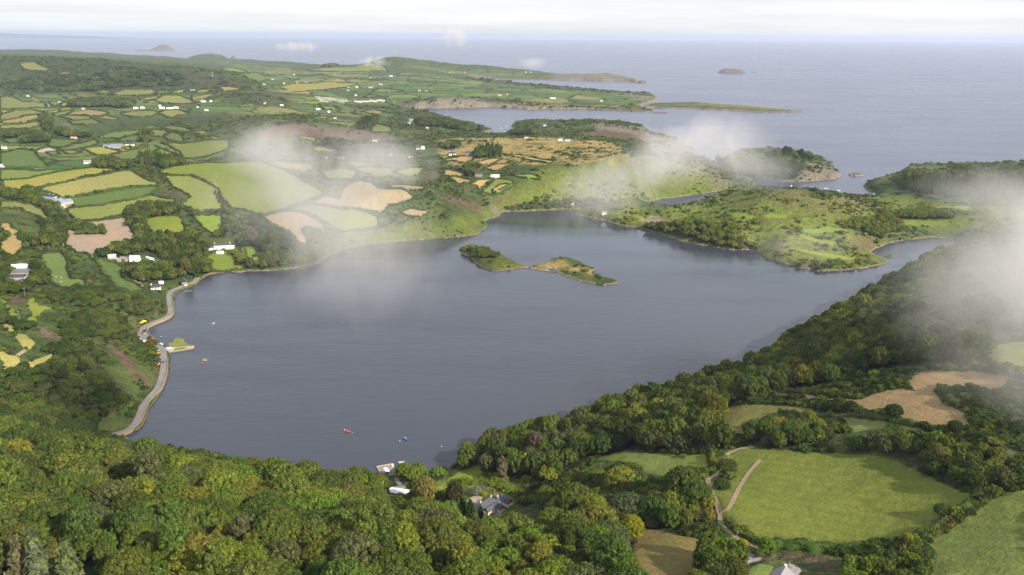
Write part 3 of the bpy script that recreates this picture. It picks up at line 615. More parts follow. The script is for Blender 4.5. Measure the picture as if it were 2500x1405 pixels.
# ------------------------------------------------------------------ woods and other covers
WOODS = {
 'near': "-250,1095 0,1086 60,1084 150,1096 275,1118 400,1135 560,1158 700,1174 800,1188 860,1204 900,1228 930,1252 1010,1264 1060,1264 1110,1278 1150,1310 1230,1330 1290,1300 1340,1262 1335,1250 1345,1222 1420,1180 1500,1176 1560,1194 1640,1212 1700,1218 1735,1246 1752,1255 1750,1290 1650,1305 1560,1290 1525,1310 1532,1440 1532,1900 -250,1900",
 'shore': "856,1168 900,1172 935,1163 1000,1163 1085,1157 1082,1168 1040,1172 985,1182 950,1188 925,1200 900,1215 870,1196",
 'garden': "1110,1215 1140,1232 1150,1262 1110,1240 1040,1228 985,1210 1010,1198 1050,1205 1095,1212",
 'slope': "1090,1157 1130,1125 1240,1076 1320,1054 1400,1036 1500,1002 1600,970 1700,940 1800,916 1850,900 1890,866 2000,798 2100,738 2190,690 2250,650 2300,620 2380,640 2420,700 2440,760 2405,840 2405,890 2240,895 2150,905 2060,925 1990,945 1890,960 1790,985 1765,1020 1725,1075 1775,1092 1700,1106 1600,1104 1500,1104 1440,1124 1400,1140 1340,1178 1290,1172 1240,1160 1180,1160 1176,1130 1140,1140 1100,1165",
 'clump': "1815,1078 1830,1058 1900,1046 1990,1042 2060,1064 2070,1078 1990,1090 1950,1099 1860,1099",
 'belt': "2070,1096 2150,1086 2300,1102 2400,1114 2455,1120 2445,1160 2440,1195 2390,1202 2320,1184 2250,1148 2180,1116 2075,1104",
 'bottom': "1690,1380 1755,1350 1800,1378 1795,1500 1690,1500",
 'bottomb': "2040,1500 2050,1395 2120,1380 2210,1365 2255,1392 2260,1500",
 'leftwood': "-100,455 0,452 60,446 80,474 112,486 140,505 160,525 165,540 130,540 100,508 50,498 0,480 -100,480",
 'lane': "108,520 130,512 160,530 172,545 160,560 160,575 160,592 140,605 100,600 60,610 80,585 110,570 100,548",
 'farmwood': "-100,640 0,640 20,630 26,650 26,690 45,705 65,700 70,660 80,650 100,640 115,670 122,695 110,700 90,700 70,715 40,722 0,718 -100,720",
 'fieldclump': "174,562 192,548 230,552 255,564 255,575 190,574",
 'villa': "305,542 312,514 370,499 440,507 440,527 380,530 345,540 365,575 340,580 320,560",
 'villab': "440,507 470,517 478,540 505,565 530,580 580,572 600,560 625,548 615,530 560,520 545,526 551,560 524,575 500,560 475,530",
 'villac': "290,600 340,582 440,577 470,582 512,602 515,618 500,630 512,650 518,664 490,672 470,676 440,690 400,684 385,690 350,690 318,682 297,668 315,655 345,650 372,652 404,648 398,638 340,616 280,628 250,632 240,622",
 'villad': "600,578 640,545 670,560 720,598 760,620 790,634 760,646 700,652 650,660 604,660 602,645 640,640 650,625 622,600",
 'pines': "338,396 360,386 400,382 430,390 450,400 430,412 400,414 380,404 345,406",
 'pinesb': "225,402 260,398 300,404 320,412 280,416 235,410",
 'ridgewood': "104,300 112,290 124,292 120,310 126,330 160,322 180,332 230,335 200,338 150,336 120,326",
 'westwood': "0,328 40,326 80,330 120,336 116,350 60,352 40,338 0,338",
 'lonetrees': "342,340 350,334 368,332 376,342 360,350 346,348",
 'belttrees': "172,262 180,250 240,247 300,250 330,252 320,262 250,262 200,262",
 'pondwood': "830,380 850,370 880,372 880,360 830,352 780,346 765,352 800,360 826,368 838,372 840,384",
 'dome': "876,318 890,300 905,292 925,292 922,300 905,312 885,318",
 'bayside': "1010,300 1060,294 1130,310 1180,320 1140,322 1080,312 1030,312",
 'bayhead': "1245,331 1260,322 1266,309 1300,309 1312,322 1300,331",
 'heathpines': "1152,384 1164,372 1200,366 1220,368 1225,384 1190,386 1165,388",
 'stonewood': "1075,362 1100,354 1120,354 1122,362 1100,366",
 'househide': "1136,430 1140,415 1160,412 1180,420 1164,430 1160,440",
 'southwood': "1560,555 1610,552 1660,548 1720,550 1790,548 1800,560 1790,580 1850,604 1850,612 1780,606 1700,592 1640,574",
 'southclump': "2055,560 2110,538 2160,530 2190,545 2190,562 2150,585 2120,575",
 'plantation': "2188,445 2210,432 2300,436 2420,440 2540,440 2540,478 2420,486 2330,484 2250,474 2195,462",
 'valleytrees': "2150,520 2180,525 2260,515 2330,520 2330,532 2200,535 2160,535",
 'isletrees': "1123,610 1150,607 1185,609 1200,616 1215,628 1190,632 1160,632 1150,627",
 'islewood': "1790,428 1850,432 1900,440 1945,440 1950,410 1900,402 1850,402 1800,410",
 'rapids': "1240,516 1320,512 1400,508 1480,500 1480,488 1380,486 1280,494 1230,505",
 'hillwood': "0,215 90,220 140,226 200,224 260,222 330,216 420,212 450,190 340,175 250,180 140,195 60,195 0,200",
 'scruba': "-60,930 0,920 60,900 130,890 190,930 230,960 200,1000 240,1040 200,1075 60,1070 -60,1075",
 'scrubb': "110,860 140,850 200,840 235,862 262,880 230,905 160,915 120,900",
 'scrubc': "150,800 200,770 260,760 310,790 330,820 300,836 240,820 190,836 150,830",
 'scrubd': "110,720 180,708 260,712 330,720 370,740 380,770 330,780 280,740 200,752 130,740",
 'scrube': "210,930 250,925 290,960 310,1000 260,1020 215,990",
 'scrubf': "-60,780 0,770 20,785 60,795 85,800 60,812 0,800 -60,800",
 'headwood': "786,165 800,161 822,162 820,166",
}
woodp = {k: apoly(s) for k, s in WOODS.items()}
HEATH = [("1070,346 1180,336 1380,336 1500,350 1545,380 1500,398 1400,402 1250,402 1170,410 1080,396", 1.0), ("560,262 640,258 700,270 690,288 640,280 560,300 500,300 480,280", .4), ("150,222 230,232 300,248 290,252 200,238", .7), ("1500,250 1590,262 1560,268 1300,262 1200,252 1300,246", .55), ("800,700 810,700 810,705", 0), ("1240,645 1290,652 1260,657 1206,664 1184,657 1215,652", .8), ("1291,650 1325,642 1346,632 1366,632 1395,646 1440,656 1463,660 1446,665 1440,671 1400,663 1362,657 1340,661 1310,657", 1.0), ("1880,255 1960,272 1850,268 1700,257 1610,256", .5), ("1600,480 1750,500 1700,515", .0)]
BRIGHT = [("1180,580 1160,572 1050,584 900,598 850,604 845,570 940,560 1000,540 1100,560 1200,540 1225,530 1220,515 1300,517 1480,507 1640,484 1800,462 1700,470 1560,455 1440,440 1330,430 1280,450 1210,480 1190,510 1150,540", .95), ("1405,522 1440,518 1500,513 1610,516 1720,495 1800,475 1930,462 2000,480 2090,495 2140,512 2170,560 2165,640 2060,660 1900,636 1840,610 1750,604 1600,568 1480,540", .9), ("1120,612 1180,606 1230,625 1290,652 1210,664 1150,632", 1.0), ("2130,482 2200,480 2330,500 2450,500 2540,520 2540,560 2330,560 2200,555 2160,520", .7), ("1300,420 1540,395 1640,385 1740,430 1810,460 1700,470 1500,460 1380,440", .7), ("980,1180 1070,1180 1100,1160 1170,1130 1290,1170 1260,1210 1150,1200 1100,1210", .9), ("1740,1110 1790,1120 1760,1180 1740,1230 1790,1300 1870,1330 1800,1350 1760,1300 1730,1200", .8)]
HEATHER = [("258,840 275,842 300,868 320,900 345,920 372,940 365,952 340,940 312,905 285,880 262,860", 1.0), ("93,808 112,806 150,816 150,828 118,834 98,826", .9), ("215,760 235,762 272,785 262,790 225,775", .7), ("164,925 185,930 192,950 170,950", .8), ("620,320 700,300 790,318 900,330 960,345 830,345 700,335 620,345", .8), ("150,320 172,304 200,315 260,325 230,334 160,330", .6), ("1100,480 1170,495 1165,520 1130,500 1060,480", .7), ("1650,480 1900,465 2050,480 2150,510 2120,540 1980,520 1850,490 1750,490", .28), ("2060,600 2110,575 2160,590 2140,620 2100,612", .6), ("550,240 700,255 680,245 600,222 640,218 760,245", .6), ("1940,640 2000,640 2020,655 1950,650", .6), ("250,150 420,165 600,200 560,210 380,185 260,165", .5), ("0,720 40,720 70,735 40,742 10,735", .6), ("1480,310 1570,318 1640,345 1520,340 1400,325", .6), ("1858,1340 1960,1345 2060,1360 2040,1400 1960,1380 1870,1358", .35)]
FARM = [("560,160 700,166 860,168 1000,176 1100,190 1200,203 1300,212 1450,226 1590,236 1590,250 1500,262 1420,258 1300,248 1200,238 1000,243 940,262 850,256 700,250 640,206", 1.0), ("1000,160 1150,166 1300,176 1450,180 1520,190 1400,190 1200,184 1080,178", .9), ("-300,235 150,232 300,245 460,228 600,262 850,262 960,278 900,315 780,285 600,285 480,300 330,315 100,330 -300,330", .9), ("-300,345 100,345 300,345 450,345 560,350 560,390 400,405 200,415 -300,415", .7), ("460,148 560,146 700,160 560,165", .7), ("-300,430 -20,430 -20,720 -300,720", .8)]
ROCKY = [("1050,243 1150,238 1185,250 1250,252 1290,262 1290,269 1040,268 1000,262 1020,252", 1.4), ("1600,372 1650,368 1700,392 1780,432 1820,455 1770,462 1720,440 1660,420 1600,410", .62), ("1940,425 1975,405 2010,395 2056,430 2020,442 1960,446", 1.1), ("1440,298 1540,305 1590,327 1680,365 1680,380 1600,375 1560,330 1460,320", 1.0), ("2040,478 2110,482 2140,498 2080,496", 1.0), ("620,315 760,305 960,330 970,345 800,330", .5), ("150,300 180,300 176,330 150,330", .7), ("1185,500 1225,515 1224,528 1200,520", 1.3), ("1500,222 1600,238 1605,247 1560,242", 1.0), ("1350,172 1470,178 1560,195 1550,204 1350,198", .9), ("2200,410 2240,408 2300,412 2220,420", .8), ("94,800 116,800 120,826 98,824", .9), ("800,335 870,340 865,352 800,345", .7), ("230,232 310,245 330,255 250,242", .6), ("1750,605 1860,618 1850,608 1780,600", .5), ("1940,650 2010,655 2000,663 1950,660", .7)]
def soft_mask(items, fade, px=GX, py=GY, step=3):
    """0..1 cover masks with ragged borders"""
    def fn(x, y):
        o = np.zeros(x.shape)
        jx = x + (fbm(x / 40, y / 40, 3) - .5) * np.clip(np.hypot(x, y) * .02, 4, 60); jy = y + (fbm(x / 40 + 31, y / 40 + 7, 3) - .5) * np.clip(np.hypot(x, y) * .03, 4, 90)
        for s, a in items:
            if a <= 0: continue
            P = apoly(s) if isinstance(s, str) else s
            c = P.mean(0); sc_ = np.hypot(*(P - c).T).max()
            sel = np.hypot(x - c[0], y - c[1]) < sc_ * 1.4 + fade
            if not sel.any(): continue
            qx, qy = jx[sel], jy[sel]; f = fade * max(1, math.hypot(*c) / 900)
            d = segdist(qx, qy, P); ins = pip(qx, qy, P); sd_ = np.where(ins, d, -d)
            o[sel] = np.maximum(o[sel], np.clip(.5 + sd_ / f, 0, 1) * a)
        return o
    return coarse(fn, step)
M_heath = soft_mask(HEATH, 10); M_bright = soft_mask(BRIGHT, 26); M_heather = soft_mask(HEATHER, 10); M_farm = soft_mask(FARM, 30, step=4); M_rock = soft_mask(ROCKY, 10)
M_wood = np.zeros(GX.shape)
for P in woodp.values(): M_wood = np.maximum(M_wood, pip(GX, GY, P))
M_wood = np.maximum(M_wood, soft_mask([("-300,140 110,138 300,150 420,164 520,178 610,206 450,226 350,222 200,230 0,216 -300,216", .8), ("560,228 640,222 700,240 720,252 560,254", .6), ("100,296 280,282 450,288 560,280 600,292 480,318 300,326 160,334 120,326", .6)], 30, step=4))
dzr = np.gradient(ZT, axis=0) / np.gradient(GR, axis=0); dza = np.gradient(ZT, axis=1) / (GR * (AZ[1] - AZ[0]))
slope = np.hypot(dzr, dza)
M_rock = np.clip(M_rock + np.clip((slope - .85) / .5, 0, 1) * (GR > 1600) * (SD < 60) + np.clip(1 - SD / (4 + GR * .004), 0, 1) * (GR > 1900) * 1.2, 0, 1.6)
tide = np.clip(1.0 - (ZT - .6) / .9, 0, 1) * (SD > -6) * (fbm(GX / 18, GY / 18, 3) > .36)
print('masks', round(time.time() - T0, 1))

# levelled places for the larger buildings (before the mesh is made)
PLAT = [(1200,1240,15),(978,1200,7),(1905,1400,8),(128,486,9),(150,494,12),(50,660,16),(542,606,13),(381,702,8),(450,692,6),(331,634,6),(215,400,8),(577,533,7)]
for u, v, rad in PLAT:
    x, y = at(u, v); level(x, y, rad)

# ------------------------------------------------------------------ terrain mesh, split into land, islands, fields and yards
cls = np.full((NRW - 1, NA - 1), -1, np.int32)
FX = (GX[:-1, :-1] + GX[1:, 1:]) / 2; FY = (GY[:-1, :-1] + GY[1:, 1:]) / 2
for i, P in enumerate(ISLES.values()):
    c0 = gpoly(P); c0 = c0.mean(0) + (c0 - c0.mean(0)) * 1.08
    cls[pip(FX, FY, c0)] = 1000 + i
for P, i in allp: cls[pip(FX, FY, P)] = i
zf = np.maximum(np.maximum(ZT[:-1, :-1], ZT[1:, :-1]), np.maximum(ZT[:-1, 1:], ZT[1:, 1:]))
sdf = (SD[:-1, :-1] + SD[1:, 1:]) / 2
cls[(sdf < 2) & (cls >= 0) & (cls < 1000)] = -1
keep = zf > -1.6
VID = np.arange(NRW * NA).reshape(NRW, NA)
ALLV = np.stack([GX, GY, ZT], -1).reshape(-1, 3)
Q = np.stack([VID[:-1, :-1], VID[:-1, 1:], VID[1:, 1:], VID[1:, :-1]], -1)
def sub(name, sel, mat, attrs=None):
    q = Q[sel]
    if len(q) == 0: return None
    ids, inv = np.unique(q.ravel(), return_inverse=True)
    o = grid_obj(name, ALLV[ids], inv.reshape(q.shape), mat)
    for an, arr in (attrs or {}).items():
        a = o.data.attributes.new(an, 'FLOAT', 'POINT'); a.data.foreach_set('value', arr.reshape(-1)[ids].astype(np.float32))
    o['kind'] = 'structure'; return o
ATT = {'heath': M_heath, 'bright': M_bright, 'heather': M_heather, 'farm': M_farm, 'rock': M_rock, 'wood': M_wood, 'tide': tide}
sub('hillside', keep & (cls == -1), MT_LAND, ATT)
for i, k in enumerate(ISLES): sub('island', keep & (cls == 1000 + i), MT_LAND, ATT)
for i, (col, hg, ph, s) in enumerate(FIELDS):
    o = sub('field', keep & (cls == i), MT_FIELD)
    if o:
        fk = min(max((math.hypot(*allp[i][0].mean(0)) - 1500) / 2500, 0), .38); col = tuple(a * (1 - fk) + b * fk for a, b in zip(col, (.135, .155, .052)))
    if o: jt = rnd.uniform(.86, 1.12); jr = rnd.uniform(.92, 1.10); jt *= 1.10 if col in (G, DG, LG, YEL, OLV, MEAD) else 1; o.color = (col[0] * jt * jr * 1.06, col[1] * jt, col[2] * jt, 1)
for i, (nm, col, s) in enumerate(YARDS):
    o = sub(nm, keep & (cls == len(FIELDS) + i), MT_FIELD)
    if o: o.color = (*col, 1)
# far coast on the horizon
fv, ff = [], []
NP_ = 70
for k in range(NP_ + 1):
    u = -160 + k * (485 / NP_); tk = k / NP_
    hgt = 300 * (1 - tk ** 2.2) * (.55 + .5 * fbm(np.array([tk * 9.0]), np.array([3.3]), 3)[0]) * (1 if tk < .97 else .3) + 4
    for q, (yy, zz) in enumerate(((43500, -2), (44300, hgt * .45), (45500, hgt), (47500, -2))):
        x, y = hid(u, yy); fv.append((x, y, zz))
    if k:
        b = (k - 1) * 4
        for q in range(3): ff.append((b + q, b + 4 + q, b + 5 + q, b + 1 + q))
o = add_obj('far_coast_hills', fv, ff, plain('far moor', (.07, .085, .05), .95, .05, .3, .002)); o['kind'] = 'structure'

# ------------------------------------------------------------------ roads, lanes, tracks
def smooth_line(P, step):
    """Catmull-Rom resampling"""
    P = np.array(P, float); out = []
    for i in range(len(P) - 1):
        p0 = P[max(i - 1, 0)]; p1 = P[i]; p2 = P[i + 1]; p3 = P[min(i + 2, len(P) - 1)]
        k = max(1, int(np.linalg.norm(p2 - p1) / step))
        for j in range(k):
            t_ = j / k; out.append(.5 * ((2 * p1) + (p2 - p0) * t_ + (2 * p0 - 5 * p1 + 4 * p2 - p3) * t_ ** 2 + (3 * p1 - p0 - 3 * p2 + p3) * t_ ** 3))
    out.append(P[-1]); return np.array(out)
def normals(L):
    d = np.gradient(L, axis=0); d /= np.linalg.norm(d, axis=1)[:, None] + 1e-9; return np.stack([-d[:, 1], d[:, 0]], -1)
def ribbon(name, L, w, mat, lift=.12, zfix=None, wig=.0):
    L = smooth_line(L, 3.0); N = normals(L); V, F = [], []
    for i, (p, nn_) in enumerate(zip(L, N)):
        ww = w * (1 + wig * (rnd.random() - .5))
        zc = [hz(*(p + nn_ * ww * q)) for q in (.5, 0, -.5)]
        for q, z in zip((.5, 0, -.5), zc):
            pp = p + nn_ * ww * q; V.append((pp[0], pp[1], (max(z, zc[1] - .2) + lift) if zfix is None else zfix))
        if i: a = (i - 1) * 3; F += [(a, a + 3, a + 4, a + 1), (a + 1, a + 4, a + 5, a + 2)]
    o = add_obj(name, V, F, mat); o['kind'] = 'structure'; return o
ribbon('road', lr, 5.6, MT_ROAD, zfix=2.12)
for nm, w, mt, s in [
    ('lane', 4.0, MT_TRACK, "471,430 493,440 525,451 532,461 525,474 532,482"),
    ('lane', 4.0, MT_TRACK, "640,528 680,516 735,496 760,486 790,475"),
    ('path', 2.6, MT_TRACK, "1840,1092 1800,1098 1780,1106 1772,1122 1760,1150 1740,1165 1728,1172"),
    ('path', 2.4, MT_TRACK, "1856,1124 1832,1150 1808,1186 1796,1210 1776,1246 1758,1258 1764,1286 1788,1306 1820,1326 1856,1338"),
    ('path', 2.4, MT_TRACK, "1728,1172 1735,1195 1752,1235 1758,1258"),
    ('lane', 3.6, MT_ROAD, "1524,1300 1530,1330 1533,1370 1530,1420"),
    ('lane', 3.8, MT_ROAD, "950,1194 985,1190 1012,1184 1040,1176"),
    ('lane', 3.0, MT_ROAD, "985,1190 974,1180 966,1168"),
    ('lane', 3.0, MT_TRACK, "340,688 348,700 352,704 330,684 322,680"),
    ('lane', 4.0, MT_ROAD, "246,382 256,388 260,396 258,402"),
    ('lane', 4.0, MT_TRACK, "282,358 296,364 304,370 300,374"),
    ('lane', 4.5, MT_ROAD, "0,409 22,411 60,412 90,413 150,414"),
    ('lane', 3.0, MT_TRACK, "64,855 55,862 42,871"),
    ('lane', 5.0, MT_TRACK, "80,238 98,250 116,254 120,262"),
    ('lane', 4.0, MT_TRACK, "400,346 420,350 432,354"),
    ('lane', 2.6, MT_TRACK, "400,372 434,378 440,384 432,394"),
    ('lane', 3.0, MT_TRACK, "1184,430 1205,434 1222,430"),
    ('lane', 3.0, MT_TRACK, "158,600 150,585 152,565 165,552 176,546")]:
    ribbon(nm, [at(u, v) for u, v in pl(s)], w, mt, wig=.25)
print('terrain', round(time.time() - T0, 1))
# ------------------------------------------------------------------ vegetation: foliage material and crown meshes
def foliage(name, trans=.34):
    mt = newmat(name); t = NT(mt); P = t.pos(); g = t.node('ShaderNodeNewGeometry')
    a = t.node('ShaderNodeAttribute', attribute_name='tint', attribute_type='INSTANCER')
    oi = t.node('ShaderNodeObjectInfo')
    base = a.outputs['Color']
    f = t.noise(.32, P, 2, .6)
    c = t.mix(t.math('MULTIPLY', t.ramp(f, .40, .64), .55), base, t.mix(1.0, base, (1.34, 1.36, 1.08), 'MULTIPLY'))
    br = t.math('ADD', .62, t.math('MULTIPLY', g.outputs['Random Per Island'], .84))
    cb = t.node('ShaderNodeCombineColor'); 
    for k in range(3): t.l.new(br, cb.inputs[k])
    c = t.mix(1.0, c, cb.outputs[0], 'MULTIPLY')
    d = t.node('ShaderNodeBsdfDiffuse'); t.l.new(c, d.inputs[0])
    tr = t.node('ShaderNodeBsdfTranslucent'); t.l.new(t.mix(1.0, c, (1.25, 1.2, .6), 'MULTIPLY'), tr.inputs[0])
    ms = t.node('ShaderNodeMixShader'); ms.inputs[0].default_value = trans; t.l.new(d.outputs[0], ms.inputs[1]); t.l.new(tr.outputs[0], ms.inputs[2])
    t.out(ms.outputs[0]); return mt
MT_LEAF = foliage('leafy crown')
MT_BARK = plain('bark', (.13, .105, .08), .9, .1, .3, .8)
MT_PALEBARK = plain('pale bark', (.34, .29, .22), .9, .1, .2, .8)

def icos(sub_=1):
    bm = bmesh.new(); bmesh.ops.create_icosphere(bm, subdivisions=sub_, radius=1); v = np.array([x.co[:] for x in bm.verts]); f = np.array([[q.index for q in x.verts] for x in bm.faces]); bm.free(); return v, f
ICO1, ICO1F = icos(1); ICO2, ICO2F = icos(2)
def leaf_quads(C_, Nn, size, g):
    """small tilted leaf sprays standing on the points C_ with outward normals Nn"""
    n = len(C_); j = g.normal(0, .45, (n, 3)); N = Nn + j * 1.15; N /= np.linalg.norm(N, axis=1)[:, None]
    a = np.cross(N, g.normal(0, 1, (n, 3))); a /= np.linalg.norm(a, axis=1)[:, None] + 1e-9; b = np.cross(N, a)
    s = size * (.65 + .7 * g.random((n, 1)))
    bend = N * s * .28
    v = np.stack([C_ - a * s - bend, C_ + b * s * .62, C_ + a * s - bend, C_ - b * s * .62], 1).reshape(-1, 3)
    f = np.arange(4 * n).reshape(-1, 4); return v, f
def lobes_dome(g, R_, H_, n, r0, r1, low=-.25):
    """billow centres over a dome"""
    out = []; k = 0
    while len(out) < n and k < 4000:
        k += 1
        th = g.random() * 2 * math.pi; z = low + (1 - low) * g.random() ** .75
        q = math.sqrt(max(0, 1 - max(z, 0) ** 2)) * (1 if z > 0 else 1 + z * .8)
        rr = r0 + (r1 - r0) * g.random()
        p = np.array([math.cos(th) * q * (R_ - rr * .75), math.sin(th) * q * (R_ - rr * .75), H_ * .42 + z * (H_ * .58 - rr * .6)])
        if all(np.linalg.norm((p - o[0])) > (rr + o[1]) * .52 for o in out): out.append((p, rr))
    return out
def crown_broad(seed, R_=1.0, H_=1.25, nl=30, leaves=2200, size=.062, core=True, low=-.25, r0=.2, r1=.34):
    g = np.random.default_rng(seed); L = lobes_dome(g, R_, H_, nl, r0, r1, low)
    # an uneven outline: pull the whole dome off round
    sx, sy = .86 + .28 * g.random(), .86 + .28 * g.random()
    V, F = [], []; o = 0
    w = np.array([rr ** 2 for _, rr in L]); w = w / w.sum()
    for (p, rr), wk in zip(L, w):
        k = max(6, int(leaves * wk))
        d = g.normal(0, 1, (k, 3)); d /= np.linalg.norm(d, axis=1)[:, None]; d[:, 2] = np.where(d[:, 2] < -.35, -d[:, 2], d[:, 2])
        lump = 1 + .16 * np.sin(d[:, 0] * 7 + seed) * np.cos(d[:, 1] * 6 - p[0] * 9) + .10 * g.normal(0, 1, k)
        c = p + d * rr * lump[:, None] * np.array([1, 1, .82]); v, f = leaf_quads(c, d * np.array([1, 1, 1.3]), size, g)
        V.append(v); F.append(f + o); o += len(v)
    QV = np.vstack(V) * np.array([sx, sy, 1]); QF = np.vstack(F)
    tv, tf = [], []
    if core:   # inner mass of twigs and leaves behind the outer sprays
        o2 = 0
        for p, rr in L:
            v = (p + ICO1 * rr * .84 * np.array([1, 1, .8])) * np.array([sx, sy, 1]); tv.append(v); tf.append(ICO1F + o2); o2 += len(v)
        v = ICO1 * np.array([R_ * .72, R_ * .72, H_ * .40]) + np.array([0, 0, H_ * .45]); tv.append(v); tf.append(ICO1F + o2)
        tv = np.vstack(tv); tf = np.vstack(tf)
    return QV, QF, tv, tf
def crown_conifer(seed, R_=.36, H_=1.0, leaves=1500, size=.045):
    g = np.random.default_rng(seed); V, F = [], []; o = 0; tiers = 15
    for k in range(tiers):
        t_ = k / (tiers - 1); z = H_ * (.1 + .88 * t_); r = R_ * (1 - t_) ** .85 + .012
        arms = max(5, int(13 * (1 - t_) + 4))
        for a in range(arms):
            th = 2 * math.pi * (a + g.random() * .7) / arms + k * .7; rr = r * (.72 + .4 * g.random()); m_ = max(3, int(leaves / tiers / arms * (1.6 - t_)))
            s = g.random(m_) ** .7
            c = np.stack([np.cos(th) * s * rr, np.sin(th) * s * rr, z - s * rr * .32 + g.normal(0, .008, m_)], -1) + g.normal(0, .014, (m_, 3))
            nn_ = np.tile([math.cos(th) * .4, math.sin(th) * .4, 1.0], (m_, 1)); v, f = leaf_quads(c, nn_, size, g); V.append(v); F.append(f + o); o += len(v)
    z = np.array([[0, 0, H_ * .12]]); ring = [(math.cos(a) * R_ * .62, math.sin(a) * R_ * .62, H_ * .13) for a in np.linspace(0, 2 * math.pi, 9)[:-1]]
    tv = np.array(ring + [(0, 0, H_ * .93)]); tf = np.array([[i, (i + 1) % 8, 8] for i in range(8)])
    return np.vstack(V), np.vstack(F), tv, tf
def mesh_qt(name, data, mat):
    QV, QF, TV, TF = data
    me = bpy.data.meshes.new(name); nq = len(QF); nt = len(TF)
    V = np.vstack([QV, TV]) if nt else QV
    me.vertices.add(len(V)); me.vertices.foreach_set('co', V.astype(np.float32).ravel())
    li = np.concatenate([QF.ravel(), (TF + len(QV)).ravel()]) if nt else QF.ravel()
    me.loops.add(len(li)); me.loops.foreach_set('vertex_index', li.astype(np.int32))
    ls = np.concatenate([np.arange(nq) * 4, nq * 4 + np.arange(nt) * 3]) if nt else np.arange(nq) * 4
    me.polygons.add(len(ls)); me.polygons.foreach_set('loop_start', ls.astype(np.int32)); me.update(calc_edges=True)
    me.materials.append(mat); return me
def trunk_mesh(name, seed, h=.62, r=.05, limbs=5, mat=None):
    """tapered trunk with limbs, in units of the crown radius"""
    g = random.Random(seed); V, F = [], []
    def tube(p, q, r0, r1, k=6):
        p, q = Vector(p), Vector(q); d = (q - p).normalized(); a = d.orthogonal().normalized(); b = d.cross(a); o = len(V)
        for c_, rr in ((p, r0), ((p + q) / 2 + a * r0 * .4, (r0 + r1) / 2), (q, r1)):
            for i in range(k): V.append(tuple(c_ + (a * math.cos(2 * math.pi * i / k) + b * math.sin(2 * math.pi * i / k)) * rr))
        for s in range(2):
            for i in range(k): F.append((o + s * k + i, o + s * k + (i + 1) % k, o + (s + 1) * k + (i + 1) % k, o + (s + 1) * k + i))
    tube((0, 0, -.25), (g.uniform(-.04, .04), g.uniform(-.04, .04), h), r * 1.25, r * .7)
    for i in range(limbs):
        th = 2 * math.pi * i / limbs + g.random(); z0 = h * g.uniform(.45, .95); L_ = g.uniform(.35, .6)
        tube((0, 0, z0), (math.cos(th) * L_, math.sin(th) * L_, z0 + g.uniform(.2, .5)), r * .55, r * .2, 5)
    me = bpy.data.meshes.new(name); me.from_pydata(V, [], F); me.polygons.foreach_set('use_smooth', np.ones(len(F), bool)); me.materials.append(mat or MT_BARK); return me
BROAD = [mesh_qt('broad crown', crown_broad(100 + i, 1.0, 1.0 + .12 * (i % 4), 46 + 6 * (i % 4), 4600, .044, r0=.13, r1=.27), MT_LEAF) for i in range(9)]
TALL = [mesh_qt('tall crown', crown_broad(140 + i, .62, 1.7, 30, 2400, .055, low=-.5, r0=.16, r1=.26), MT_LEAF) for i in range(2)]
CONI = [mesh_qt('conifer crown', crown_conifer(160 + i), MT_LEAF) for i in range(3)]
BARE = trunk_mesh('trunk', 199, .8, .035, 0)
TRUNK = [trunk_mesh('trunk', 200 + i) for i in range(4)]
PALET = {  # linear leaf colours
 'dark green': (0.0480, 0.0707, 0.0216), 'deep green': (0.0698, 0.0990, 0.0255), 'mid green': (0.1003, 0.1293, 0.0294), 'olive green': (0.1221, 0.1475, 0.0333),
 'yellowish green': (0.1635, 0.1778, 0.0333), 'fresh green': (0.1243, 0.1717, 0.0274), 'grey green': (0.0959, 0.1131, 0.0470), 'bronze green': (0.1090, 0.1313, 0.0333), 'golden olive': (0.1657, 0.1778, 0.0333)}
PN = list(PALET)
def tree(name, kind, x, y, z, r, h, col, label, cat='tree', group=None, bark=None, rz=None, mesh=None):
    o = bpy.data.objects.new(name, None); C.objects.link(o); o.location = (x, y, z); o.rotation_euler = (0, 0, rnd.random() * 6.28 if rz is None else rz)
    o.empty_display_size = .5
    tag(o, label, cat, group)
    me = mesh or rnd.choice({'broad': BROAD, 'tall': TALL, 'coni': CONI}[kind])
    c = bpy.data.objects.new('crown', me); C.objects.link(c); c.parent = o
    j = [1 + rnd.uniform(-.12, .12) for _ in range(3)]
    c['tint'] = [col[0] * j[0], col[1] * j[1], col[2] * j[2]]
    c.scale = (r, r, h) ; c.location = (0, 0, h * (.12 if kind != 'coni' else 0))
    t_ = bpy.data.objects.new('trunk', rnd.choice(TRUNK)); C.objects.link(t_); t_.parent = o
    t_.scale = (r * .8, r * .8, h)
    if kind == 'coni': t_.data = BARE
    if bark: t_.data = bark
    return o

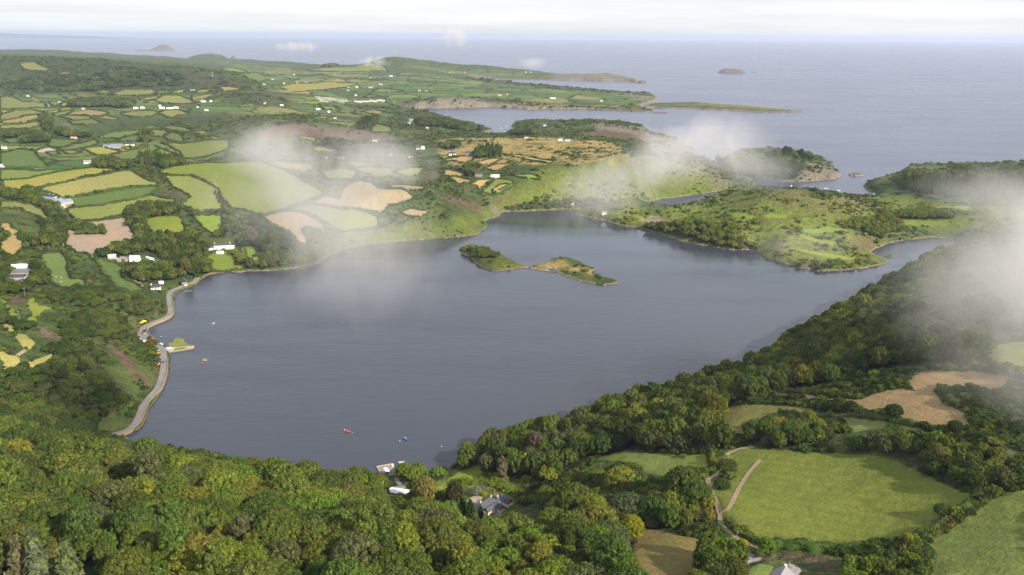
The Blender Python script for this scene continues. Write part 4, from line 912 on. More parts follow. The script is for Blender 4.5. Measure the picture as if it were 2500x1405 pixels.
# ------------------------------------------------------------------ where trees and bushes stand
KEEP_OUT = [apoly(s) for s in ("1258,1222 1325,1232 1330,1296 1268,1312", "20,1385 230,1385 270,1600 -20,1600", "1118,1200 1140,1188 1180,1182 1215,1196 1262,1218 1268,1250 1275,1322 1222,1348 1185,1344 1160,1312 1140,1246 1126,1236", "955,1183 1005,1176 1010,1188 1000,1214 958,1212 945,1198", "1868,1366 1920,1362 1955,1382 1960,1420 1860,1420",
  "908,1126 966,1126 968,1186 940,1192 905,1188", "508,592 572,584 576,610 560,624 520,628 506,612", "24,640 80,636 82,700 30,705", "104,468 178,468 190,510 110,500", "364,688 400,684 402,710 362,712", "440,680 462,678 470,696 440,704", "318,622 350,622 352,642 318,642", "266,620 300,620 316,642 300,646 266,640", "354,616 380,620 396,636 404,652 380,654 352,634", "1782,1358 1870,1350 1875,1380 1790,1384", "1520,1300 1540,1300 1544,1420 1518,1420", "560,522 592,522 594,544 558,544", "195,385 240,385 240,408 200,410", "1165,415 1218,422 1216,442 1150,442", "1092,362 1162,362 1164,388 1094,388")]
FPOLY = [P for P, i in allp]
NO_TREE_FIELDS = FPOLY
LANES = [np.array([at(u, v) for u, v in pl(s)]) for s in ("950,1194 985,1190 1012,1184 1040,1176", "1840,1092 1800,1098 1780,1106 1772,1122 1760,1150 1740,1165 1728,1172", "985,1190 974,1180 966,1168")]
def free_of(x, y, polys, m=True):
    b = np.zeros(x.shape, bool)
    for P in polys: b |= pip(x, y, P)
    return ~b
def scatter(P, step, jit=.45, g=nr):
    x0, y0 = P.min(0); x1, y1 = P.max(0)
    nx = int((x1 - x0) / step) + 1; ny = int((y1 - y0) / step) + 1
    X, Y = np.meshgrid(np.arange(nx), np.arange(ny)); X = X + .5 * (Y % 2)
    x = x0 + (X + g.uniform(-jit, jit, X.shape)) * step; y = y0 + (Y + g.uniform(-jit, jit, X.shape)) * step
    x, y = x.ravel(), y.ravel(); k = pip(x, y, P); return x[k], y[k]
TREES = []    # x, y, z, r, h, kind, zone
STEP = {'scruba': 6, 'scrubb': 5.5, 'scrubc': 5.5, 'scrubd': 5.5, 'scrube': 5.5, 'scrubf': 5.5, 'near': 7.6, 'slope': 8.2, 'shore': 6.5, 'garden': 4.6, 'clump': 6.5, 'belt': 6.5, 'bottom': 6.0, 'bottomb': 6.0, 'fieldclump': 7, 'isletrees': 6.5, 'plantation': 8.5, 'hillwood': 48, 'headwood': 30}
for zn, P in woodp.items():
    cx, cyy = P.mean(0); D = math.hypot(cx, cyy)
    st = STEP.get(zn, 8.0 if D < 1400 else 7 + D / 420)
    x, y = scatter(P, st)
    k = free_of(x, y, KEEP_OUT)
    if zn not in ('fieldclump', 'islewood', 'isletrees'): k &= free_of(x, y, [p_ for p_ in FPOLY])
    for Ln in LANES: k &= segdist(x, y, Ln, False) > 4.5
    x, y = x[k], y[k]; z = hzs(x, y); k = z > .4; x, y, z = x[k], y[k], z[k]
    for a, b, c_ in zip(x, y, z):
        r = st * rnd.uniform(.55, .98); h = r * rnd.uniform(1.5, 1.9)
        if D > 1400: h = min(h, 10 + D / 700)
        if zn == 'near': r *= rnd.choice((.65, .85, 1.0, 1.15, 1.45)); h = r * rnd.uniform(1.1, 1.55) if r > 6 else r * rnd.uniform(1.4, 1.9)
        kind = 'broad'
        if zn == 'plantation' or (zn in ('heathpines', 'dome', 'lonetrees', 'pines') and rnd.random() < .6): kind = 'coni'; h = st * rnd.uniform(1.5, 2.2); r = h * .62
        elif rnd.random() < .07: kind = 'tall'; 
        if zn == 'hillwood': r = st * .6; h = r * .75
        if zn == 'shore': h *= .82
        if zn in ('villa', 'villab', 'villac', 'villad', 'lane', 'leftwood', 'farmwood', 'fieldclump'): r *= .86; h *= .72
        if zn in ('bottomb', 'belt', 'clump'): r *= .85; h *= .78
        if zn == 'plantation': r *= .85; h *= .8
        if zn == 'garden': r *= .8; h = r * rnd.uniform(.9, 1.5)
        if zn.startswith('scrub'): h = r * rnd.uniform(.9, 1.25)
        if zn == 'rapids': r *= .55; h *= .35
        if zn in ('southwood', 'southclump', 'valleytrees'): h *= .7; r *= .85
        if zn in ('isletrees',): r *= .8; h = r * 1.0
        TREES.append((a, b, c_, r, h, kind, zn))
def inview(x, y, z):
    d = Vector((x, y, z - CAM_H)); w = d.dot(FW)
    if w <= 1: return None
    return (U0 + F_PX * d.dot(RT) / w, V0 - F_PX * d.dot(UP) / w, w)
rank = []
for i, t_ in enumerate(TREES):
    p = inview(t_[0], t_[1], t_[2] + t_[4] * .6)
    if p and -30 < p[0] < 2530 and p[1] < 1480: rank.append((t_[3] / p[2], i))
rank.sort(reverse=True)
print('trees', len(TREES), 'in view', len(rank))
ZONE = {'near': ('{c} broadleaf tree in the unbroken wood on the near hillside', 'trees of the wood on the near hillside'), 'slope': ('{c} broadleaf tree in the wood along the lake shore slope', 'trees of the wood on the lake shore slope'), 'garden': ('{c} tree in the garden around the slate roofed house', 'trees round the slate roofed house'), 'shore': ('{c} tree in the row behind the stone jetty', 'trees in the row behind the jetty'), 'belt': ('{c} tree in the belt along the top of the big green field', 'trees in the belt above the big field'), 'clump': ('{c} tree in the round copse above the big green field', 'trees in the copse above the big field'), 'bottom': ('{c} tree in the clump beside the rusty rough grass', 'trees beside the rusty rough grass'), 'bottomb': ('{c} tree along the lower edge of the big green field', 'trees on the lower edge of the big field')}
def zcol(zn, x, y, g=rnd):
    q = fbm(np.array([x / 35.0]), np.array([y / 35.0]), 2)[0] + g.uniform(-.22, .22)
    if zn == 'near': L = ['deep green', 'mid green', 'grey green', 'mid green', 'deep green', 'olive green', 'mid green', 'olive green', 'yellowish green', 'fresh green', 'mid green', 'golden olive']; 
    elif zn in ('slope', 'belt', 'clump'): L = ['dark green', 'deep green', 'mid green', 'deep green', 'olive green', 'mid green', 'deep green', 'grey green', 'olive green', 'mid green', 'yellowish green']
    elif zn in ('shore', 'bottom', 'bottomb'): L = ['deep green', 'mid green', 'deep green', 'fresh green']
    elif zn.startswith('scrub'): L = ['dark green', 'dark green', 'deep green', 'dark green', 'grey green', 'deep green', 'mid green']  # cloud shade over the left hillside, put into darker leaf colours
    elif zn == 'garden': L = ['mid green', 'fresh green', 'olive green', 'deep green', 'grey green']
    elif zn in ('isletrees', 'southwood', 'rapids', 'southclump', 'valleytrees'): L = ['mid green', 'fresh green', 'olive green', 'yellowish green', 'fresh green', 'yellowish green']
    elif zn in ('plantation', 'hillwood', 'islewood', 'bayside', 'dome'): L = ['dark green', 'deep green', 'dark green', 'grey green']
    else: L = ['dark green', 'deep green', 'mid green', 'deep green', 'olive green', 'dark green']
    return L[int(min(max((q - .15) / .7, 0), .999) * len(L))] if g.random() < .8 else g.choice(L)
LM = [(275,1062,'the end of the lake road'),(195,1105,'the bright lime green tree'),(242,1200,'the small round lime tree'),(110,1370,'the brownish spruces'),(850,1150,'the shore left of the jetty'),(940,1145,'the jetty'),(976,1198,'the white roofed shed'),(1040,1215,'the golden willow'),(1200,1240,'the slate roofed house'),(1226,1160,'the copper brown tree'),(1282,1145,'the golden yellow shrub'),(1308,1105,'the greyish bare tree'),(1542,1305,'the yellow lane tree'),(1640,1360,'the rusty rough grass'),(1600,1140,'the small green field'),(1738,1000,'the large round olive tree'),(1770,1120,'the start of the earth path'),(1750,1240,'the bend of the earth path'),(1905,1395,'the white gabled house'),(2060,1330,'the big green field'),(1840,890,'the bend of the lake shore'),(1582,934,'the dark mooring buoy'),(1900,1010,'the olive field'),(2180,1008,'the lone dark bush'),(2330,980,'the straw clearing'),(2450,870,'the pale meadow by the cloud'),(450,1260,'the middle of the near wood'),(720,1230,'the lake side of the near wood'),(450,1400,'the bottom edge of the wood'),(850,1390,'the bottom middle of the wood'),(1250,1390,'the wood edge below the house'),(2250,1130,'the top corner of the big field'),(600,1120,'the shore below the road'),(1420,1030,'the wooded shore point')]
ORD = ['', ', second from it', ', third', ', fourth', ', fifth', ', sixth', ', seventh', ', eighth', ', ninth', ', tenth']
_seen = {}
def tree_label(cn_, x, y, z, r, h, kind):
    p = inview(x, y, z + h * .7); d, lu, lv, nm = min((math.hypot(p[0] - a, p[1] - b), a, b, c) for a, b, c in LM)
    sz = 'tall narrow' if kind == 'tall' else ('small', 'broad', 'large')[(r > 5.3) + (r > 7.2)]
    du, dv = p[0] - lu, p[1] - lv; dr = ('right of' if du > 0 else 'left of') if abs(du) > abs(dv) else ('below' if dv > 0 else 'above')
    k = f'{sz} {cn_} tree {dr} {nm}'; n_ = _seen.get(k, 0); _seen[k] = n_ + 1
    return k + ORD[min(n_, 9)]
solo = set()
N_SOLO = 290
def _ld(i):
    p = inview(*TREES[i][:3]); return min(math.hypot(p[0] - a, p[1] - b) for a, b, c in LM)
for i in sorted([i for _, i in rank[:N_SOLO]], key=_ld):
    x, y, z, r, h, kind, zn = TREES[i]; solo.add(i)
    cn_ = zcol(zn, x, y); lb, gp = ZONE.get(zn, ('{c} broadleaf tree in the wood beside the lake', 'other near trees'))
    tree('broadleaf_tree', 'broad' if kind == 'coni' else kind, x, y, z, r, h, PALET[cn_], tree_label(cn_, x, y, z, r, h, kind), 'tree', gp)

def scatter_mass(name, protos, pts, mat):
    """one object: source shapes and loose points in one mesh, set out by geometry nodes. pts: x,y,z,scale xy,scale z,rot,tint r,g,b,proto"""
    V = []; F = []; pid = []; o = 0
    tris, quads = [], []
    for k, (QV, QF, TV, TF) in enumerate(protos):
        V.append(QV); pid += [k + 1] * len(QV); quads.append(QF + o); o += len(QV)
        if len(TF): V.append(TV); pid += [k + 1] * len(TV); tris.append(TF + o); o += len(TV)
    P = np.array(pts, float); V.append(P[:, :3]); pid += [0] * len(P)
    V = np.vstack(V); quads = np.vstack(quads); tris = np.vstack(tris) if tris else np.zeros((0, 3), int)
    me = bpy.data.meshes.new(name); me.vertices.add(len(V)); me.vertices.foreach_set('co', V.astype(np.float32).ravel())
    li = np.concatenate([quads.ravel(), tris.ravel()]); me.loops.add(len(li)); me.loops.foreach_set('vertex_index', li.astype(np.int32))
    ls = np.concatenate([np.arange(len(quads)) * 4, len(quads) * 4 + np.arange(len(tris)) * 3]); me.polygons.add(len(ls)); me.polygons.foreach_set('loop_start', ls.astype(np.int32)); me.update(calc_edges=True)
    me.materials.append(mat); nv = len(V); npt = len(P); off = nv - npt
    def put(an, ty, key, vals):
        a = me.attributes.new(an, ty, 'POINT'); full = np.zeros((nv, vals.shape[1]) if vals.ndim > 1 else nv, vals.dtype); full[off:] = vals; a.data.foreach_set(key, full.ravel())
    a = me.attributes.new('pid', 'INT', 'POINT'); a.data.foreach_set('value', np.array(pid, np.int32))
    put('scl', 'FLOAT_VECTOR', 'vector', np.stack([P[:, 3], P[:, 3], P[:, 4]], -1).astype(np.float32))
    put('rot', 'FLOAT_VECTOR', 'vector', np.stack([P[:, 5] * 0, P[:, 5] * 0, P[:, 5]], -1).astype(np.float32))
    put('tint', 'FLOAT_VECTOR', 'vector', P[:, 6:9].astype(np.float32)); put('which', 'INT', 'value', P[:, 9].astype(np.int32))
    ob = bpy.data.objects.new(name, me); C.objects.link(ob)
    ng = bpy.data.node_groups.new(name + ' layout', 'GeometryNodeTree'); ng.interface.new_socket('Geometry', in_out='INPUT', socket_type='NodeSocketGeometry'); ng.interface.new_socket('Geometry', in_out='OUTPUT', socket_type='NodeSocketGeometry')
    N = ng.nodes; L = ng.links; gi_ = N.new('NodeGroupInput'); go = N.new('NodeGroupOutput')
    def na(nm, dt):
        q = N.new('GeometryNodeInputNamedAttribute'); q.data_type = dt; q.inputs[0].default_value = nm; return q.outputs[0]
    pa = na('pid', 'INT'); g2 = N.new('GeometryNodeGeometryToInstance')
    def sepa(val):
        c_ = N.new('FunctionNodeCompare'); c_.data_type = 'INT'; c_.operation = 'EQUAL'; L.new(pa, c_.inputs[2]); c_.inputs[3].default_value = val
        s = N.new('GeometryNodeSeparateGeometry'); s.domain = 'POINT'; L.new(gi_.outputs[0], s.inputs[0]); L.new(c_.outputs[0], s.inputs[1]); return s.outputs[0]
    for k in reversed(range(len(protos))): L.new(sepa(k + 1), g2.inputs[0])
    ip = N.new('GeometryNodeInstanceOnPoints'); L.new(sepa(0), ip.inputs['Points']); L.new(g2.outputs[0], ip.inputs['Instance']); ip.inputs['Pick Instance'].default_value = True
    L.new(na('which', 'INT'), ip.inputs['Instance Index']); L.new(na('rot', 'FLOAT_VECTOR'), ip.inputs['Rotation']); L.new(na('scl', 'FLOAT_VECTOR'), ip.inputs['Scale'])
    L.new(ip.outputs[0], go.inputs[0])
    md = ob.modifiers.new('layout', 'NODES'); md.node_group = ng; ob['kind'] = 'stuff'; return ob
def tint(cn_, s=.12):
    c = PALET[cn_] if isinstance(cn_, str) else cn_; return tuple(v * (1 + rnd.uniform(-s, s)) for v in c)
MIDC = [crown_broad(300 + i, 1.0, 1.05 + .12 * (i % 3), 34, 1700, .068, r0=.15, r1=.29) for i in range(4)]
FARC = [crown_broad(320 + i, 1.0, 1.1, 12, 320, .16, r0=.26, r1=.4) for i in range(3)]
CONF = [crown_conifer(330 + i, .36, 1.0, 420, .085) for i in range(2)]
mid_pts, far_pts = [], []
for i, (x, y, z, r, h, kind, zn) in enumerate(TREES):
    if i in solo: continue
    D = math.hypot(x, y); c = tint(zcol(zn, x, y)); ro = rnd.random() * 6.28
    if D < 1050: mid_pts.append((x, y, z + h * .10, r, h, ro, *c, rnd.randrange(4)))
    elif kind == 'coni': far_pts.append((x, y, z, r, h, ro, *c, 3 + rnd.randrange(2)))
    else: far_pts.append((x, y, z + (h * .06 if zn != 'hillwood' else -h * .3), r, h, ro, *c, rnd.randrange(3)))
ob = scatter_mass('woodland', MIDC, mid_pts, MT_LEAF)
ob = scatter_mass('distant_woods', FARC + CONF, far_pts, MT_LEAF)
print('woods', len(mid_pts), len(far_pts), round(time.time() - T0, 1))

# scrub and gorse on the open hillsides
g = nr
ISL = [LAND[1], LAND[2]]
na_, dl = int(R(88.5) / .0040), .0086
nl_ = int(math.log(5600 / 330) / dl)
A_, L_ = np.meshgrid(np.arange(na_), np.arange(nl_))
a = R(-42.5) + (A_ + g.random(A_.shape)) * .0040; l = math.log(330) + (L_ + g.random(A_.shape)) * dl
r_ = np.exp(l); X = (r_ * np.sin(a)).ravel(); Y = (r_ * np.cos(a)).ravel(); D = r_.ravel()
z = hzs(X, Y); fa = np.clip(((np.arctan2(X, Y) - AZ[0]) / (AZ[1] - AZ[0])).round().astype(int), 0, NA - 1); fr_ = np.clip(np.searchsorted(RR, D), 0, NRW - 1)
dens = fbm(X / 60, Y / 60, 3) * .6 + fbm(X / 16, Y / 16, 2) * .4
k = (z > 1.2) & (dens > np.where(D < 1050, .44, .47)) & (M_heath[fr_, fa] < .6) | (z > 1.2) & (dens > .60) & (M_heath[fr_, fa] >= .6)
k &= (M_heather[fr_, fa] < .5) & (M_farm[fr_, fa] < .5) & (M_wood[fr_, fa] < .95) & (SD[fr_, fa] > 3) & (dn[fr_, fa] > 6) & (dp[fr_, fa] > 8)
k &= ~((M_rock[fr_, fa] > .6) & (dens < .56))
X, Y, D, z, fr_, fa, dens = [q[k] for q in (X, Y, D, z, fr_, fa, dens)]
k = free_of(X, Y, FPOLY) & free_of(X, Y, KEEP_OUT) & free_of(X, Y, [LAND[1 + list(ISLES).index('long')]]) & (free_of(X, Y, ISL) | (nr.random(len(X)) < .25))
for s in ("1840,1092 1800,1098 1780,1106 1772,1122 1760,1150 1740,1165 1728,1172 1735,1195 1752,1235 1758,1258 1764,1286 1788,1306 1820,1326 1856,1338", "471,430 493,440 525,451 532,461 525,474 532,482", "640,528 680,516 735,496 790,475", "64,855 55,862 42,871", "950,1194 985,1190 1012,1184 1040,1176", "340,688 348,700 352,704", "158,600 150,585 152,565 165,552 176,546"):
    k &= segdist(X, Y, np.array([at(u, v) for u, v in pl(s)]), False) > 4.0
X, Y, D, z, fr_, fa, dens = [q[k] for q in (X, Y, D, z, fr_, fa, dens)]
bri = M_bright[fr_, fa]
k = ~((bri > .4) & (dens < .53)); X, Y, D, z, fr_, fa, dens, bri = [q[k] for q in (X, Y, D, z, fr_, fa, dens, bri)]
BUSH = [crown_broad(400 + i, 1.0, .95, 10, 420, .13, low=-.1, r0=.26, r1=.42) for i in range(4)]
BUSHF = [crown_broad(420 + i, 1.0, .9, 6, 110, .24, low=0, r0=.34, r1=.5) for i in range(3)]
bp, bf = [], []
for x, y, d, zz, b, dd in zip(X, Y, D, z, bri, dens):
    big = rnd.random() < .16
    r = (rnd.uniform(1.2, 2.6) if not big else rnd.uniform(2.6, 4.4)) * (1 + max(0, d - 900) / 1500)
    h = r * rnd.uniform(.75, 1.25) if d < 1500 else r * rnd.uniform(.6, .9)
    if b > .4 and rnd.random() < .94: cn_ = rnd.choice(['fresh green', 'mid green', 'yellowish green', 'yellowish green', 'fresh green'])
    else: cn_ = rnd.choice(['dark green', 'deep green', 'dark green', 'mid green', 'olive green', 'deep green', 'deep green'])
    t_ = (x, y, zz - r * .12, r, h, rnd.random() * 6.28, *tint(cn_, .2), rnd.randrange(4 if d < 1150 else 3))
    (bp if d < 1150 else bf).append(t_)
for P, i in allp:      # bushes and small trees grown up in the hedgerows
    D0 = math.hypot(*P.mean(0))
    if D0 < 650 or D0 > 4200 or P[:, 0].mean() > 250 + D0 * .12: continue
    Ls = np.vstack([P, P[:1]]); step_ = 14 + D0 / 90
    for a_, b_ in zip(Ls[:-1], Ls[1:]):
        for q in range(int(np.linalg.norm(b_ - a_) / step_ + rnd.random())):
            if rnd.random() < .45: continue
            p_ = a_ + (b_ - a_) * rnd.random(); r = rnd.uniform(1.3, 3.0) * (1 + max(0, D0 - 900) / 2600); zz = hz(*p_)
            if zz < .6: continue
            (bp if D0 < 1150 else bf).append((p_[0], p_[1], zz - .3, r, r * rnd.uniform(.9, 1.5), rnd.random() * 6.28, *tint(rnd.choice(['dark green', 'deep green', 'mid green']), .2), rnd.randrange(3)))
scatter_mass('scrub', BUSH, bp, MT_LEAF); scatter_mass('distant_scrub', BUSHF, bf, MT_LEAF)
print('scrub', len(bp), len(bf), round(time.time() - T0, 1))
# ------------------------------------------------------------------ hedges round the fields
MT_HEDGE = MT_LEAF
def hedge_mesh(name, L, w, h, closed=True, gaps=.06):
    """a hedge bank: a bumpy green ridge with leaf sprays along its top"""
    L = np.vstack([L, L[:1]]) if closed else L
    D = math.hypot(*L.mean(0)); st = max(2.0, D / 420)
    pts = [L[0]]
    for a, b in zip(L[:-1], L[1:]):
        k = max(1, int(np.linalg.norm(b - a) / st))
        for j in range(k): pts.append(a + (b - a) * (j + 1) / k)
    P = np.array(pts); N = normals(P); V, F = [], []; QV, QF = [], []; o = 0; oq = 0; prev = False
    g = np.random.default_rng(int(abs(P[0, 0]) * 7) % 9999)
    for i in range(len(P)):
        if g.random() < gaps: prev = False; continue
        hh = h * (.55 + .9 * g.random()); ww = w * (.7 + .6 * g.random()); z = hz(*P[i]); c = P[i] + N[i] * g.normal(0, .15 * w)
        for q, zz in ((-.5, -.3), (-.42, .6), (0, 1.0), (.42, .6), (.5, -.3)): V.append((c[0] + N[i][0] * ww * q, c[1] + N[i][1] * ww * q, z + hh * zz))
        if prev: F += [(o - 5 + q, o - 4 + q, o + 1 + q, o + q) for q in range(4)]
        o += 5; prev = True
        m_ = max(5, int(2.4 * w * (h if D < 600 else 1)))
        cc = np.array([c[0], c[1], z + hh * .7]) + g.normal(0, 1, (m_, 3)) * np.array([ww * .35, ww * .35, hh * .3]); v, f = leaf_quads(cc, np.tile([0, 0, 1.0], (m_, 1)), .45 * h * .6 + .15 if D > 600 else .34, g)
        QV.append(v); QF.append(f + oq); oq += len(v)
    if not F: return None
    V = np.array(V); F = np.array(F); QV = np.vstack(QV); QF = np.vstack(QF)
    return mesh_qt(name, (np.vstack([V, QV]), np.vstack([F, QF + len(V)]), np.zeros((0, 3)), np.zeros((0, 3), int)), MT_HEDGE)
FLM = [(112,368,'the gravel pit'),(140,490,'the blue grey farm'),(150,430,'the yellow pasture'),(810,243,'the holiday park'),(770,212,'the broad yellow field'),(405,265,'the long farm'),(720,320,'the rocky dark ridge'),(700,384,'the pond'),(1168,428,'the stone farmhouse'),(900,475,'the harvested field'),(540,600,'the cream villa'),(1110,250,'the sea cliffs'),(250,165,'the wooded hill'),(620,240,'the green dome hill'),(350,345,'the lone tree clump'),(1105,376,'the white heath house'),(470,222,'the hillside farm'),(330,632,'the dormer house'),(950,150,'the far headland'),(600,440,'the wide bright pasture'),(900,190,'the far cream farmhouse'),(205,268,'the lane farmhouse'),(1960,570,'the grassy hill point'),(2260,540,'the valley by the cloud'),(500,530,'the villa woods'),(215,398,'the white bungalow')]
_hs = {}
def hedge_label(col, s):
    p = np.array(pl(s)).mean(0); d, lu, lv, nm = min((math.hypot(p[0] - a, (p[1] - b) * 2), a, b, c) for a, b, c in FLM); du, dv = p[0] - lu, (p[1] - lv) * 2
    cw = {TAN: 'tan', STR: 'straw', OLV: 'olive', LG: 'pale green', G: 'green', DG: 'deep green', YG: 'bright green', YEL: 'yellow', MEAD: 'dry meadow', PINK: 'pink'}.get(col, 'green')
    dr = 'beside' if d < 22 else ('right of' if du > 0 else 'left of') if abs(du) > abs(dv) else ('below' if dv > 0 else 'above'); k = f'dark hedge round a {cw} field {dr} {nm}'; n_ = _hs.get(k, 0); _hs[k] = n_ + 1
    return k + ORD[min(n_, 9)]
for i, (col, hg, ph, s) in enumerate(FIELDS):
    P = allp[i][0]; D = math.hypot(*P.mean(0))
    if not hg and (D < 900 or col in (GRV, BRN) or P[:, 0].mean() > 300): continue
    me = hedge_mesh('hedge', P, 2.6 + D / 1500, 1.9 + D / 2600)
    if me is None: continue
    o = bpy.data.objects.new('hedge', me); C.objects.link(o); o['tint'] = list(tint('dark green', .2))
    tag(o, 'dark hedge bank round the ' + ph if ph else hedge_label(col, s), 'hedge', 'hedges between the fields')
for s, w, h, lb in [("1856,1330 1940,1335 2040,1346 2092,1352 2124,1340", 7, 3.2, 'thick overgrown hedge along the bottom of the big green field'), ("2124,1338 2220,1322 2292,1290 2324,1264 2376,1228 2392,1206", 5, 2.6, 'hedge between the big green field and the field beside it'), ("1776,1272 1790,1292 1830,1316 1862,1328", 3, 2.0, 'low rough hedge beside the curving earth path'), ("2290,1050 2200,1032 2100,1016 2050,1014", 4, 2.2, 'hedge below the straw coloured clearing'), ("1600,1176 1700,1172 1736,1152 1740,1112", 3, 2.2, 'hedge round the small green field among trees'), ("2400,900 2430,912 2480,918", 4, 2.6, 'hedge above the straw coloured clearing'), ("1900,1010 1960,1018 2060,1020", 4, 3, 'bushy hedge between the olive field and the straw clearing'),
    ("584,596 600,612 604,630 600,642 590,648", 2.5, 1.6, 'curved hedge on the lawn below the cream villa'), ("0,413 30,412 80,414", 4, 3, 'hedge beside the lane left of the yellow pasture')]:
    me = hedge_mesh('hedge', np.array([at(u, v) for u, v in pl(s)]), w, h, False)
    o = bpy.data.objects.new('hedge', me); C.objects.link(o); o['tint'] = list(tint('deep green', .15)); tag(o, lb, 'hedge', 'hedges between the fields')

# ------------------------------------------------------------------ single trees and shrubs that stand out
def solo_tree(u, v, kind, r, h, col, label, name='broadleaf_tree', cat='tree', group=None, bark=None, mesh=None):
    x, y = at(u, v); return tree(name, kind, x, y, hz(x, y), r, h, col, label, cat, group, bark, mesh=mesh)
solo_tree(195, 1118, 'broad', 6.5, 12, (.16, .24, .022), 'bright lime green tree standing out of the near wood below the road')
solo_tree(242, 1212, 'broad', 4.2, 9, (.20, .25, .025), 'small round lime green tree in the middle of the near wood')
solo_tree(1542, 1322, 'broad', 5.5, 9, (.20, .22, .022), 'bright yellow green tree beside the dark lane by the rusty grass')
solo_tree(1738, 1032, 'broad', 8.5, 16, (.10, .10, .022), 'large round olive tree at the corner of the lakeside wood')
solo_tree(1687, 1022, 'coni', 3.2, 11, (.10, .15, .02), 'small pointed bright green conifer in the lakeside wood', 'conifer_tree')
solo_tree(2180, 1022, 'broad', 4.6, 7, PALET['dark green'], 'lone round dark bush at the edge of the straw clearing', 'bush', 'bush')
solo_tree(1812, 1344, 'broad', 2.8, 4.2, (.28, .27, .02), 'round yellow bush beside the end of the earth path', 'bush', 'bush')
solo_tree(2213, 1330, 'broad', 2.4, 4, (.22, .21, .02), 'small yellow bush on the lower hedge of the big field', 'bush', 'bush')
solo_tree(1282, 1160, 'tall', 5.0, 9, (.30, .27, .02), 'golden yellow shrub on the slope above the slate roofed house', 'bush', 'bush')
solo_tree(1226, 1176, 'tall', 5.2, 10.5, (.17, .115, .078), 'copper brown tree beside the garden lawn')
solo_tree(1308, 1122, 'broad', 7.0, 14, (.13, .115, .075), 'bare looking greyish brown tree at the top of the garden slope')
solo_tree(1040, 1232, 'broad', 7.0, 15, (.20, .175, .062), 'pale golden willow beside the garden lane')
solo_tree(1111, 1240, 'broad', 6.5, 13, (.06, .058, .026), 'dull brownish tree left of the gravel yard')
solo_tree(1130, 1276, 'tall', 3.6, 9, (.045, .085, .02), 'dense upright green conifer left of the house gable', 'conifer_tree')
solo_tree(1150, 1282, 'tall', 3.8, 9, (.036, .075, .02), 'tall dark green conifer in front of the house gable', 'conifer_tree')
solo_tree(1174, 1274, 'tall', 2.3, 5.5, (.022, .055, .018), 'clipped dark cypress against the front wall of the house', 'conifer_tree')
solo_tree(1164, 1210, 'broad', 3.6, 5.2, (.19, .20, .175), 'large round silver grey shrub behind the slate roofed house', 'bush', 'bush')
solo_tree(1177, 1203, 'broad', 2.4, 4.2, (.17, .18, .15), 'smaller silver grey shrub behind the slate roofed house', 'bush', 'bush')
solo_tree(1182, 1211, 'broad', 2.2, 2.2, (.30, .27, .02), 'low yellow shrub behind the house chimneys', 'bush', 'bush')
solo_tree(600, 602, 'broad', 8.0, 7, PALET['dark green'], 'spreading dark tree on the lawn beside the cream villa')
for u, v, lb in ((572, 622, 'upper'), (586, 632, 'middle'), (592, 642, 'lower')):
    solo_tree(u, v, 'broad', 7.5, 6, (.14, .19, .022), f'{lb} light green round bush on the lawn below the cream villa', 'bush', 'bush')
solo_tree(616, 598, 'broad', 10, 19, (.12, .11, .055), 'tall pale limbed tree beside the villa lawn', bark=MT_PALEBARK and trunk_mesh('trunk', 77, .9, .06, 7, MT_PALEBARK))
solo_tree(456, 672, 'broad', 7, 16, (.13, .13, .035), 'umbrella shaped pale green tree above the stone cottage')
solo_tree(370, 850, 'broad', 6.5, 6.5, (.095, .10, .022), 'round olive tree beside the lakeside car park')
for u, v, r, h, lb in ((62, 1420, 6.0, 24, 'left'), (105, 1425, 6.2, 26, 'middle'), (178, 1432, 6.5, 23, 'right')):
    solo_tree(u, v + 18, 'coni', r * 3.3, h * .98, (.120, .122, .066), f'brownish grey spruce in the bottom corner of the near wood, {lb} one of three', 'conifer_tree', 'tree', 'brownish spruces in the near wood')
for u, v, r, h, lb in ((1876, 390, 9, 15, 'leftmost'), (1888, 388, 8, 15, 'second'), (1916, 384, 9, 19, 'tallest'), (1926, 384, 8, 17, 'fourth'), (1955, 387, 6, 15, 'slender'), (1966, 389, 7, 12, 'sixth'), (1978, 391, 6, 9, 'smallest'), (1752, 396, 7, 14, 'hazy')):
    solo_tree(u, v, 'broad', r, h, PALET['dark green'], f'{lb} dark wind shaped tree on the crest of the wooded island', group='trees on the island crest')
for u, v, r, h, lb in ((150, 1270, 0, 0, ''),): pass
GSH = 'shrubs near the earth path'
for u, v, r, h, cn_, lb in ((1776, 1142, 5, 4, 'deep green', 'wide dark shrub overhanging the earth path at the top of the field'), (1762, 1192, 4.5, 3, 'dark green', 'flat dark bramble patch between the two earth paths'), (1740, 1130, 2.2, 3, 'yellowish green', 'small yellowish shrub on the small green field'), (2000, 1012, 4.5, 6, 'dark green', 'dark round shrub between the olive field and straw clearing'), (2050, 1008, 4.8, 6.5, 'deep green', 'round shrub left of the straw clearing'), (2075, 1012, 4.6, 7, 'dark green', 'dense dark shrub touching the straw clearing'), (2330, 1056, 4, 4.5, 'dark green', 'dark shrub at the lower tip of the straw clearing'), (2300, 1262, 4, 4.2, 'deep green', 'shrub on the hedge corner of the big field'), (1870, 1352, 4, 5, 'fresh green', 'leafy green shrub beside the tarmac yard'), (1850, 1362, 2.6, 3, 'bronze green', 'reddish brown shrub beside the tarmac yard')):
    solo_tree(u, v, 'broad', r, h, PALET[cn_], lb, 'bush', 'bush', GSH)

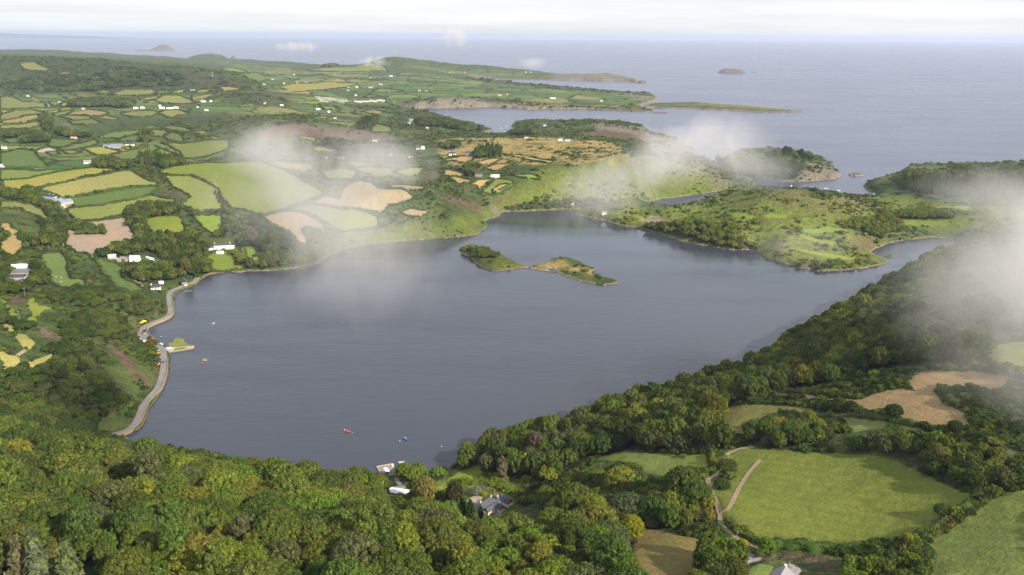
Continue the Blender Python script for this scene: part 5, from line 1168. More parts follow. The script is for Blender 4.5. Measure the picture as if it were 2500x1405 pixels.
# ------------------------------------------------------------------ buildings
M_WHITE = plain('white render', (.78, .75, .69), .8, .2, .06); M_CREAM = plain('cream render', (.74, .64, .48), .8, .2, .07); M_STONE = plain('rubble stone', (.30, .24, .19), .9, .1, .3, 1.2); M_PINK = plain('dull pink render', (.45, .32, .26), .9, .1, .15)
M_SLATE = plain('grey slate', (.058, .058, .070), .55, .4, .2, .5); M_PALEROOF = plain('pale grey roofing', (.24, .225, .225), .6, .3, .1); M_TIN = plain('blue grey sheeting', (.20, .23, .30), .5, .4, .15); M_WTIN = plain('white sheeting', (.72, .72, .72), .5, .4, .06); M_RUSTR = plain('rusty sheeting', (.34, .12, .075), .7, .2, .25); M_GREENR = plain('grey green sheeting', (.12, .14, .13), .5, .4, .2)
M_GLASS = plain('dark window glass', (.025, .03, .035), .08, .6, .05); M_FRAME = plain('white frame', (.75, .74, .72), .5, .3, .03); M_SOLAR = plain('solar glass', (.012, .018, .045), .12, .6, .1); M_CONC = plain('weathered concrete', (.40, .35, .30), .9, .15, .2); M_WOODP = plain('weathered timber', (.24, .19, .14), .9, .1, .2)
M_DOOR = plain('dark door', (.10, .07, .05), .6, .2, .1)
class MB:
    def __init__(s): s.V = []; s.F = []
    def box(s, x0, x1, y0, y1, z0, z1):
        o = len(s.V); s.V += [(x0, y0, z0), (x1, y0, z0), (x1, y1, z0), (x0, y1, z0), (x0, y0, z1), (x1, y0, z1), (x1, y1, z1), (x0, y1, z1)]
        s.F += [tuple(o + k for k in f) for f in ((3, 2, 1, 0), (4, 5, 6, 7), (0, 1, 5, 4), (1, 2, 6, 5), (2, 3, 7, 6), (3, 0, 4, 7))]; return s
    def poly(s, pts, faces):
        o = len(s.V); s.V += pts; s.F += [tuple(o + k for k in f) for f in faces]; return s
    def tube(s, p, q, r0, r1=None, k=8, cap=True):
        p, q = Vector(p), Vector(q); r1 = r0 if r1 is None else r1; d = (q - p).normalized(); a = d.orthogonal().normalized(); b = d.cross(a); o = len(s.V)
        for c_, rr in ((p, r0), (q, r1)): s.V += [tuple(c_ + (a * math.cos(2 * math.pi * i / k) + b * math.sin(2 * math.pi * i / k)) * rr) for i in range(k)]
        s.F += [(o + i, o + (i + 1) % k, o + k + (i + 1) % k, o + k + i) for i in range(k)]
        if cap: s.F += [tuple(o + i for i in reversed(range(k))), tuple(o + k + i for i in range(k))]
        return s
    def mesh(s, name, mat, smooth=False):
        me = bpy.data.meshes.new(name); me.from_pydata(s.V, [], s.F); me.materials.append(mat)
        if smooth: me.polygons.foreach_set('use_smooth', np.ones(len(s.F), bool))
        return me
    def obj(s, name, mat, parent=None, smooth=False, loc=None):
        o = bpy.data.objects.new(name, s.mesh(name, mat, smooth)); C.objects.link(o)
        if parent: o.parent = parent
        if loc: o.location = loc
        return o
def empty(name, x, y, z, rz, label, cat, group=None):
    o = bpy.data.objects.new(name, None); C.objects.link(o); o.location = (x, y, z); o.rotation_euler = (0, 0, R(rz)); o.empty_display_size = 1; return tag(o, label, cat, group)
def walls(L, W_, H_, rise, ox=0, oy=0, z0=-1.5, hip=False):
    m_ = MB(); x0, x1, y0, y1 = ox - L / 2, ox + L / 2, oy - W_ / 2, oy + W_ / 2
    if hip or rise <= 0: m_.box(x0, x1, y0, y1, z0, H_)
    else: m_.poly([(x0, y0, z0), (x1, y0, z0), (x1, y1, z0), (x0, y1, z0), (x0, y0, H_), (x1, y0, H_), (x1, y1, H_), (x0, y1, H_), (x0, oy, H_ + rise), (x1, oy, H_ + rise)], [(0, 1, 5, 4), (2, 3, 7, 6), (1, 2, 6, 9, 5), (3, 0, 4, 8, 7), (4, 5, 9, 8), (6, 7, 8, 9)])
    return m_
def roofm(L, W_, H_, rise, ox=0, oy=0, hip=False, ov=.35, th=.18):
    m_ = MB(); k = ov * rise / (W_ / 2); x0, x1, y0, y1 = ox - L / 2 - ov * .6, ox + L / 2 + ov * .6, oy - W_ / 2 - ov, oy + W_ / 2 + ov
    e = H_ - k + .05; r_ = H_ + rise + .05; hx = W_ / 2 if hip else 0
    top = [(x0, y0, e + th), (x1, y0, e + th), (x1, y1, e + th), (x0, y1, e + th), (x0 + hx, oy, r_ + th), (x1 - hx, oy, r_ + th)]
    bot = [(a, b, c_ - th) for a, b, c_ in top]
    m_.poly(top + bot, [(0, 1, 5, 4), (2, 3, 4, 5), (1, 2, 5), (3, 0, 4), (0, 6, 7, 1), (1, 7, 8, 2), (2, 8, 9, 3), (3, 9, 6, 0), (6, 10, 11, 7), (8, 11, 10, 9), (7, 11, 8), (9, 10, 6)]); return m_
_hc = {}
def house(u, v, L, W_, H_, rz, wall, roof, label, rise=None, chim=1, hip=False, wins=3, cat='house', group=None, name='house', door=True, extra=None, pos=None):
    x, y = at(u, v) if pos is None else pos; z = hz(x, y); rise = W_ * .42 if rise is None else rise
    e = empty(name, x, y, max(z, .6), rz, label, cat, group)
    key = (L, W_, H_, rise, hip, wall.name, roof.name)
    if key not in _hc: _hc[key] = (walls(L, W_, H_, rise, hip=hip).mesh('wall', wall), roofm(L, W_, H_, rise, hip=hip).mesh('roof', roof))
    for nm, me in zip(('wall', 'roof'), _hc[key]):
        o = bpy.data.objects.new(nm, me); C.objects.link(o); o.parent = e
        if nm == 'roof': ro = o
    for k in range(chim):
        cx = (-1, 1, 0)[k] * (L / 2 - .9); MB().box(cx - .4, cx + .4, -.4, .4, H_ + rise * .6, H_ + rise + 1.0).box(cx - .47, cx + .47, -.47, .47, H_ + rise + 1.0, H_ + rise + 1.14).obj('chimney', wall, ro)
    if wins:
        rows_ = (H_ > 4.2) and 2 or 1
        for sd_ in (-1, 1):
            for q in range(rows_):
                for i in range(wins):
                    if door and q == 0 and sd_ == -1 and i == wins // 2: continue
                    wx = (i + .5) / wins * L * .9 - L * .45; yy = sd_ * (W_ / 2 + .02); zz = 1.0 + q * 2.7
                    w_ = MB().box(wx - .55, wx + .55, min(yy, yy + sd_ * .05), max(yy, yy + sd_ * .05), zz, zz + 1.25).obj('window', M_FRAME, e)
                    yy += sd_ * .06; MB().box(wx - .45, wx + .45, min(yy, yy + sd_ * .03), max(yy, yy + sd_ * .03), zz + .1, zz + 1.15).obj('pane', M_GLASS, w_)
        if door: yy = -(W_ / 2 + .02); MB().box(-.5, .5, yy - .06, yy, -.1, 2.1).obj('door', M_DOOR, e)
    if extra: extra(e)
    return e
# the slate roofed house in the clearing above the jetty
def big_house():
    x, y = at(1196, 1246); z = hz(x, y) 
    e = empty('slate_roofed_house', x, y, z, 46, 'rambling cream house with several grey slate roofs in the wood clearing', 'house')
    def part(L, W_, H_, rise, ox, oy, hip=False, rf=M_SLATE):
        walls(L, W_, H_, rise, ox, oy, hip=hip).obj('wall', M_CREAM, e); return roofm(L, W_, H_, rise, ox, oy, hip=hip).obj('roof', rf, e)
    r1 = part(17, 7.5, 3.6, 3.0, 0, 4.2, True); r2 = part(14.5, 5.2, 3.1, 1.9, .8, -2.3)
    r3 = part(5.0, 5.0, 2.9, 1.6, 10.5, 3.2, True)
    # cross wing and annex
    def cross(L, W_, H_, rise, ox, oy, rf=M_SLATE):
        w_ = walls(L, W_, H_, rise).obj('wall', M_CREAM, e); q = roofm(L, W_, H_, rise).obj('roof', rf, e)
        for o in (w_, q): o.location = (ox, oy, 0); o.rotation_euler = (0, 0, R(90))
        return q
    cross(6.5, 4.4, 3.0, 1.9, 4.6, -5.2); r4 = cross(11, 6.2, 3.0, 2.2, 14.2, -1.6)
    sp = MB().poly([(-3.2, .5, 0), (1.8, .5, 0), (1.8, 3.0, -1.78), (-3.2, 3.0, -1.78), (-3.2, .5, .1), (1.8, .5, .1), (1.8, 3.0, -1.68), (-3.2, 3.0, -1.68)], [(3, 2, 1, 0), (4, 5, 6, 7), (0, 1, 5, 4), (1, 2, 6, 5), (2, 3, 7, 6), (3, 0, 4, 7)]).obj('solar_panel', M_SOLAR, r4); sp.location = (0, 0, 5.42)
    for rr, cx, cy_, zt in ((r1, -5.5, 4.2, 7.6), (r1, 5.2, 4.2, 7.6), (r3, 11.2, 3.2, 5.8)):
        MB().box(cx - .42, cx + .42, cy_ - .35, cy_ + .35, zt - 2.6, zt).box(cx - .5, cx + .5, cy_ - .43, cy_ + .43, zt, zt + .15).obj('chimney', M_CREAM, rr)
        for d in (-.2, .2): MB().tube((cx + d, cy_, zt + .15), (cx + d, cy_, zt + .55), .11).obj('chimney_pot', M_RUSTR, rr)
    for wx, yy in ((-4.6, -4.93), (-1.5, -4.93), (1.2, -4.93)):
        w_ = MB().box(wx - .6, wx + .6, yy - .05, yy, .9, 2.2).obj('window', M_FRAME, e); MB().box(wx - .48, wx + .48, yy - .09, yy - .05, 1.0, 2.1).obj('pane', M_GLASS, w_)
    for wx in (3.6, 5.6):
        w_ = MB().box(wx - .5, wx + .5, -8.53, -8.48, .9, 2.2).obj('window', M_FRAME, e); MB().box(wx - .4, wx + .4, -8.57, -8.53, 1.0, 2.1).obj('pane', M_GLASS, w_)
    for yy in (-5.0, -1.5, 1.5):
        w_ = MB().box(17.33, 17.38, yy - .6, yy + .6, .8, 2.2).obj('window', M_FRAME, e); MB().box(17.38, 17.42, yy - .48, yy + .48, .9, 2.1).obj('pane', M_GLASS, w_)
    w_ = MB().box(-8.58, -8.53, 3.4, 5.0, .8, 2.4).obj('window', M_FRAME, e); MB().box(-8.62, -8.58, 3.5, 4.9, .9, 2.3).obj('pane', M_GLASS, w_)
    MB().box(7.6, 8.6, -4.99, -4.92, -.1, 2.1).obj('door', M_DOOR, e)
    e.scale = (.84, .84, .9)
    return e
big_house()
house(1902, 1442, 13, 7.5, 4.2, 55, M_WHITE, M_PALEROOF, 'white gabled house with two chimneys below the big green field', chim=2, extra=lambda e: (walls(7, 6, 2.8, 1.8, -10.2, 0).obj('wall', M_WHITE, e), roofm(7, 6, 2.8, 1.8, -10.2, 0).obj('roof', M_SLATE, e)))
house(976, 1208, 13, 5.5, 2.6, -14, M_WHITE, M_WTIN, 'long white roofed shed beside the garden lane', rise=.9, chim=0, wins=3, cat='shed', name='shed')
# cream villa
def villa(e):
    walls(9, 7, 3.6, 2.2, -14.2, -1.0).obj('wall', M_WHITE, e); roofm(9, 7, 3.6, 2.2, -14.2, -1.0).obj('roof', M_SLATE, e)
    walls(6, 8, 5.2, .3, -8.5, 0, hip=True).obj('wall', M_WHITE, e); roofm(6, 8, 5.2, .4, -8.5, 0).obj('roof', M_PALEROOF, e)
    MB().box(11, 15.4, -4.0, 4.2, -1, 3.0).obj('conservatory', M_FRAME, e); MB().poly([(10.9, -4.2, 3.0), (15.6, -4.2, 3.0), (15.6, 4.3, 3.0), (10.9, 4.3, 3.0), (10.9, -1, 4.6), (15.6, -1, 4.2)], [(0, 1, 5, 4), (2, 3, 4, 5), (1, 2, 5), (3, 0, 4)]).obj('roof', M_WTIN, e)
house(544, 608, 22, 9, 6.2, 14, M_WHITE, M_SLATE, 'large cream white two storey villa above the lakeside lawn', rise=2.2, chim=2, hip=True, wins=5, extra=villa)
house(538, 619, 9, 5, 1.8, 8, M_WTIN, M_WTIN, 'low white tent like shelter in front of the cream villa', rise=1.4, chim=0, wins=0, cat='shelter', name='shelter', door=False)
# farms and cottages to the left of the lake
house(128, 488, 13, 7.5, 5.4, 148, M_WHITE, M_SLATE, 'tall white gabled farmhouse beside the grey farm sheds', chim=2, wins=2)
GF = 'grey sheds of the farm under the yellow field'
for u, v, L, W_, rz, rf, lb in ((119, 489, 26, 9, 160, M_TIN, 'long blue grey farm shed left of the tall white farmhouse'), (140, 495, 17, 12, 70, M_TIN, 'square blue grey barn in front of the tall white farmhouse'), (158, 497, 20, 14, 60, M_TIN, 'largest blue grey barn at the edge of the green slope'), (142, 500, 10, 6, 150, M_RUSTR, 'small red roofed shed beside the blue grey barns'), (153, 508, 9, 5, 165, M_WTIN, 'low pale shed below the blue grey barns')):
    house(u, v, L, W_, 3.6, rz, M_CONC, rf, lb, rise=W_ * .2, chim=0, wins=0, cat='farm shed', group=GF, name='farm_shed', door=False)
GL = 'buildings of the farm at the left edge'
for u, v, L, W_, H_, rz, wl_, rf, lb in ((58, 660, 24, 13, 4.2, 8, M_CONC, M_WTIN, 'big barn with a white sheet roof in the farm among trees'), (50, 671, 22, 11, 3.8, 4, M_CONC, M_GREENR, 'barn with a curved grey green roof below the white barn'), (42, 682, 18, 9, 3.4, 4, M_CONC, M_SLATE, 'dark slate roofed farm building below the green barn'), (50, 694, 9, 6, 3.6, 70, M_WHITE, M_SLATE, 'small white farmhouse below the slate roofed farm building'), (38, 698, 8, 5, 2.6, 20, M_WHITE, M_SLATE, 'little white outhouse beside the small farmhouse'), (34, 662, 8, 6, 2.8, 20, M_WHITE, M_WTIN, 'small pale shed left of the white roofed barn')):
    house(u, v, L, W_, H_, rz, wl_, rf, lb, rise=W_ * .22, chim=0, wins=2 if 'house' in lb else 0, cat='farm building', group=GL, name='farm_building', door='house' in lb)
house(381, 705, 11, 9, 2.7, 20, M_WHITE, M_SLATE, 'white bungalow with a hipped grey roof above the lake road', hip=True, rise=2.8)
house(394, 693, 5, 4, 2.4, 10, M_WHITE, M_WTIN, 'small white garage beside the hip roofed bungalow', rise=.8, chim=0, wins=0, cat='garage', name='garage')
house(450, 695, 9.5, 6, 4.6, 118, M_STONE, M_SLATE, 'stone cottage beside the lake road bend', wins=2)
house(453, 698, 4, 3, 2.2, 28, M_WHITE, M_PALEROOF, 'white lean-to beside the stone cottage', rise=.7, chim=0, wins=1, cat='lean-to', name='lean_to', door=False)
house(330, 637, 12, 8, 3.4, 8, M_WHITE, M_WTIN, 'white dormer house in the village trees', wins=4, extra=lambda e: [walls(2.4, 3, 5.0, 1.0, ox, -2.6).obj('dormer', M_WHITE, e) for ox in (-3, 3)])
house(274, 632, 9, 6, 3.0, 30, M_CONC, M_WTIN, 'pale gabled shed among the round shrubs', chim=0, wins=0, cat='shed', name='shed', door=False)
house(286, 637, 9, 6, 2.4, 150, M_STONE, M_CONC, 'low brown roofed shed beside the pale gabled shed', chim=0, wins=0, cat='shed', name='shed', rise=1.4, door=False)
house(305, 636, 11, 8, 2.6, 160, M_CONC, M_PALEROOF, 'grey roofed outbuilding left of the white dormer house', chim=0, wins=0, cat='shed', name='shed', rise=1.6, door=False)
house(385, 645, 9, 6, 2.8, 5, M_PINK, M_CONC, 'brown timber cabin in the trees right of the polytunnel', chim=0, wins=2, cat='cabin', name='cabin')
house(398, 642, 6, 4, 2.3, 5, M_PINK, M_CONC, 'small brown hut beside the timber cabin', chim=0, wins=0, cat='hut', name='hut', door=False)
def polytunnel():
    x, y = at(365, 632); e = empty('polytunnel', x, y, hz(x, y), -38, 'pale blue polytunnel in the village trees', 'polytunnel'); V, F = [], []
    for i in range(9):
        for k in range(9): a = math.pi * k / 8; V.append((-7 + i * 1.75, math.cos(a) * 2.8, math.sin(a) * 2.5 - .2))
    for i in range(8):
        for k in range(8): o = i * 9 + k; F.append((o, o + 1, o + 10, o + 9))
    F += [tuple(range(9)), tuple(reversed(range(72, 81)))]
    MB().poly(V, F).obj('cover', plain('pale film', (.50, .58, .62), .4, .4, .08), e)
    for i in range(0, 9, 2): MB().tube((-7 + i * 1.75, 2.85, -.2), (-7 + i * 1.75, 2.6, 1.2), .06).obj('hoop', M_WTIN, e)
    MB().box(7.02, 7.08, -.7, .7, -.2, 1.9).obj('door', M_FRAME, e)
polytunnel()
house(578, 536, 12, 8, 4.0, 100, M_STONE, M_SLATE, 'brown stone house in the trees above the villa', wins=2)
house(216, 399, 15, 7, 3.2, 22, M_WHITE, M_PALEROOF, 'white bungalow with a cross wing above the yellow pasture', extra=lambda e: (walls(8, 7, 3.2, 2.8, -4, -4).obj('wall', M_WHITE, e), roofm(8, 7, 3.2, 2.8, -4, -4).obj('roof', M_PALEROOF, e)))
house(317, 356, 20, 8, 4.2, 4, M_CREAM, M_SLATE, 'cream dormer house beside the lone dark tree clump', chim=2, wins=5)
for u, v, L, lb in ((270, 360, 30, 'left grey farm shed above the yellow pasture'), (286, 358, 26, 'right grey farm shed above the yellow pasture'), (281, 362, 22, 'front grey farm shed above the yellow pasture')):
    house(u, v, L, 12, 4, 10, M_CONC, M_TIN, lb, rise=2, chim=0, wins=0, cat='farm shed', group='grey sheds above the yellow pasture', name='farm_shed', door=False)
house(181, 341, 14, 7, 3.5, 10, M_PINK, M_PINK, 'dull pink ruined cottage under the scrubby ridge', chim=1, wins=0, door=False)
# houses over the lake and by the bay
house(1103, 380, 14, 8, 4.8, 20, M_WHITE, M_SLATE, 'white two gabled house on the heath', extra=lambda e: (walls(7, 7, 4.8, 3, 4, -4).obj('wall', M_WHITE, e), roofm(7, 7, 4.8, 3, 4, -4).obj('roof', M_SLATE, e)))
house(1145, 380, 15, 9, 5.6, 10, M_STONE, M_SLATE, 'square two storey stone house beside the pines', chim=2)
house(1115, 367, 9, 6, 3.2, 10, M_STONE, M_SLATE, 'small stone ruin behind the white two gabled house', wins=0, door=False)
house(1026, 365, 18, 8, 4.2, -15, M_WHITE, M_SLATE, 'white house with a tall gable seen through thin cloud', extra=lambda e: (walls(7, 9, 5, 3.2, 7, 0).obj('wall', M_WHITE, e), roofm(7, 9, 5, 3.2, 7, 0).obj('roof', M_WTIN, e)))
house(1168, 431, 15, 7, 4.4, 12, M_STONE, M_SLATE, 'pale stone farmhouse with white gables above the tan fields', chim=2)
house(1150, 427, 9, 6, 3.4, 40, M_STONE, M_SLATE, 'stone outhouse left of the pale stone farmhouse', wins=0, cat='outhouse', name='outhouse')
house(1208, 434, 16, 6, 2.8, 18, M_CREAM, M_WTIN, 'low cream shed right of the pale stone farmhouse', chim=0, wins=0, cat='shed', name='shed', door=False)
house(1398, 500, 5, 4, 2.8, 70, M_WHITE, M_PALEROOF, 'tiny white boathouse on the slope above the rapids', chim=0, wins=1, cat='boathouse', name='boathouse')
house(1475, 523, 9, 4.5, 2.3, 20, M_WHITE, M_PALEROOF, 'long white cottage on the grassy point by the rapids', chim=1, wins=3)
house(1008, 297, 26, 10, 4.5, 12, M_CONC, M_PALEROOF, 'large pale house above the bay', chim=1, wins=0)
FAR = [(204,268,16,0,'white farmhouse beside the straight lane under the dark hill'),(68,236,14,10,'tiny white house under the wooded hill'),(293,247,26,8,'long white roofed farm under the tan ridge'),(258,251,14,0,'pale house at the left end of the wooded farm'),(332,266,22,6,'white farm sheds beyond the green meadow, left group'),(348,265,20,-5,'white farm sheds beyond the green meadow, right group'),(390,261,15,80,'tall white gabled farmhouse beside long white sheds'),(396,266,24,10,'grey shed in front of the tall white farmhouse'),(415,267,30,4,'long white shed right of the tall white farmhouse'),(430,265,26,-14,'white roofed shed at the right end of the farm row'),(504,271,18,30,'white gabled house in dark garden trees'),(482,263,12,60,'small white house in trees beside the road'),(497,250,28,-6,'long white farm building under the green dome hill'),(515,249,12,20,'small white house right of the long farm building'),(470,221,26,4,'white farm on the hillside above the golden patch'),(645,207,18,5,'white house at the end of the dark ridge'),(665,195,18,5,'white bungalow among the upland fields'),(693,205,14,70,'white gabled house above the broad yellow field'),(726,203,16,30,'cream house on the edge of the broad yellow field'),(748,202,16,5,'white cottage right of the cream house'),(718,184,18,8,'white house high among the far fields'),(824,197,22,0,'pink white house above the village'),(905,190,20,5,'cream farmhouse on the far plain'),(955,187,34,0,'long white farm range on the far plain'),(930,207,28,3,'white farm range behind the village'),(850,214,20,10,'cream house at the top of the village'),(871,214,18,20,'white house at the top of the village'),(850,222,16,5,'white house in the upper village, left of a grey one'),(905,215,30,-4,'row of white houses above the village quarry'),(868,234,18,60,'white gabled house in the middle of the village'),(647,260-6,18,70,'white gabled house below the green dome hill'),(688,260,18,20,'pinkish house beside the long green strip'),(777,269,22,-4,'white roofed shed below the village'),(803,275,12,20,'small white house left of the green roofed barn'),(818,290,14,10,'white cottage in the dark garden conifers'),(1220,234,20,0,'white house on the middle headland, left of two'),(1238,232,16,70,'white gabled house on the middle headland, right of two'),(1350,242,36,-3,'long white house on the middle headland'),(1468,248,18,5,'white cottage near the tip of the middle headland'),(1098,178,18,0,'white house on the far headland slope'),(1135,177,18,0,'low white house on the far headland'),(1284,177,18,0,'left of two white houses by the far headland shore'),(1296,177,16,0,'right of two white houses by the far headland shore'),(1024,223,18,0,'cream house above the cliffs, left of the white one'),(1041,223,22,0,'white house above the cliffs'),(1043,314,14,10,'cream cottage by the bay'),(1330,309,14,20,'white cottage on the dark heath by the bay'),(999,304,14,-30,'white shed above the bay'),(1285,338,16,10,'cream bungalow behind the bay beach'),(1368,344,18,0,'blue grey shed on the heath, left of two'),(1386,345,22,-6,'blue grey shed on the heath, right of two'),(915,345,16,0,'white house in thin cloud by the pond wood'),(792,388,16,0,'left white cottage below the pond'),(832,388,20,0,'right white cottage below the pond'),(955,381,8,80,'small white gable in the thin cloud'),(1003,386,14,0,'pale house in the thin cloud'),(10,363,16,0,'white house behind the trees at the left margin'),(0,408+2,18,0,'pale shed beside the lane at the left margin'),(145,251,12,0,'little white farmhouse in the hill pastures')]
for u, v, L, rz, lb in FAR:
    rf = M_SLATE if rnd.random() < .5 else M_PALEROOF
    if 'shed' in lb or 'roofed' in lb or 'long' in lb: rf = M_WTIN
    if 'blue grey' in lb: rf = M_TIN
    wl_ = M_CREAM if ('cream' in lb) else M_PINK if 'pink' in lb else M_WHITE
    house(u, v, L * .68, min(6.5, L * .36), 3.7 if L < 20 else 3.0, rz, wl_, rf, lb, chim=1 if 'shed' not in lb else 0, wins=0, group='far scattered houses', door=False)
NTH = ['first', 'second', 'third', 'fourth', 'fifth', 'sixth', 'seventh', 'eighth', 'ninth', 'tenth', 'eleventh', 'twelfth']
gt = 'white terraced houses of the village street'
for k in range(12):
    u = 868 + k * 6.2; v = 247.5 + (k % 3) * .8 + (1.5 if k < 5 else 0) - (k > 8) * 1.5
    house(u, v, 10, 6.5, 4.2, 4 + (k % 3) * 10, M_WHITE if k % 4 else M_CREAM, M_SLATE if k % 2 else M_PALEROOF, f'white village house in the street above the cliffs, {NTH[k]} from its left end', chim=1, wins=0, group=gt, door=False)
# holiday homes in rows
def caravan_proto(x, y, z, rz):
    e = empty('mobile_home', x, y, z, rz, 'white mobile home in the back row of the holiday park, first from the left', 'mobile home', 'white mobile homes in the holiday park')
    walls(9.5, 3.4, 2.5, .6, z0=.2).obj('body', M_WHITE, e); roofm(9.5, 3.4, 2.5, .6, ov=.12).obj('roof', M_PALEROOF, e); MB().box(-4.4, 4.4, -1.5, 1.5, -.8, .2).obj('skirt', M_CONC, e); MB().box(-3.5, 3.5, -1.74, -1.7, 1.2, 2.1).obj('window', M_GLASS, e); return e
cp0 = None
for j in range(4):
    for i in range(11):
        u = 772 + i * 7.2 + j * 4; v = 237.5 + j * 3.6 + i * .75
        if v > 251: continue
        x, y = at(u + rnd.uniform(-1, 1), v); z = hz(x, y)
        if cp0 is None: cp0 = caravan_proto(x, y, z, 20); continue
        c_ = cp0.copy(); C.objects.link(c_); c_['label'] = 'white mobile home in the %s row of the holiday park, %s from the left' % (('back', 'second', 'third', 'front')[j], NTH[i]); c_.location = (x, y, z); c_.rotation_euler = (0, 0, R(20 + rnd.uniform(-12, 12)))
        for ch in cp0.children: d = ch.copy(); C.objects.link(d); d.parent = c_

# ------------------------------------------------------------------ sea rocks
M_ROCK = newmat('sea rock'); t = NT(M_ROCK); P = t.pos(); c = t.mix(t.ramp(t.noise(.12, P, 5, .65), .4, .6), (.055, .048, .042), (.19, .155, .125)); t.out(t.prin(c, .95, .1, t.bump(t.noise(.2, P, 5, .7), 4.0)))
M_GRASSR = newmat('grassy rock'); t = NT(M_GRASSR); P = t.pos(); gz = t.node('ShaderNodeNewGeometry'); sp_ = t.node('ShaderNodeSeparateXYZ'); t.l.new(gz.outputs['Normal'], sp_.inputs[0])
c = t.mix(t.ramp(t.noise(.2, P, 5, .65), .4, .6), (.10, .08, .06), (.34, .26, .19)); c = t.mix(t.ramp(sp_.outputs[2], .72, .9), c, (.09, .10, .03)); t.out(t.prin(c, .95, .1))
def rock(u, v, L, W_, H_, label, mat, seed, rz=0, name='sea_rock', peaks=3):
    x, y = flat(u, v); g = np.random.default_rng(seed); V, F = [], []; n, r_ = 36, 12
    for j in range(r_ + 1):
        for i in range(n):
            a = 2 * math.pi * i / n; q = j / r_; rr = 1 - q * .96
            ex_ = 1 + .28 * (fbm(np.array([math.cos(a) * 2 + seed]), np.array([math.sin(a) * 2]), 3)[0] - .5) * 2
            px, py = math.cos(a) * rr * ex_, math.sin(a) * rr * ex_
            zz = (1 - rr ** 2) ** .8 * (.45 + 1.1 * fbm(np.array([px * peaks + seed * 3.1]), np.array([py * 1.2]), 4)[0]) if j else -.15
            V.append((px * L / 2, py * W_ / 2, zz * H_))
    for j in range(r_):
        for i in range(n): F.append((j * n + i, j * n + (i + 1) % n, (j + 1) * n + (i + 1) % n, (j + 1) * n + i))
    F.append(tuple(r_ * n + i for i in range(n)))
    o = MB().poly(V, F).obj(name, mat, None, True); o.location = (x, y, 0); o.rotation_euler = (0, 0, R(rz)); return tag(o, label, 'rock')
rock(1785, 178.5, 240, 110, 34, 'jagged dark rock islet alone in the open sea', M_ROCK, 3, 4, peaks=4.5)
rock(1842, 178, 60, 20, 3.5, 'low reef awash beside the jagged sea rock', M_ROCK, 4)
rock(2089, 428.5, 30, 26, 6, 'small grassy topped rock between the wooded island and the point', M_GRASSR, 5, 0)
rock(398, 124, 420, 500, 82, 'hump backed island far out near the horizon', M_ROCK, 6, 0, 'sea_island')
rock(352, 125, 300, 200, 16, 'low skerry left of the hump backed island', M_ROCK, 7)
rock(570, 147, 85, 70, 40, 'steep dark sea stack off the far headland', M_ROCK, 8)
rock(1567, 202.5, 62, 34, 15, 'dark stack off the tip of the far headland', M_ROCK, 9)
rock(345, 145, 130, 60, 12, 'low skerry off the far left coast', M_ROCK, 10)
rock(498.5, 880, 5.5, 5, 2.0, 'weedy brown rock standing in the lake off the quay, larger one', M_GRASSR, 11)
rock(494, 886.5, 6, 3, 1.1, 'flat brown rock in the lake off the quay, smaller one', M_GRASSR, 12)
rock(458, 711, 12, 4, .9, 'low brown shoal off the stone cottage', M_GRASSR, 13, 10)
for u, v, L, lb in ((1650, 352, 40, 'rounded grey rock knoll at the foot of the headland, upper'), (1662, 364, 46, 'rounded grey rock knoll at the foot of the headland, middle'), (1655, 376, 50, 'rounded grey rock shelf at the foot of the headland, lowest')): rock(u, v, L * 1.6, L, 9, lb, M_ROCK, int(u), 10)
for u, v, lb in ((1340, 299.5, 'left low black reef in the bay mouth'), (1390, 300.5, 'right low black reef in the bay mouth'), (1615, 266, 'black reef between the headland and the long islet'), (1612, 276, 'low black reef below the headland tip')): rock(u, v, 60, 16, 4, lb, M_ROCK, int(u) + 3)

# ------------------------------------------------------------------ lake road walls, quay, jetty
def wall_line(L, w, z0, z1, step=3.0):
    L = smooth_line(L, step); N = normals(L); V, F = [], []
    for i, (p, nn_) in enumerate(zip(L, N)):
        j = rnd.uniform(-.06, .06)
        for q, zz in ((-.5, z0), (-.5, z1 + j), (.5, z1 + j), (.5, z0)): V.append((p[0] + nn_[0] * w * q, p[1] + nn_[1] * w * q, zz))
        if i: a = (i - 1) * 4; F += [(a + k, a + k + 1, a + 5 + k, a + 4 + k) for k in range(3)]
    return MB().poly(V, F)
M_WALL = plain('lichened stone walling', (.30, .24, .16), .95, .1, .35, 1.0)
def off(L, d): L = smooth_line(L, 3.0); return L + normals(L) * d
near_part = lr[:16]; far_part = lr[16:]
lr_low = np.array([flat(u, v, 2) for u, v in LAKE_ROAD if v > 862]); lr_up = np.array([flat(u, v, 2) for u, v in LAKE_ROAD if v < 836])
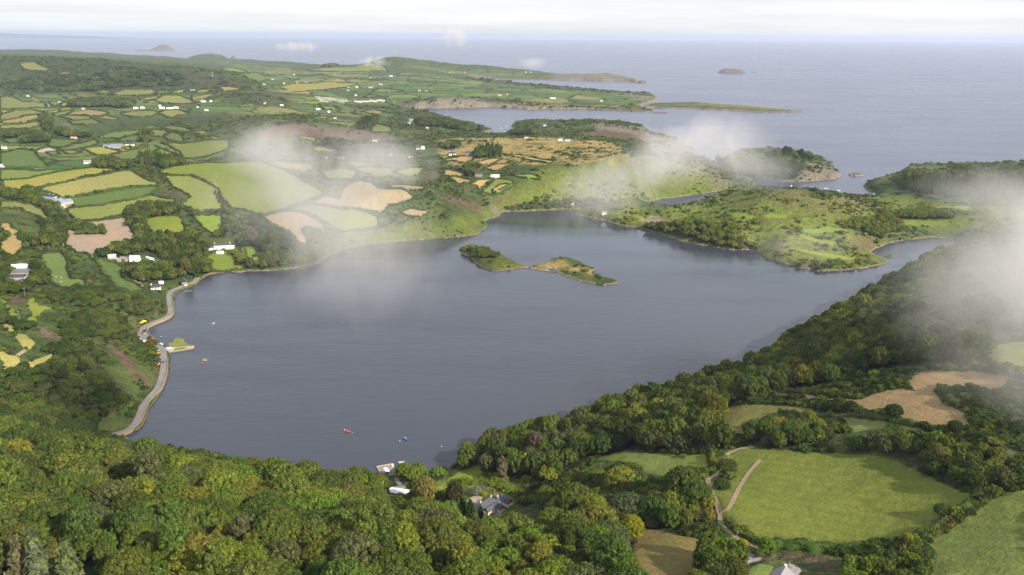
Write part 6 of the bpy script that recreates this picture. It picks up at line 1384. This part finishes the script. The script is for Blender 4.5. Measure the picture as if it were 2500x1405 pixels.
# which side is the water
def side(L):
    Ls = smooth_line(L, 3.0); N = normals(Ls); m_ = len(Ls) // 2; p = Ls[m_] + N[m_] * 14; return 1 if p[0] > Ls[m_][0] else -1
o = wall_line(off(lr_low, side(lr_low) * 3.6), .55, -1.0, 3.0).obj('sea_wall', M_WALL); tag(o, 'low stone wall along the lake side of the road below the quay', 'wall')
o = wall_line(off(lr_up, side(lr_up) * 3.6), .55, -1.0, 2.95).obj('sea_wall', M_WALL); tag(o, 'low stone wall along the lake side of the road above the quay', 'wall')
def quay():
    P = np.array([flat(u, v, 1.4) for u, v in QUAY]); c = P.mean(0)
    e = empty('quay', c[0], c[1], 0, 0, 'small grassy stone quay jutting into the lake', 'quay'); Q_ = P - c; n = len(Q_)
    V = [(x, y, -1.5) for x, y in Q_] + [(x, y, 1.35) for x, y in Q_]; F = [(i, (i + 1) % n, n + (i + 1) % n, n + i) for i in range(n)] + [tuple(n + i for i in range(n))]
    MB().poly(V, F).obj('quay_wall', M_WALL, e)
    q2 = Q_ * .93; o = MB().poly([(x, y, 1.42) for x, y in q2] + [(x, y, 1.2) for x, y in q2], [tuple(range(n))] + [((i + 1) % n, i, n + i, n + (i + 1) % n) for i in range(n)]).obj('turf', MT_FIELD, e); o.color = (.17, .185, .05, 1)
    a, b = (np.array(flat(*p, 1.4)) - c for p in ((455, 849), (472, 847.5))); m_ = (a + b) / 2; o = MB().box(-4.2, 4.2, -1.8, 1.8, 1.30, 1.62).obj('concrete_slab', M_CONC, e); o.location = (m_[0], m_[1], 0); o.rotation_euler = (0, 0, math.atan2(b[1] - a[1], b[0] - a[0]))
    a, b = (np.array(flat(*p, 1.4)) - c for p in ((419, 850), (456, 847))); m_ = (a + b) / 2; o = MB().box(-np.linalg.norm(b - a) / 2, np.linalg.norm(b - a) / 2, -.6, .6, 1.3, 1.47).obj('quay_path', M_CONC, e); o.location = (m_[0], m_[1], 0); o.rotation_euler = (0, 0, math.atan2(b[1] - a[1], b[0] - a[0]))
quay()
x, y = flat(411.5, 855, 1); o = MB().box(-5.5, 5.5, -4.5, 4.5, -1, 2.06).obj('slipway', M_CONC); o.location = (x, y, 0); o.rotation_euler = (0, 0, R(8)); o['kind'] = 'structure'
def jetty():
    P = np.array([flat(u, v, 1) for u, v in pl("919,1140 960.6,1132.5 962,1139 938,1156 926,1156")]); c = P.mean(0); Q_ = P - c; n = len(Q_)
    e = empty('jetty', c[0], c[1], 0, 0, 'stone edged jetty behind the shore trees', 'jetty')
    MB().poly([(x, y, -1.5) for x, y in Q_] + [(x, y, .9) for x, y in Q_], [(i, (i + 1) % n, n + (i + 1) % n, n + i) for i in range(n)] + [tuple(n + i for i in range(n))]).obj('deck', plain('jetty surface', (.26, .21, .17), .9, .1, .2), e)
    d = Q_[1] - Q_[0]; L_ = np.linalg.norm(d); o = MB().box(0, L_, -.3, .3, .85, 1.35).obj('parapet', M_CONC, e); o.location = (Q_[0][0], Q_[0][1], 0); o.rotation_euler = (0, 0, math.atan2(d[1], d[0]))
jetty()

# ------------------------------------------------------------------ boats, cars, kayaks
def hull_mesh(L, B, D, n=12, k=7, transom=.75):
    V, F = [], []
    for i in range(n):
        s = i / (n - 1); w = B / 2 * (math.sin(math.pi * min(1, (1 - s) * .62 + .0)) ** .7 if s > .35 else transom + (1 - transom) * s / .35) ; w = max(w, .02); sheer = D * (1 + .35 * s ** 2.2); keel = -D * .35 * (1 - s ** 3)
        for j in range(k): a = math.pi * j / (k - 1); V.append((-L / 2 + L * s, -math.cos(a) * w, sheer * (1 - math.sin(a)) + keel * math.sin(a)))
    for i in range(n - 1):
        for j in range(k - 1): o = i * k + j; F.append((o, o + 1, o + k + 1, o + k))
    F.append(tuple(reversed(range(k)))); return V, F, n, k
M_BRED = plain('red tubes', (.72, .06, .03), .5, .4, .08); M_BBLUE = plain('blue boat cover', (.05, .20, .60), .6, .3, .1); M_BWHITE = plain('white gelcoat', (.80, .79, .76), .35, .5, .05); M_DARK = plain('dark rubber', (.03, .03, .035), .6, .3, .1); M_PINKB = plain('pink buoy', (.75, .30, .26), .5, .4, .1)
def boat(u, v, L, B, D, rz, hull, label, cover=None, name='boat', extra=None, z=0.0):
    x, y = flat(u, v); e = empty(name, x, y, z, rz, label, 'boat'); V, F, n, k = hull_mesh(L, B, D); MB().poly(V, F).obj('hull', hull, e, True)
    if cover:
        cv, cf = [], []
        for i in range(n):
            a, b = V[i * k], V[i * k + k - 1]; s = i / (n - 1)
            for q in range(5): w = q / 4; cv.append((a[0], a[1] * (1 - w) + b[1] * w, a[2] + .03 + math.sin(math.pi * w) * B * .16 * math.sin(math.pi * min(1, s + .12)) ))
        for i in range(n - 1):
            for q in range(4): o = i * 5 + q; cf.append((o, o + 5, o + 6, o + 1))
        MB().poly(cv, cf).obj('cover', cover, e, True)
    else:
        V2 = [(a * .93, b * .86, c_ * .55 + D * .28) for a, b, c_ in V]; fl = MB(); 
        for i in range(n - 1): fl.poly([V2[i * k], V2[(i + 1) * k], V2[(i + 1) * k + k - 1], V2[i * k + k - 1]], [(0, 1, 2, 3)])
        fl.obj('floor', plain('boat floor', (.45, .42, .38), .8, .2, .1), e)
        for sx in (-.22, .12): MB().box(L * sx - .14, L * sx + .14, -B * .40, B * .40, D * .72, D * .78).obj('thwart', M_WOODP, e)
    if extra: extra(e)
    return e
def rib(u, v):
    x, y = flat(u, v); e = empty('inflatable_boat', x, y, .1, -28, 'orange red inflatable boat with a white outboard moored on the lake', 'boat')
    for s in (-1, 1):
        m_ = MB(); pts = [(-2.6, s * .85, .28), (-1.0, s * .9, .28), (.8, s * .85, .32), (1.9, s * .55, .40), (2.6, s * .04, .5)]
        for a, b in zip(pts[:-1], pts[1:]): m_.tube(a, b, .28, .27, 10)
        m_.obj('tube', M_BRED, e, True)
    MB().box(-2.3, 1.6, -.7, .7, .05, .16).obj('floor', M_DARK, e); MB().box(-.5, .1, -.35, .35, .16, 1.0).obj('console', M_BRED, e); MB().box(-1.3, -.8, -.4, .4, .16, .62).obj('seat', M_DARK, e)
    MB().box(-2.95, -2.5, -.22, .22, .35, 1.15).box(-2.85, -2.65, -.08, .08, -.4, .35).obj('outboard', M_BWHITE, e)
rib(848, 1054)
boat(990, 1073, 5.6, 2.0, .7, -62, plain('dark red hull', (.20, .05, .04), .5, .4, .1), 'open boat under a bright blue cover moored on the lake', M_BBLUE, 'covered_boat')
boat(980, 1130, 4.4, 1.6, .55, 16, M_BWHITE, 'white rowing dinghy floating beside the jetty', name='dinghy')
boat(521.5, 790.5, 3.4, 1.4, .5, 60, M_BWHITE, 'little white dinghy moored off the quay', name='dinghy')
boat(395, 823, 3.6, 1.4, .4, 5, plain('grey hull', (.22, .25, .28), .6, .3, .1), 'grey skiff floating inside the road bend', name='skiff')
def cabin(e): MB().box(-1.8, 1.2, -.9, .9, .9, 2.1).obj('cabin', M_BWHITE, e); MB().box(-1.6, 1.23, -.93, .93, 1.35, 1.8).obj('window', M_GLASS, e)
for u, v, L, rz, lb in ((2016, 462, 9, 5, 'white motor boat moored right of the wooded island channel'), (2046, 467, 11, 12, 'white cabin cruiser moored near the rocky hill foot'), (2133, 475.5, 7, 70, 'small white cruiser under the dark point'), (1223, 314, 9, 0, 'white boat anchored in the sandy bay'), (1234, 316.5, 10, 30, 'dark hulled boat anchored in the sandy bay'), (1236, 310, 8, 10, 'third small boat farther out in the sandy bay')):
    boat(u, v, L, L * .32, 1.1, rz, M_DARK if 'dark hulled' in lb else M_BWHITE, lb, M_BWHITE, 'cruiser', cabin)
def rig(e):
    MB().tube((.6, 0, .8), (.6, 0, 18), .16, .09).obj('mast', M_WOODP, e); MB().tube((-3.4, 0, .8), (-3.4, 0, 15.5), .14, .08).obj('mast', M_WOODP, e); MB().tube((.5, 0, 2.6), (-2.9, 0, 2.5), .22).obj('boom', M_BWHITE, e)
    st = MB(); 
    for p, q in (((5.5, 0, 1.3), (.6, 0, 17.6)), ((-5.6, 0, 1.2), (.6, 0, 17.6)), ((.4, 1.7, 1), (.6, 0, 15)), ((.4, -1.7, 1), (.6, 0, 15))): st.tube(p, q, .05, k=4)
    st.obj('rigging', M_WOODP, e)
boat(1932, 455.5, 12, 3.6, 1.1, 60, M_BWHITE, 'two masted sailing yacht behind the grassy hill by the island', M_BWHITE, 'sailing_yacht', rig)
def buoy(u, v, col, label, r=.35):
    x, y = flat(u, v); V, F = ICO2, ICO2F; o = MB().poly([tuple(p * r) for p in V], [tuple(f) for f in F]).tube((0, 0, r * .9), (0, 0, r * 1.5), r * .2).obj('mooring_buoy', col, None, True); o.location = (x, y, r * .35); tag(o, label, 'buoy', 'mooring buoys')
buoy(859.5, 1057.5, M_PINKB, 'pale pink mooring buoy beside the red inflatable'); buoy(976, 1077.5, M_BWHITE, 'white mooring buoy beside the blue covered boat'); buoy(1078, 1091, M_BWHITE, 'lone white mooring buoy near the shore trees'); buoy(1582, 934, M_DARK, 'dark mooring buoy off the lakeside wood', .6)
for u, v, L, W_, lb in ((941, 1146, 4.0, 3.2, 'larger white covered dinghy heap on the jetty'), (945, 1151, 3.6, 2.8, 'second white cover lying on the jetty'), (958.5, 1138, 2.0, 1.6, 'small white box at the jetty corner')):
    x, y = flat(u, v, .9); m_ = MB(); n = 8
    for j in range(3): m_.V += [(math.cos(2 * math.pi * i / n) * L / 2 * (1, .9, .45)[j], math.sin(2 * math.pi * i / n) * W_ / 2 * (1, .9, .4)[j], (0, .7, 1.1)[j]) for i in range(n)]
    m_.F = [(j * n + i, j * n + (i + 1) % n, (j + 1) * n + (i + 1) % n, (j + 1) * n + i) for j in range(2) for i in range(n)] + [tuple(2 * n + i for i in range(n))]
    o = m_.obj('boat_cover', M_WTIN, None, True); o.location = (x, y, .9); tag(o, lb, 'cover')
# cars: a shaped body with glasshouse, windows, lights and four wheels
CARB = {}
def car(u, v, rz, col, label, long=4.2, tall=1.45, van=False, group='cars at the lakeside road', zz=2.13):
    x, y = flat(u, v, 2.1); e = empty('van' if van else 'car', x, y, zz, rz, label, 'van' if van else 'car', group); key = tuple(col); 
    if key not in CARB: CARB[key] = plain('car paint %d' % len(CARB), col, .3, .6, .03)
    h = long / 2; w = .86
    prof = [(-h, .35), (-h, .85), (-h * .92, .95), (-h * .72, .98 if not van else tall * .98), (-h * .5, tall if not van else tall), (h * .18 if not van else h * .45, tall), (h * .48 if not van else h * .72, .98), (h * .95, .82), (h, .6), (h, .35)]
    V = []; n = len(prof)
    for s in (-1, 1): V += [(px, s * w * (1 if pz < 1.05 else .82), pz) for px, pz in prof]
    F = [tuple(range(n)), tuple(reversed(range(n, 2 * n)))] + [(i, n + i, n + (i + 1) % n, (i + 1) % n) for i in range(n)]
    MB().poly(V, F).obj('body', CARB[key], e)
    for s in (-1, 1): MB().poly([(-h * .62, s * .80, 1.03), (h * .36, s * .80, 1.03), (h * .15, s * .735, tall - .08), (-h * .48, s * .735, tall - .08)], [(0, 1, 2, 3) if s < 0 else (3, 2, 1, 0)]).obj('window', M_GLASS, e)
    MB().poly([(h * .47, -.72, 1.03), (h * .47, .72, 1.03), (h * .21, .66, tall - .04), (h * .21, -.66, tall - .04)], [(0, 1, 2, 3)]).obj('windscreen', M_GLASS, e)
    for sx in (-.62, .62):
        for s in (-1, 1): MB().tube((h * sx, s * .66, .32), (h * sx, s * .90, .32), .32, k=12).obj('wheel', M_DARK, e)
    for s in (-1, 1): MB().box(h - .02, h + .03, s * .62 - .16, s * .62 + .16, .62, .76).obj('headlight', M_FRAME, e)
    return e
WH = (.78, .78, .78); SV = (.50, .53, .58); BK = (.02, .02, .025)
car(350.5, 815, -52, BK, 'black car parked beside the wall on the road bend'); car(364.5, 824, -38, (.05, .17, .18), 'dark teal car parked behind the red car'); car(370.5, 828, -38, (.62, .015, .035), 'bright red car parked beside the lake wall'); car(393.5, 841.5, -30, WH, 'white car on the road before the quay'); car(413, 853, 4, WH, 'white van parked on the slipway', 5.2, 2.1, True); car(411.5, 848.5, 4, BK, 'dark car parked beside the white van on the slipway'); car(393.3, 874.5, 84, (.14, .19, .28), 'blue grey car parked on the verge below the kayaks'); car(391, 885, 84, (.04, .05, .10), 'navy car towing the orange kayaks'); car(399.8, 885, 88, (.16, .07, .05), 'reddish brown car driving on the lake road')
for u, v, c_, lb in ((330, 825.5, WH, 'white car at the upper end of the car park row'), (333.5, 827, SV, 'silver car second in the car park row'), (337.5, 829, WH, 'white car third in the car park row'), (342, 831, (.42, .42, .55), 'lilac grey car fourth in the car park row'), (348.5, 833, (.06, .07, .10), 'dark car in the middle of the car park row'), (353, 834.5, WH, 'largest white car in the car park row'), (357, 837, SV, 'silver car near the lower end of the car park row'), (361, 838.5, (.10, .12, .20), 'dark blue car at the lower end of the car park row')):
    car(u, v, 28, c_, lb, group='cars in the lakeside car park')
def kayak(u, v, rz, col, label, z=None, L=3.6):
    x, y = flat(u, v, 2.4); z = max(hz(x, y), 2) + .12 if z is None else z; e = empty('kayak', x, y, z, rz, label, 'kayak', 'kayaks piled beside the lake road'); V, F = [], []; n, k = 11, 8
    for i in range(n):
        s = i / (n - 1); w = .36 * math.sin(math.pi * s) ** .6 + .015; hh = .2 * math.sin(math.pi * s) ** .5 + .02 + .10 * abs(2 * s - 1) ** 3
        for j in range(k): a = 2 * math.pi * j / k; V.append((-L / 2 + L * s, math.cos(a) * w, .2 + math.sin(a) * hh))
    for i in range(n - 1):
        for j in range(k): F.append((i * k + j, i * k + (j + 1) % k, (i + 1) * k + (j + 1) % k, (i + 1) * k + j))
    key = ('kay',) + tuple(col); 
    if key not in CARB: CARB[key] = plain('kayak shell %d' % len(CARB), col, .45, .4, .06)
    MB().poly(V, F).obj('hull', CARB[key], e, True); MB().tube((-.1, 0, .36), (-.1, 0, .43), .3, .27, 12).obj('cockpit', M_DARK, e)
OR_ = (.85, .24, .02)
for u, v, rz, c_, lb in ((376, 857, 20, (.75, .55, .03), 'yellow kayak at the top of the pile beside the round tree'), (380, 859, 50, (.05, .35, .38), 'turquoise kayak in the middle of the pile'), (385, 856, 35, WH, 'white kayak at the upper right of the pile'), (387, 860, 25, (.80, .08, .03), 'red kayak in the pile beside the road'), (383, 862.5, 35, OR_, 'orange kayak across the lower pile'), (388, 862, 60, (.85, .40, .03), 'amber kayak pointing to the road'), (382, 866.5, 40, OR_, 'orange kayak lowest below the pile'), (378, 861, 10, (.55, .60, .05), 'lime kayak on the left of the pile'), (579/1.0, 666, 10, OR_, 'orange kayak on the beach below the villa lawn')):
    if u > 500: u, v = 512.5, 667.5
    kayak(u, v, rz, c_, lb)
kayak(388, 889.5, 84, OR_, 'orange kayak on the trailer behind the navy car, upper', 2.9, 4.2); kayak(387.3, 891, 82, (.80, .45, .05), 'amber kayak on the trailer behind the navy car, lower', 2.6, 4.2)
x, y = flat(387.6, 890.3, 2.2); e = empty('boat_trailer', x, y, 2.13, 84, 'small trailer under the orange kayaks', 'trailer'); MB().box(-2, 2, -.55, .55, .3, .4).obj('frame', M_DARK, e)
for s in (-1, 1): MB().tube((0, s * .58, .25), (0, s * .72, .25), .25, k=10).obj('wheel', M_DARK, e)
M_YEL = plain('yellow fabric', (.85, .62, .02), .5, .3, .06)
for u, v, L, lb in ((345.5, 790, 5.2, 'yellow tent beside the road bend, left one'), (351.5, 787.5, 5.2, 'yellow tent beside the road bend, right one')):
    x, y = flat(u, v, 2.3); e = empty('yellow_tent', x, y, max(hz(x, y), 2), 20, lb, 'tent', 'yellow tents beside the road'); V, F = [], []; n, k = 9, 7
    for i in range(n):
        s = i / (n - 1); r_ = 1.5 * math.sin(math.pi * (s * .86 + .07)) ** .6
        for j in range(k): a = math.pi * j / (k - 1); V.append((-L / 2 + L * s, math.cos(a) * r_, math.sin(a) * r_ * 1.1))
    for i in range(n - 1):
        for j in range(k - 1): o = i * k + j; F.append((o, o + 1, o + k + 1, o + k))
    F += [tuple(range(k)), tuple(reversed(range((n - 1) * k, n * k)))]
    MB().poly(V, F).obj('canopy', M_YEL, e, True); MB().poly([(L / 2 + .02, -.5, 0), (L / 2 + .02, .5, 0), (L / 2 - .1, .25, .7), (L / 2 - .1, -.25, .7)], [(0, 1, 2, 3)]).obj('door', M_DARK, e)

# ------------------------------------------------------------------ poles, animals
def pole(u, v, h, label, arms=1, r=.16, name='utility_pole', steel=False):
    x, y = at(u, v); e = empty(name, x, y, hz(x, y), rnd.uniform(0, 180), label, 'pole', None if steel or name == 'tall_pole' else 'wooden utility poles'); mt = M_WTIN if steel else plain('pale pole timber', (.30, .26, .20), .9, .1, .2)
    MB().tube((0, 0, -.6), (0, 0, h), r, r * .7).obj('pole', mt, e)
    for k in range(arms):
        b = MB().box(-1.1, 1.1, -.08, .08, h - .7 - k * .8, h - .55 - k * .8).obj('crossarm', mt, e)
        for q in (-.9, 0, .9): MB().tube((q, 0, h - .55 - k * .8), (q, 0, h - .3 - k * .8), .06, k=6).obj('insulator', M_FRAME, b)
for u, v, h, lb in ((288, 490, 10, 'wooden pole in the dark green slope by the farm'), (122, 616, 10, 'left wooden pole above the green meadow'), (157, 618, 11, 'middle wooden pole above the green meadow'), (181, 628, 9, 'right wooden pole above the green meadow'), (342, 622, 11, 'wooden pole above the white dormer house'), (62, 726, 10, 'wooden pole below the farm among trees'), (55, 408, 11, 'wooden pole in the big dark green field'), (103, 420, 12, 'wooden pole on the yellow green pasture'), (46, 784, 10, 'left of two wooden poles on the bracken hillside'), (50, 786, 10, 'right of two wooden poles on the bracken hillside'), (1797, 1332, 8, 'wooden pole beside the earth path end'), (1144, 466, 11, 'pole on the gully edge above the rapids'), (1254, 452, 10, 'pole at the end of the green wedge field'), (1216, 430, 9, 'pole beside the low cream shed'), (1289, 462, 11, 'pole on the brown slope above the rapids'), (1127, 395, 11, 'pole beside the stone house garden'), (1086, 378, 11, 'pole left of the white two gabled house'), (476, 408, 12, 'pole in the hazy green fields'), (686, 500, 11, 'pole on the wide bright pasture'), (1208, 1216, 6, 'pale bare pole behind the slate roofed house')):
    pole(u, v, h, lb, 0 if 'bare' in lb else 1)
pole(519, 193, 34, 'tall pale radio mast on the dark ridge', 0, .8, 'radio_mast', True)
for u, v, h, lb in ((1316, 345, 26, 'left bare tall trunk on the heath'), (1322, 345, 30, 'middle bare tall trunk on the heath'), (1325, 345, 24, 'right bare tall trunk on the heath')): pole(u, v, h * .85, lb, 0, .3, 'tall_pole')
def beast(u, v, s, col, label, cat, group, rz):
    """body, neck, head, legs and tail as one continuous figure"""
    x, y = at(u, v); m_ = MB()
    def ell(cx, cy_, cz, rx, ry, rz_): o = len(m_.V); m_.V += [(cx + p[0] * rx, cy_ + p[1] * ry, cz + p[2] * rz_) for p in ICO1]; m_.F += [tuple(int(o + q) for q in f) for f in ICO1F]
    ell(0, 0, 1.0, .95, .36, .40); ell(.62, 0, 1.05, .42, .34, .40); ell(-.6, 0, 1.05, .42, .36, .38); ell(1.0, 0, 1.22, .34, .2, .24); ell(1.36, 0, 1.28, .30, .14, .16)
    for sx, dx in ((.62, .05), (-.68, -.08)):
        for q in (-.2, .2): m_.tube((sx, q, .85), (sx + dx, q, .45), .13, .08, 6); m_.tube((sx + dx, q, .45), (sx, q, 0), .075, .06, 6)
    m_.tube((-1.0, 0, 1.2), (-1.08, 0, .6), .05, .03, 5)
    for q in (-.16, .16): m_.tube((1.22, q, 1.4), (1.18, q * 1.9, 1.46), .05, .02, 5)
    o = m_.obj(cat, col, None, True); o.location = (x, y, hz(x, y)); o.scale = (s, s, s); o.rotation_euler = (0, 0, R(rz)); tag(o, label, cat, group)
M_CB = plain('black hide', (.02, .018, .016), .8, .2, .1); M_CT = plain('tan hide', (.42, .24, .12), .8, .2, .1); M_CW = plain('pale wool', (.72, .68, .60), .9, .1, .06)
COWN = {(339,486):'uppermost of all',(344,497):'farthest right',(304,495.5):'left of the pale pair',(284,495.5):'alone at the upper left',(322,502):'right of the middle',(310,505):'left of the middle',(331,504):'right under the pale one',(309,510):'lowest near the trees',(266,511):'alone in the middle',(221,521.5):'lowest on the left',(232,524):'beside the lower hedge'}
for u, v, mt, nm in ((339, 486, M_CW, 'white'), (344, 497, M_CW, 'white'), (304, 495.5, M_CW, 'white'), (284, 495.5, M_CB, 'black'), (322, 502, M_CB, 'black'), (310, 505, M_CT, 'tan'), (331, 504, M_CT, 'tan'), (309, 510, M_CB, 'black'), (266, 511, M_CB, 'black'), (221, 521.5, M_CT, 'tan'), (232, 524, M_CT, 'tan')):
    beast(u, v, 1.25, mt, nm + ' cow on the pasture above the ploughed field, ' + COWN[(u, v)], 'cow', 'cows on the pasture', rnd.uniform(-60, 60))
for u, v in ((137, 677), (149.5, 679.5), (149, 689), (21, 885)): beast(u, v, .75, M_CW if u > 100 else M_CT, ('leftmost' if u < 140 else 'lower' if v > 685 else 'right hand') + ' white sheep on the bright green meadow' if u > 100 else 'tan calf on the olive hillside meadow', 'sheep' if u > 100 else 'calf', 'sheep on the meadow' if u > 100 else None, 30)
for u, v, lb in ((576, 655.5, 'black cow near the shore on the villa meadow'), (630, 631.5, 'black cow in the thin cloud on the villa meadow'), (598, 654.5, 'black calf beside the shore bushes')): beast(u, v, 1.1, M_CB, lb, 'cow', None, 10)
print('things', round(time.time() - T0, 1), len(bpy.data.objects))
# ------------------------------------------------------------------ air: haze over everything, drifting low cloud
HAZE = 3.1e-5
hm = newmat('haze'); t = NT(hm); pv = t.node('ShaderNodeVolumePrincipled'); pv.inputs['Color'].default_value = (.68, .76, .95, 1); pv.inputs['Density'].default_value = HAZE; pv.inputs['Anisotropy'].default_value = .2
t.out(vol=pv.outputs[0])
bm = bmesh.new(); bmesh.ops.create_cube(bm, size=1); me = bpy.data.meshes.new('haze'); 
bmesh.ops.scale(bm, vec=(124000, 65500, 358), verts=bm.verts); bmesh.ops.translate(bm, vec=(0, 29500, 169), verts=bm.verts); bm.to_mesh(me); bm.free(); me.materials.append(hm)
o = bpy.data.objects.new('haze', me); C.objects.link(o); o['kind'] = 'stuff'
def cloud_mat(name, dens, scale, thr, soft):
    mt = newmat(name); t = NT(mt); tc_ = t.node('ShaderNodeTexCoord'); ob = tc_.outputs['Object']; P = t.pos()
    ln = t.node('ShaderNodeVectorMath', operation='LENGTH'); t.l.new(ob, ln.inputs[0])
    fall = t.node('ShaderNodeMapRange', interpolation_type='SMOOTHSTEP'); t.l.new(ln.outputs['Value'], fall.inputs[0]); fall.inputs[1].default_value = 1.0; fall.inputs[2].default_value = .05; fall = fall.outputs[0]
    n_ = t.node('ShaderNodeTexNoise'); n_.inputs['Scale'].default_value = scale; n_.inputs['Detail'].default_value = 6; n_.inputs['Roughness'].default_value = .66; n_.inputs['Distortion'].default_value = 1.7
    t.l.new(t.mapping(P, (1.0, 1.0, .75), (.2, .35, 0)), n_.inputs['Vector'])
    v = t.math('ADD', n_.outputs['Fac'], t.math('MULTIPLY', t.math('SUBTRACT', fall, .5), .36))
    d = t.math('MULTIPLY', t.math('MULTIPLY', t.ramp(v, thr, thr + soft), fall), dens)
    pv = t.node('ShaderNodeVolumePrincipled'); pv.inputs['Color'].default_value = (1, .97, .94, 1); t.put(pv.inputs['Density'], d); pv.inputs['Anisotropy'].default_value = .2; t.out(vol=pv.outputs[0]); return mt
CLV, CLF = icos(3)
def cloud(u, v, Y, ru, rv, depth, dens, scale, label, thr=.46, soft=.3, tilt=0):
    """a patch of low cloud: centre on the line of sight (u, v) at forward distance Y, half sizes in metres from its extent"""
    d = ray(u, v); p = Vector((0, 0, CAM_H)) + d * (Y / d.y); k = (p - Vector((0, 0, CAM_H))).dot(FW) / F_PX
    o = MB().poly([tuple(q) for q in CLV], [tuple(int(i) for i in f) for f in CLF]).obj('low_cloud', cloud_mat('low cloud', dens, scale, thr, soft), None, True)
    o.location = p; o.scale = (ru * k, depth, rv * k); o.rotation_euler = (0, R(tilt), 0); o['kind'] = 'stuff'; o['label'] = label; return o
cloud(670, 375, 380, 230, 150, 45, .035, .032, 'thin drifting cloud over the hill pasture', .47, .28, 12)
cloud(930, 400, 390, 270, 150, 45, .033, .032, 'thin veil of cloud over the heath edge', .47, .28, 0)
cloud(800, 530, 380, 340, 240, 45, .031, .026, 'thin drifting cloud over the harvested field', .46, .28, 35)
cloud(880, 640, 380, 430, 270, 45, .0125, .018, 'faint veil of cloud over the lake', .44, .36)
cloud(600, 520, 380, 260, 190, 40, .012, .030, 'faint veil over the wide bright pasture', .45, .36)
cloud(800, 500, 420, 480, 340, 50, .009, .020, 'wide faint veil of cloud from the pastures to the lake', .36, .40, 20)
cloud(1640, 380, 900, 240, 130, 190, 0.0135, .016, 'thin cloud caught on the rocky headland', .47, .28, -20)
cloud(1480, 460, 900, 290, 120, 190, 0.0086, .016, 'trailing cloud along the rapids slope', .46, .28, -20)
cloud(1770, 350, 950, 190, 130, 190, 0.0099, .016, 'wisp of cloud over the open sea by the island', .48, .34)
cloud(1840, 410, 1000, 200, 80, 190, 0.0067, .016, 'faint cloud across the wooded island', .45, .34)
cloud(2610, 670, 520, 330, 310, 140, 0.0298, .014, 'dense white cloud bank at the edge of the woods', .36, .40)
cloud(2400, 710, 500, 380, 300, 140, 0.0105, .016, 'thin cloud drifting over the lakeside woods', .42, .40)
cloud(2500, 960, 400, 320, 300, 140, 0.0068, .018, 'faint cloud over the straw clearing', .42, .40)
cloud(2440, 480, 850, 320, 120, 140, 0.0093, .014, 'thin cloud over the far plantation', .44, .36)
cloud(1110, 90, 3000, 75, 46, 60, .030, .010, 'small white cloud puff above the horizon', .46, .26)
cloud(725, 114, 3200, 120, 24, 60, .022, .010, 'small flat cloud wisp over the sea', .46, .26)
cloud(1300, 155, 3000, 64, 26, 50, .020, .010, 'small cloud wisp over the sea beyond the far headland', .46, .26)
cloud(915, 152, 4500, 70, 30, 70, .020, .008, 'cloud wisp on the shoulder of the far headland', .46, .26)
cloud(1960, 600, 950, 300, 100, 70, .005, .014, 'faint veil over the grassy hill', .44, .4)
print('done', round(time.time() - T0, 1))
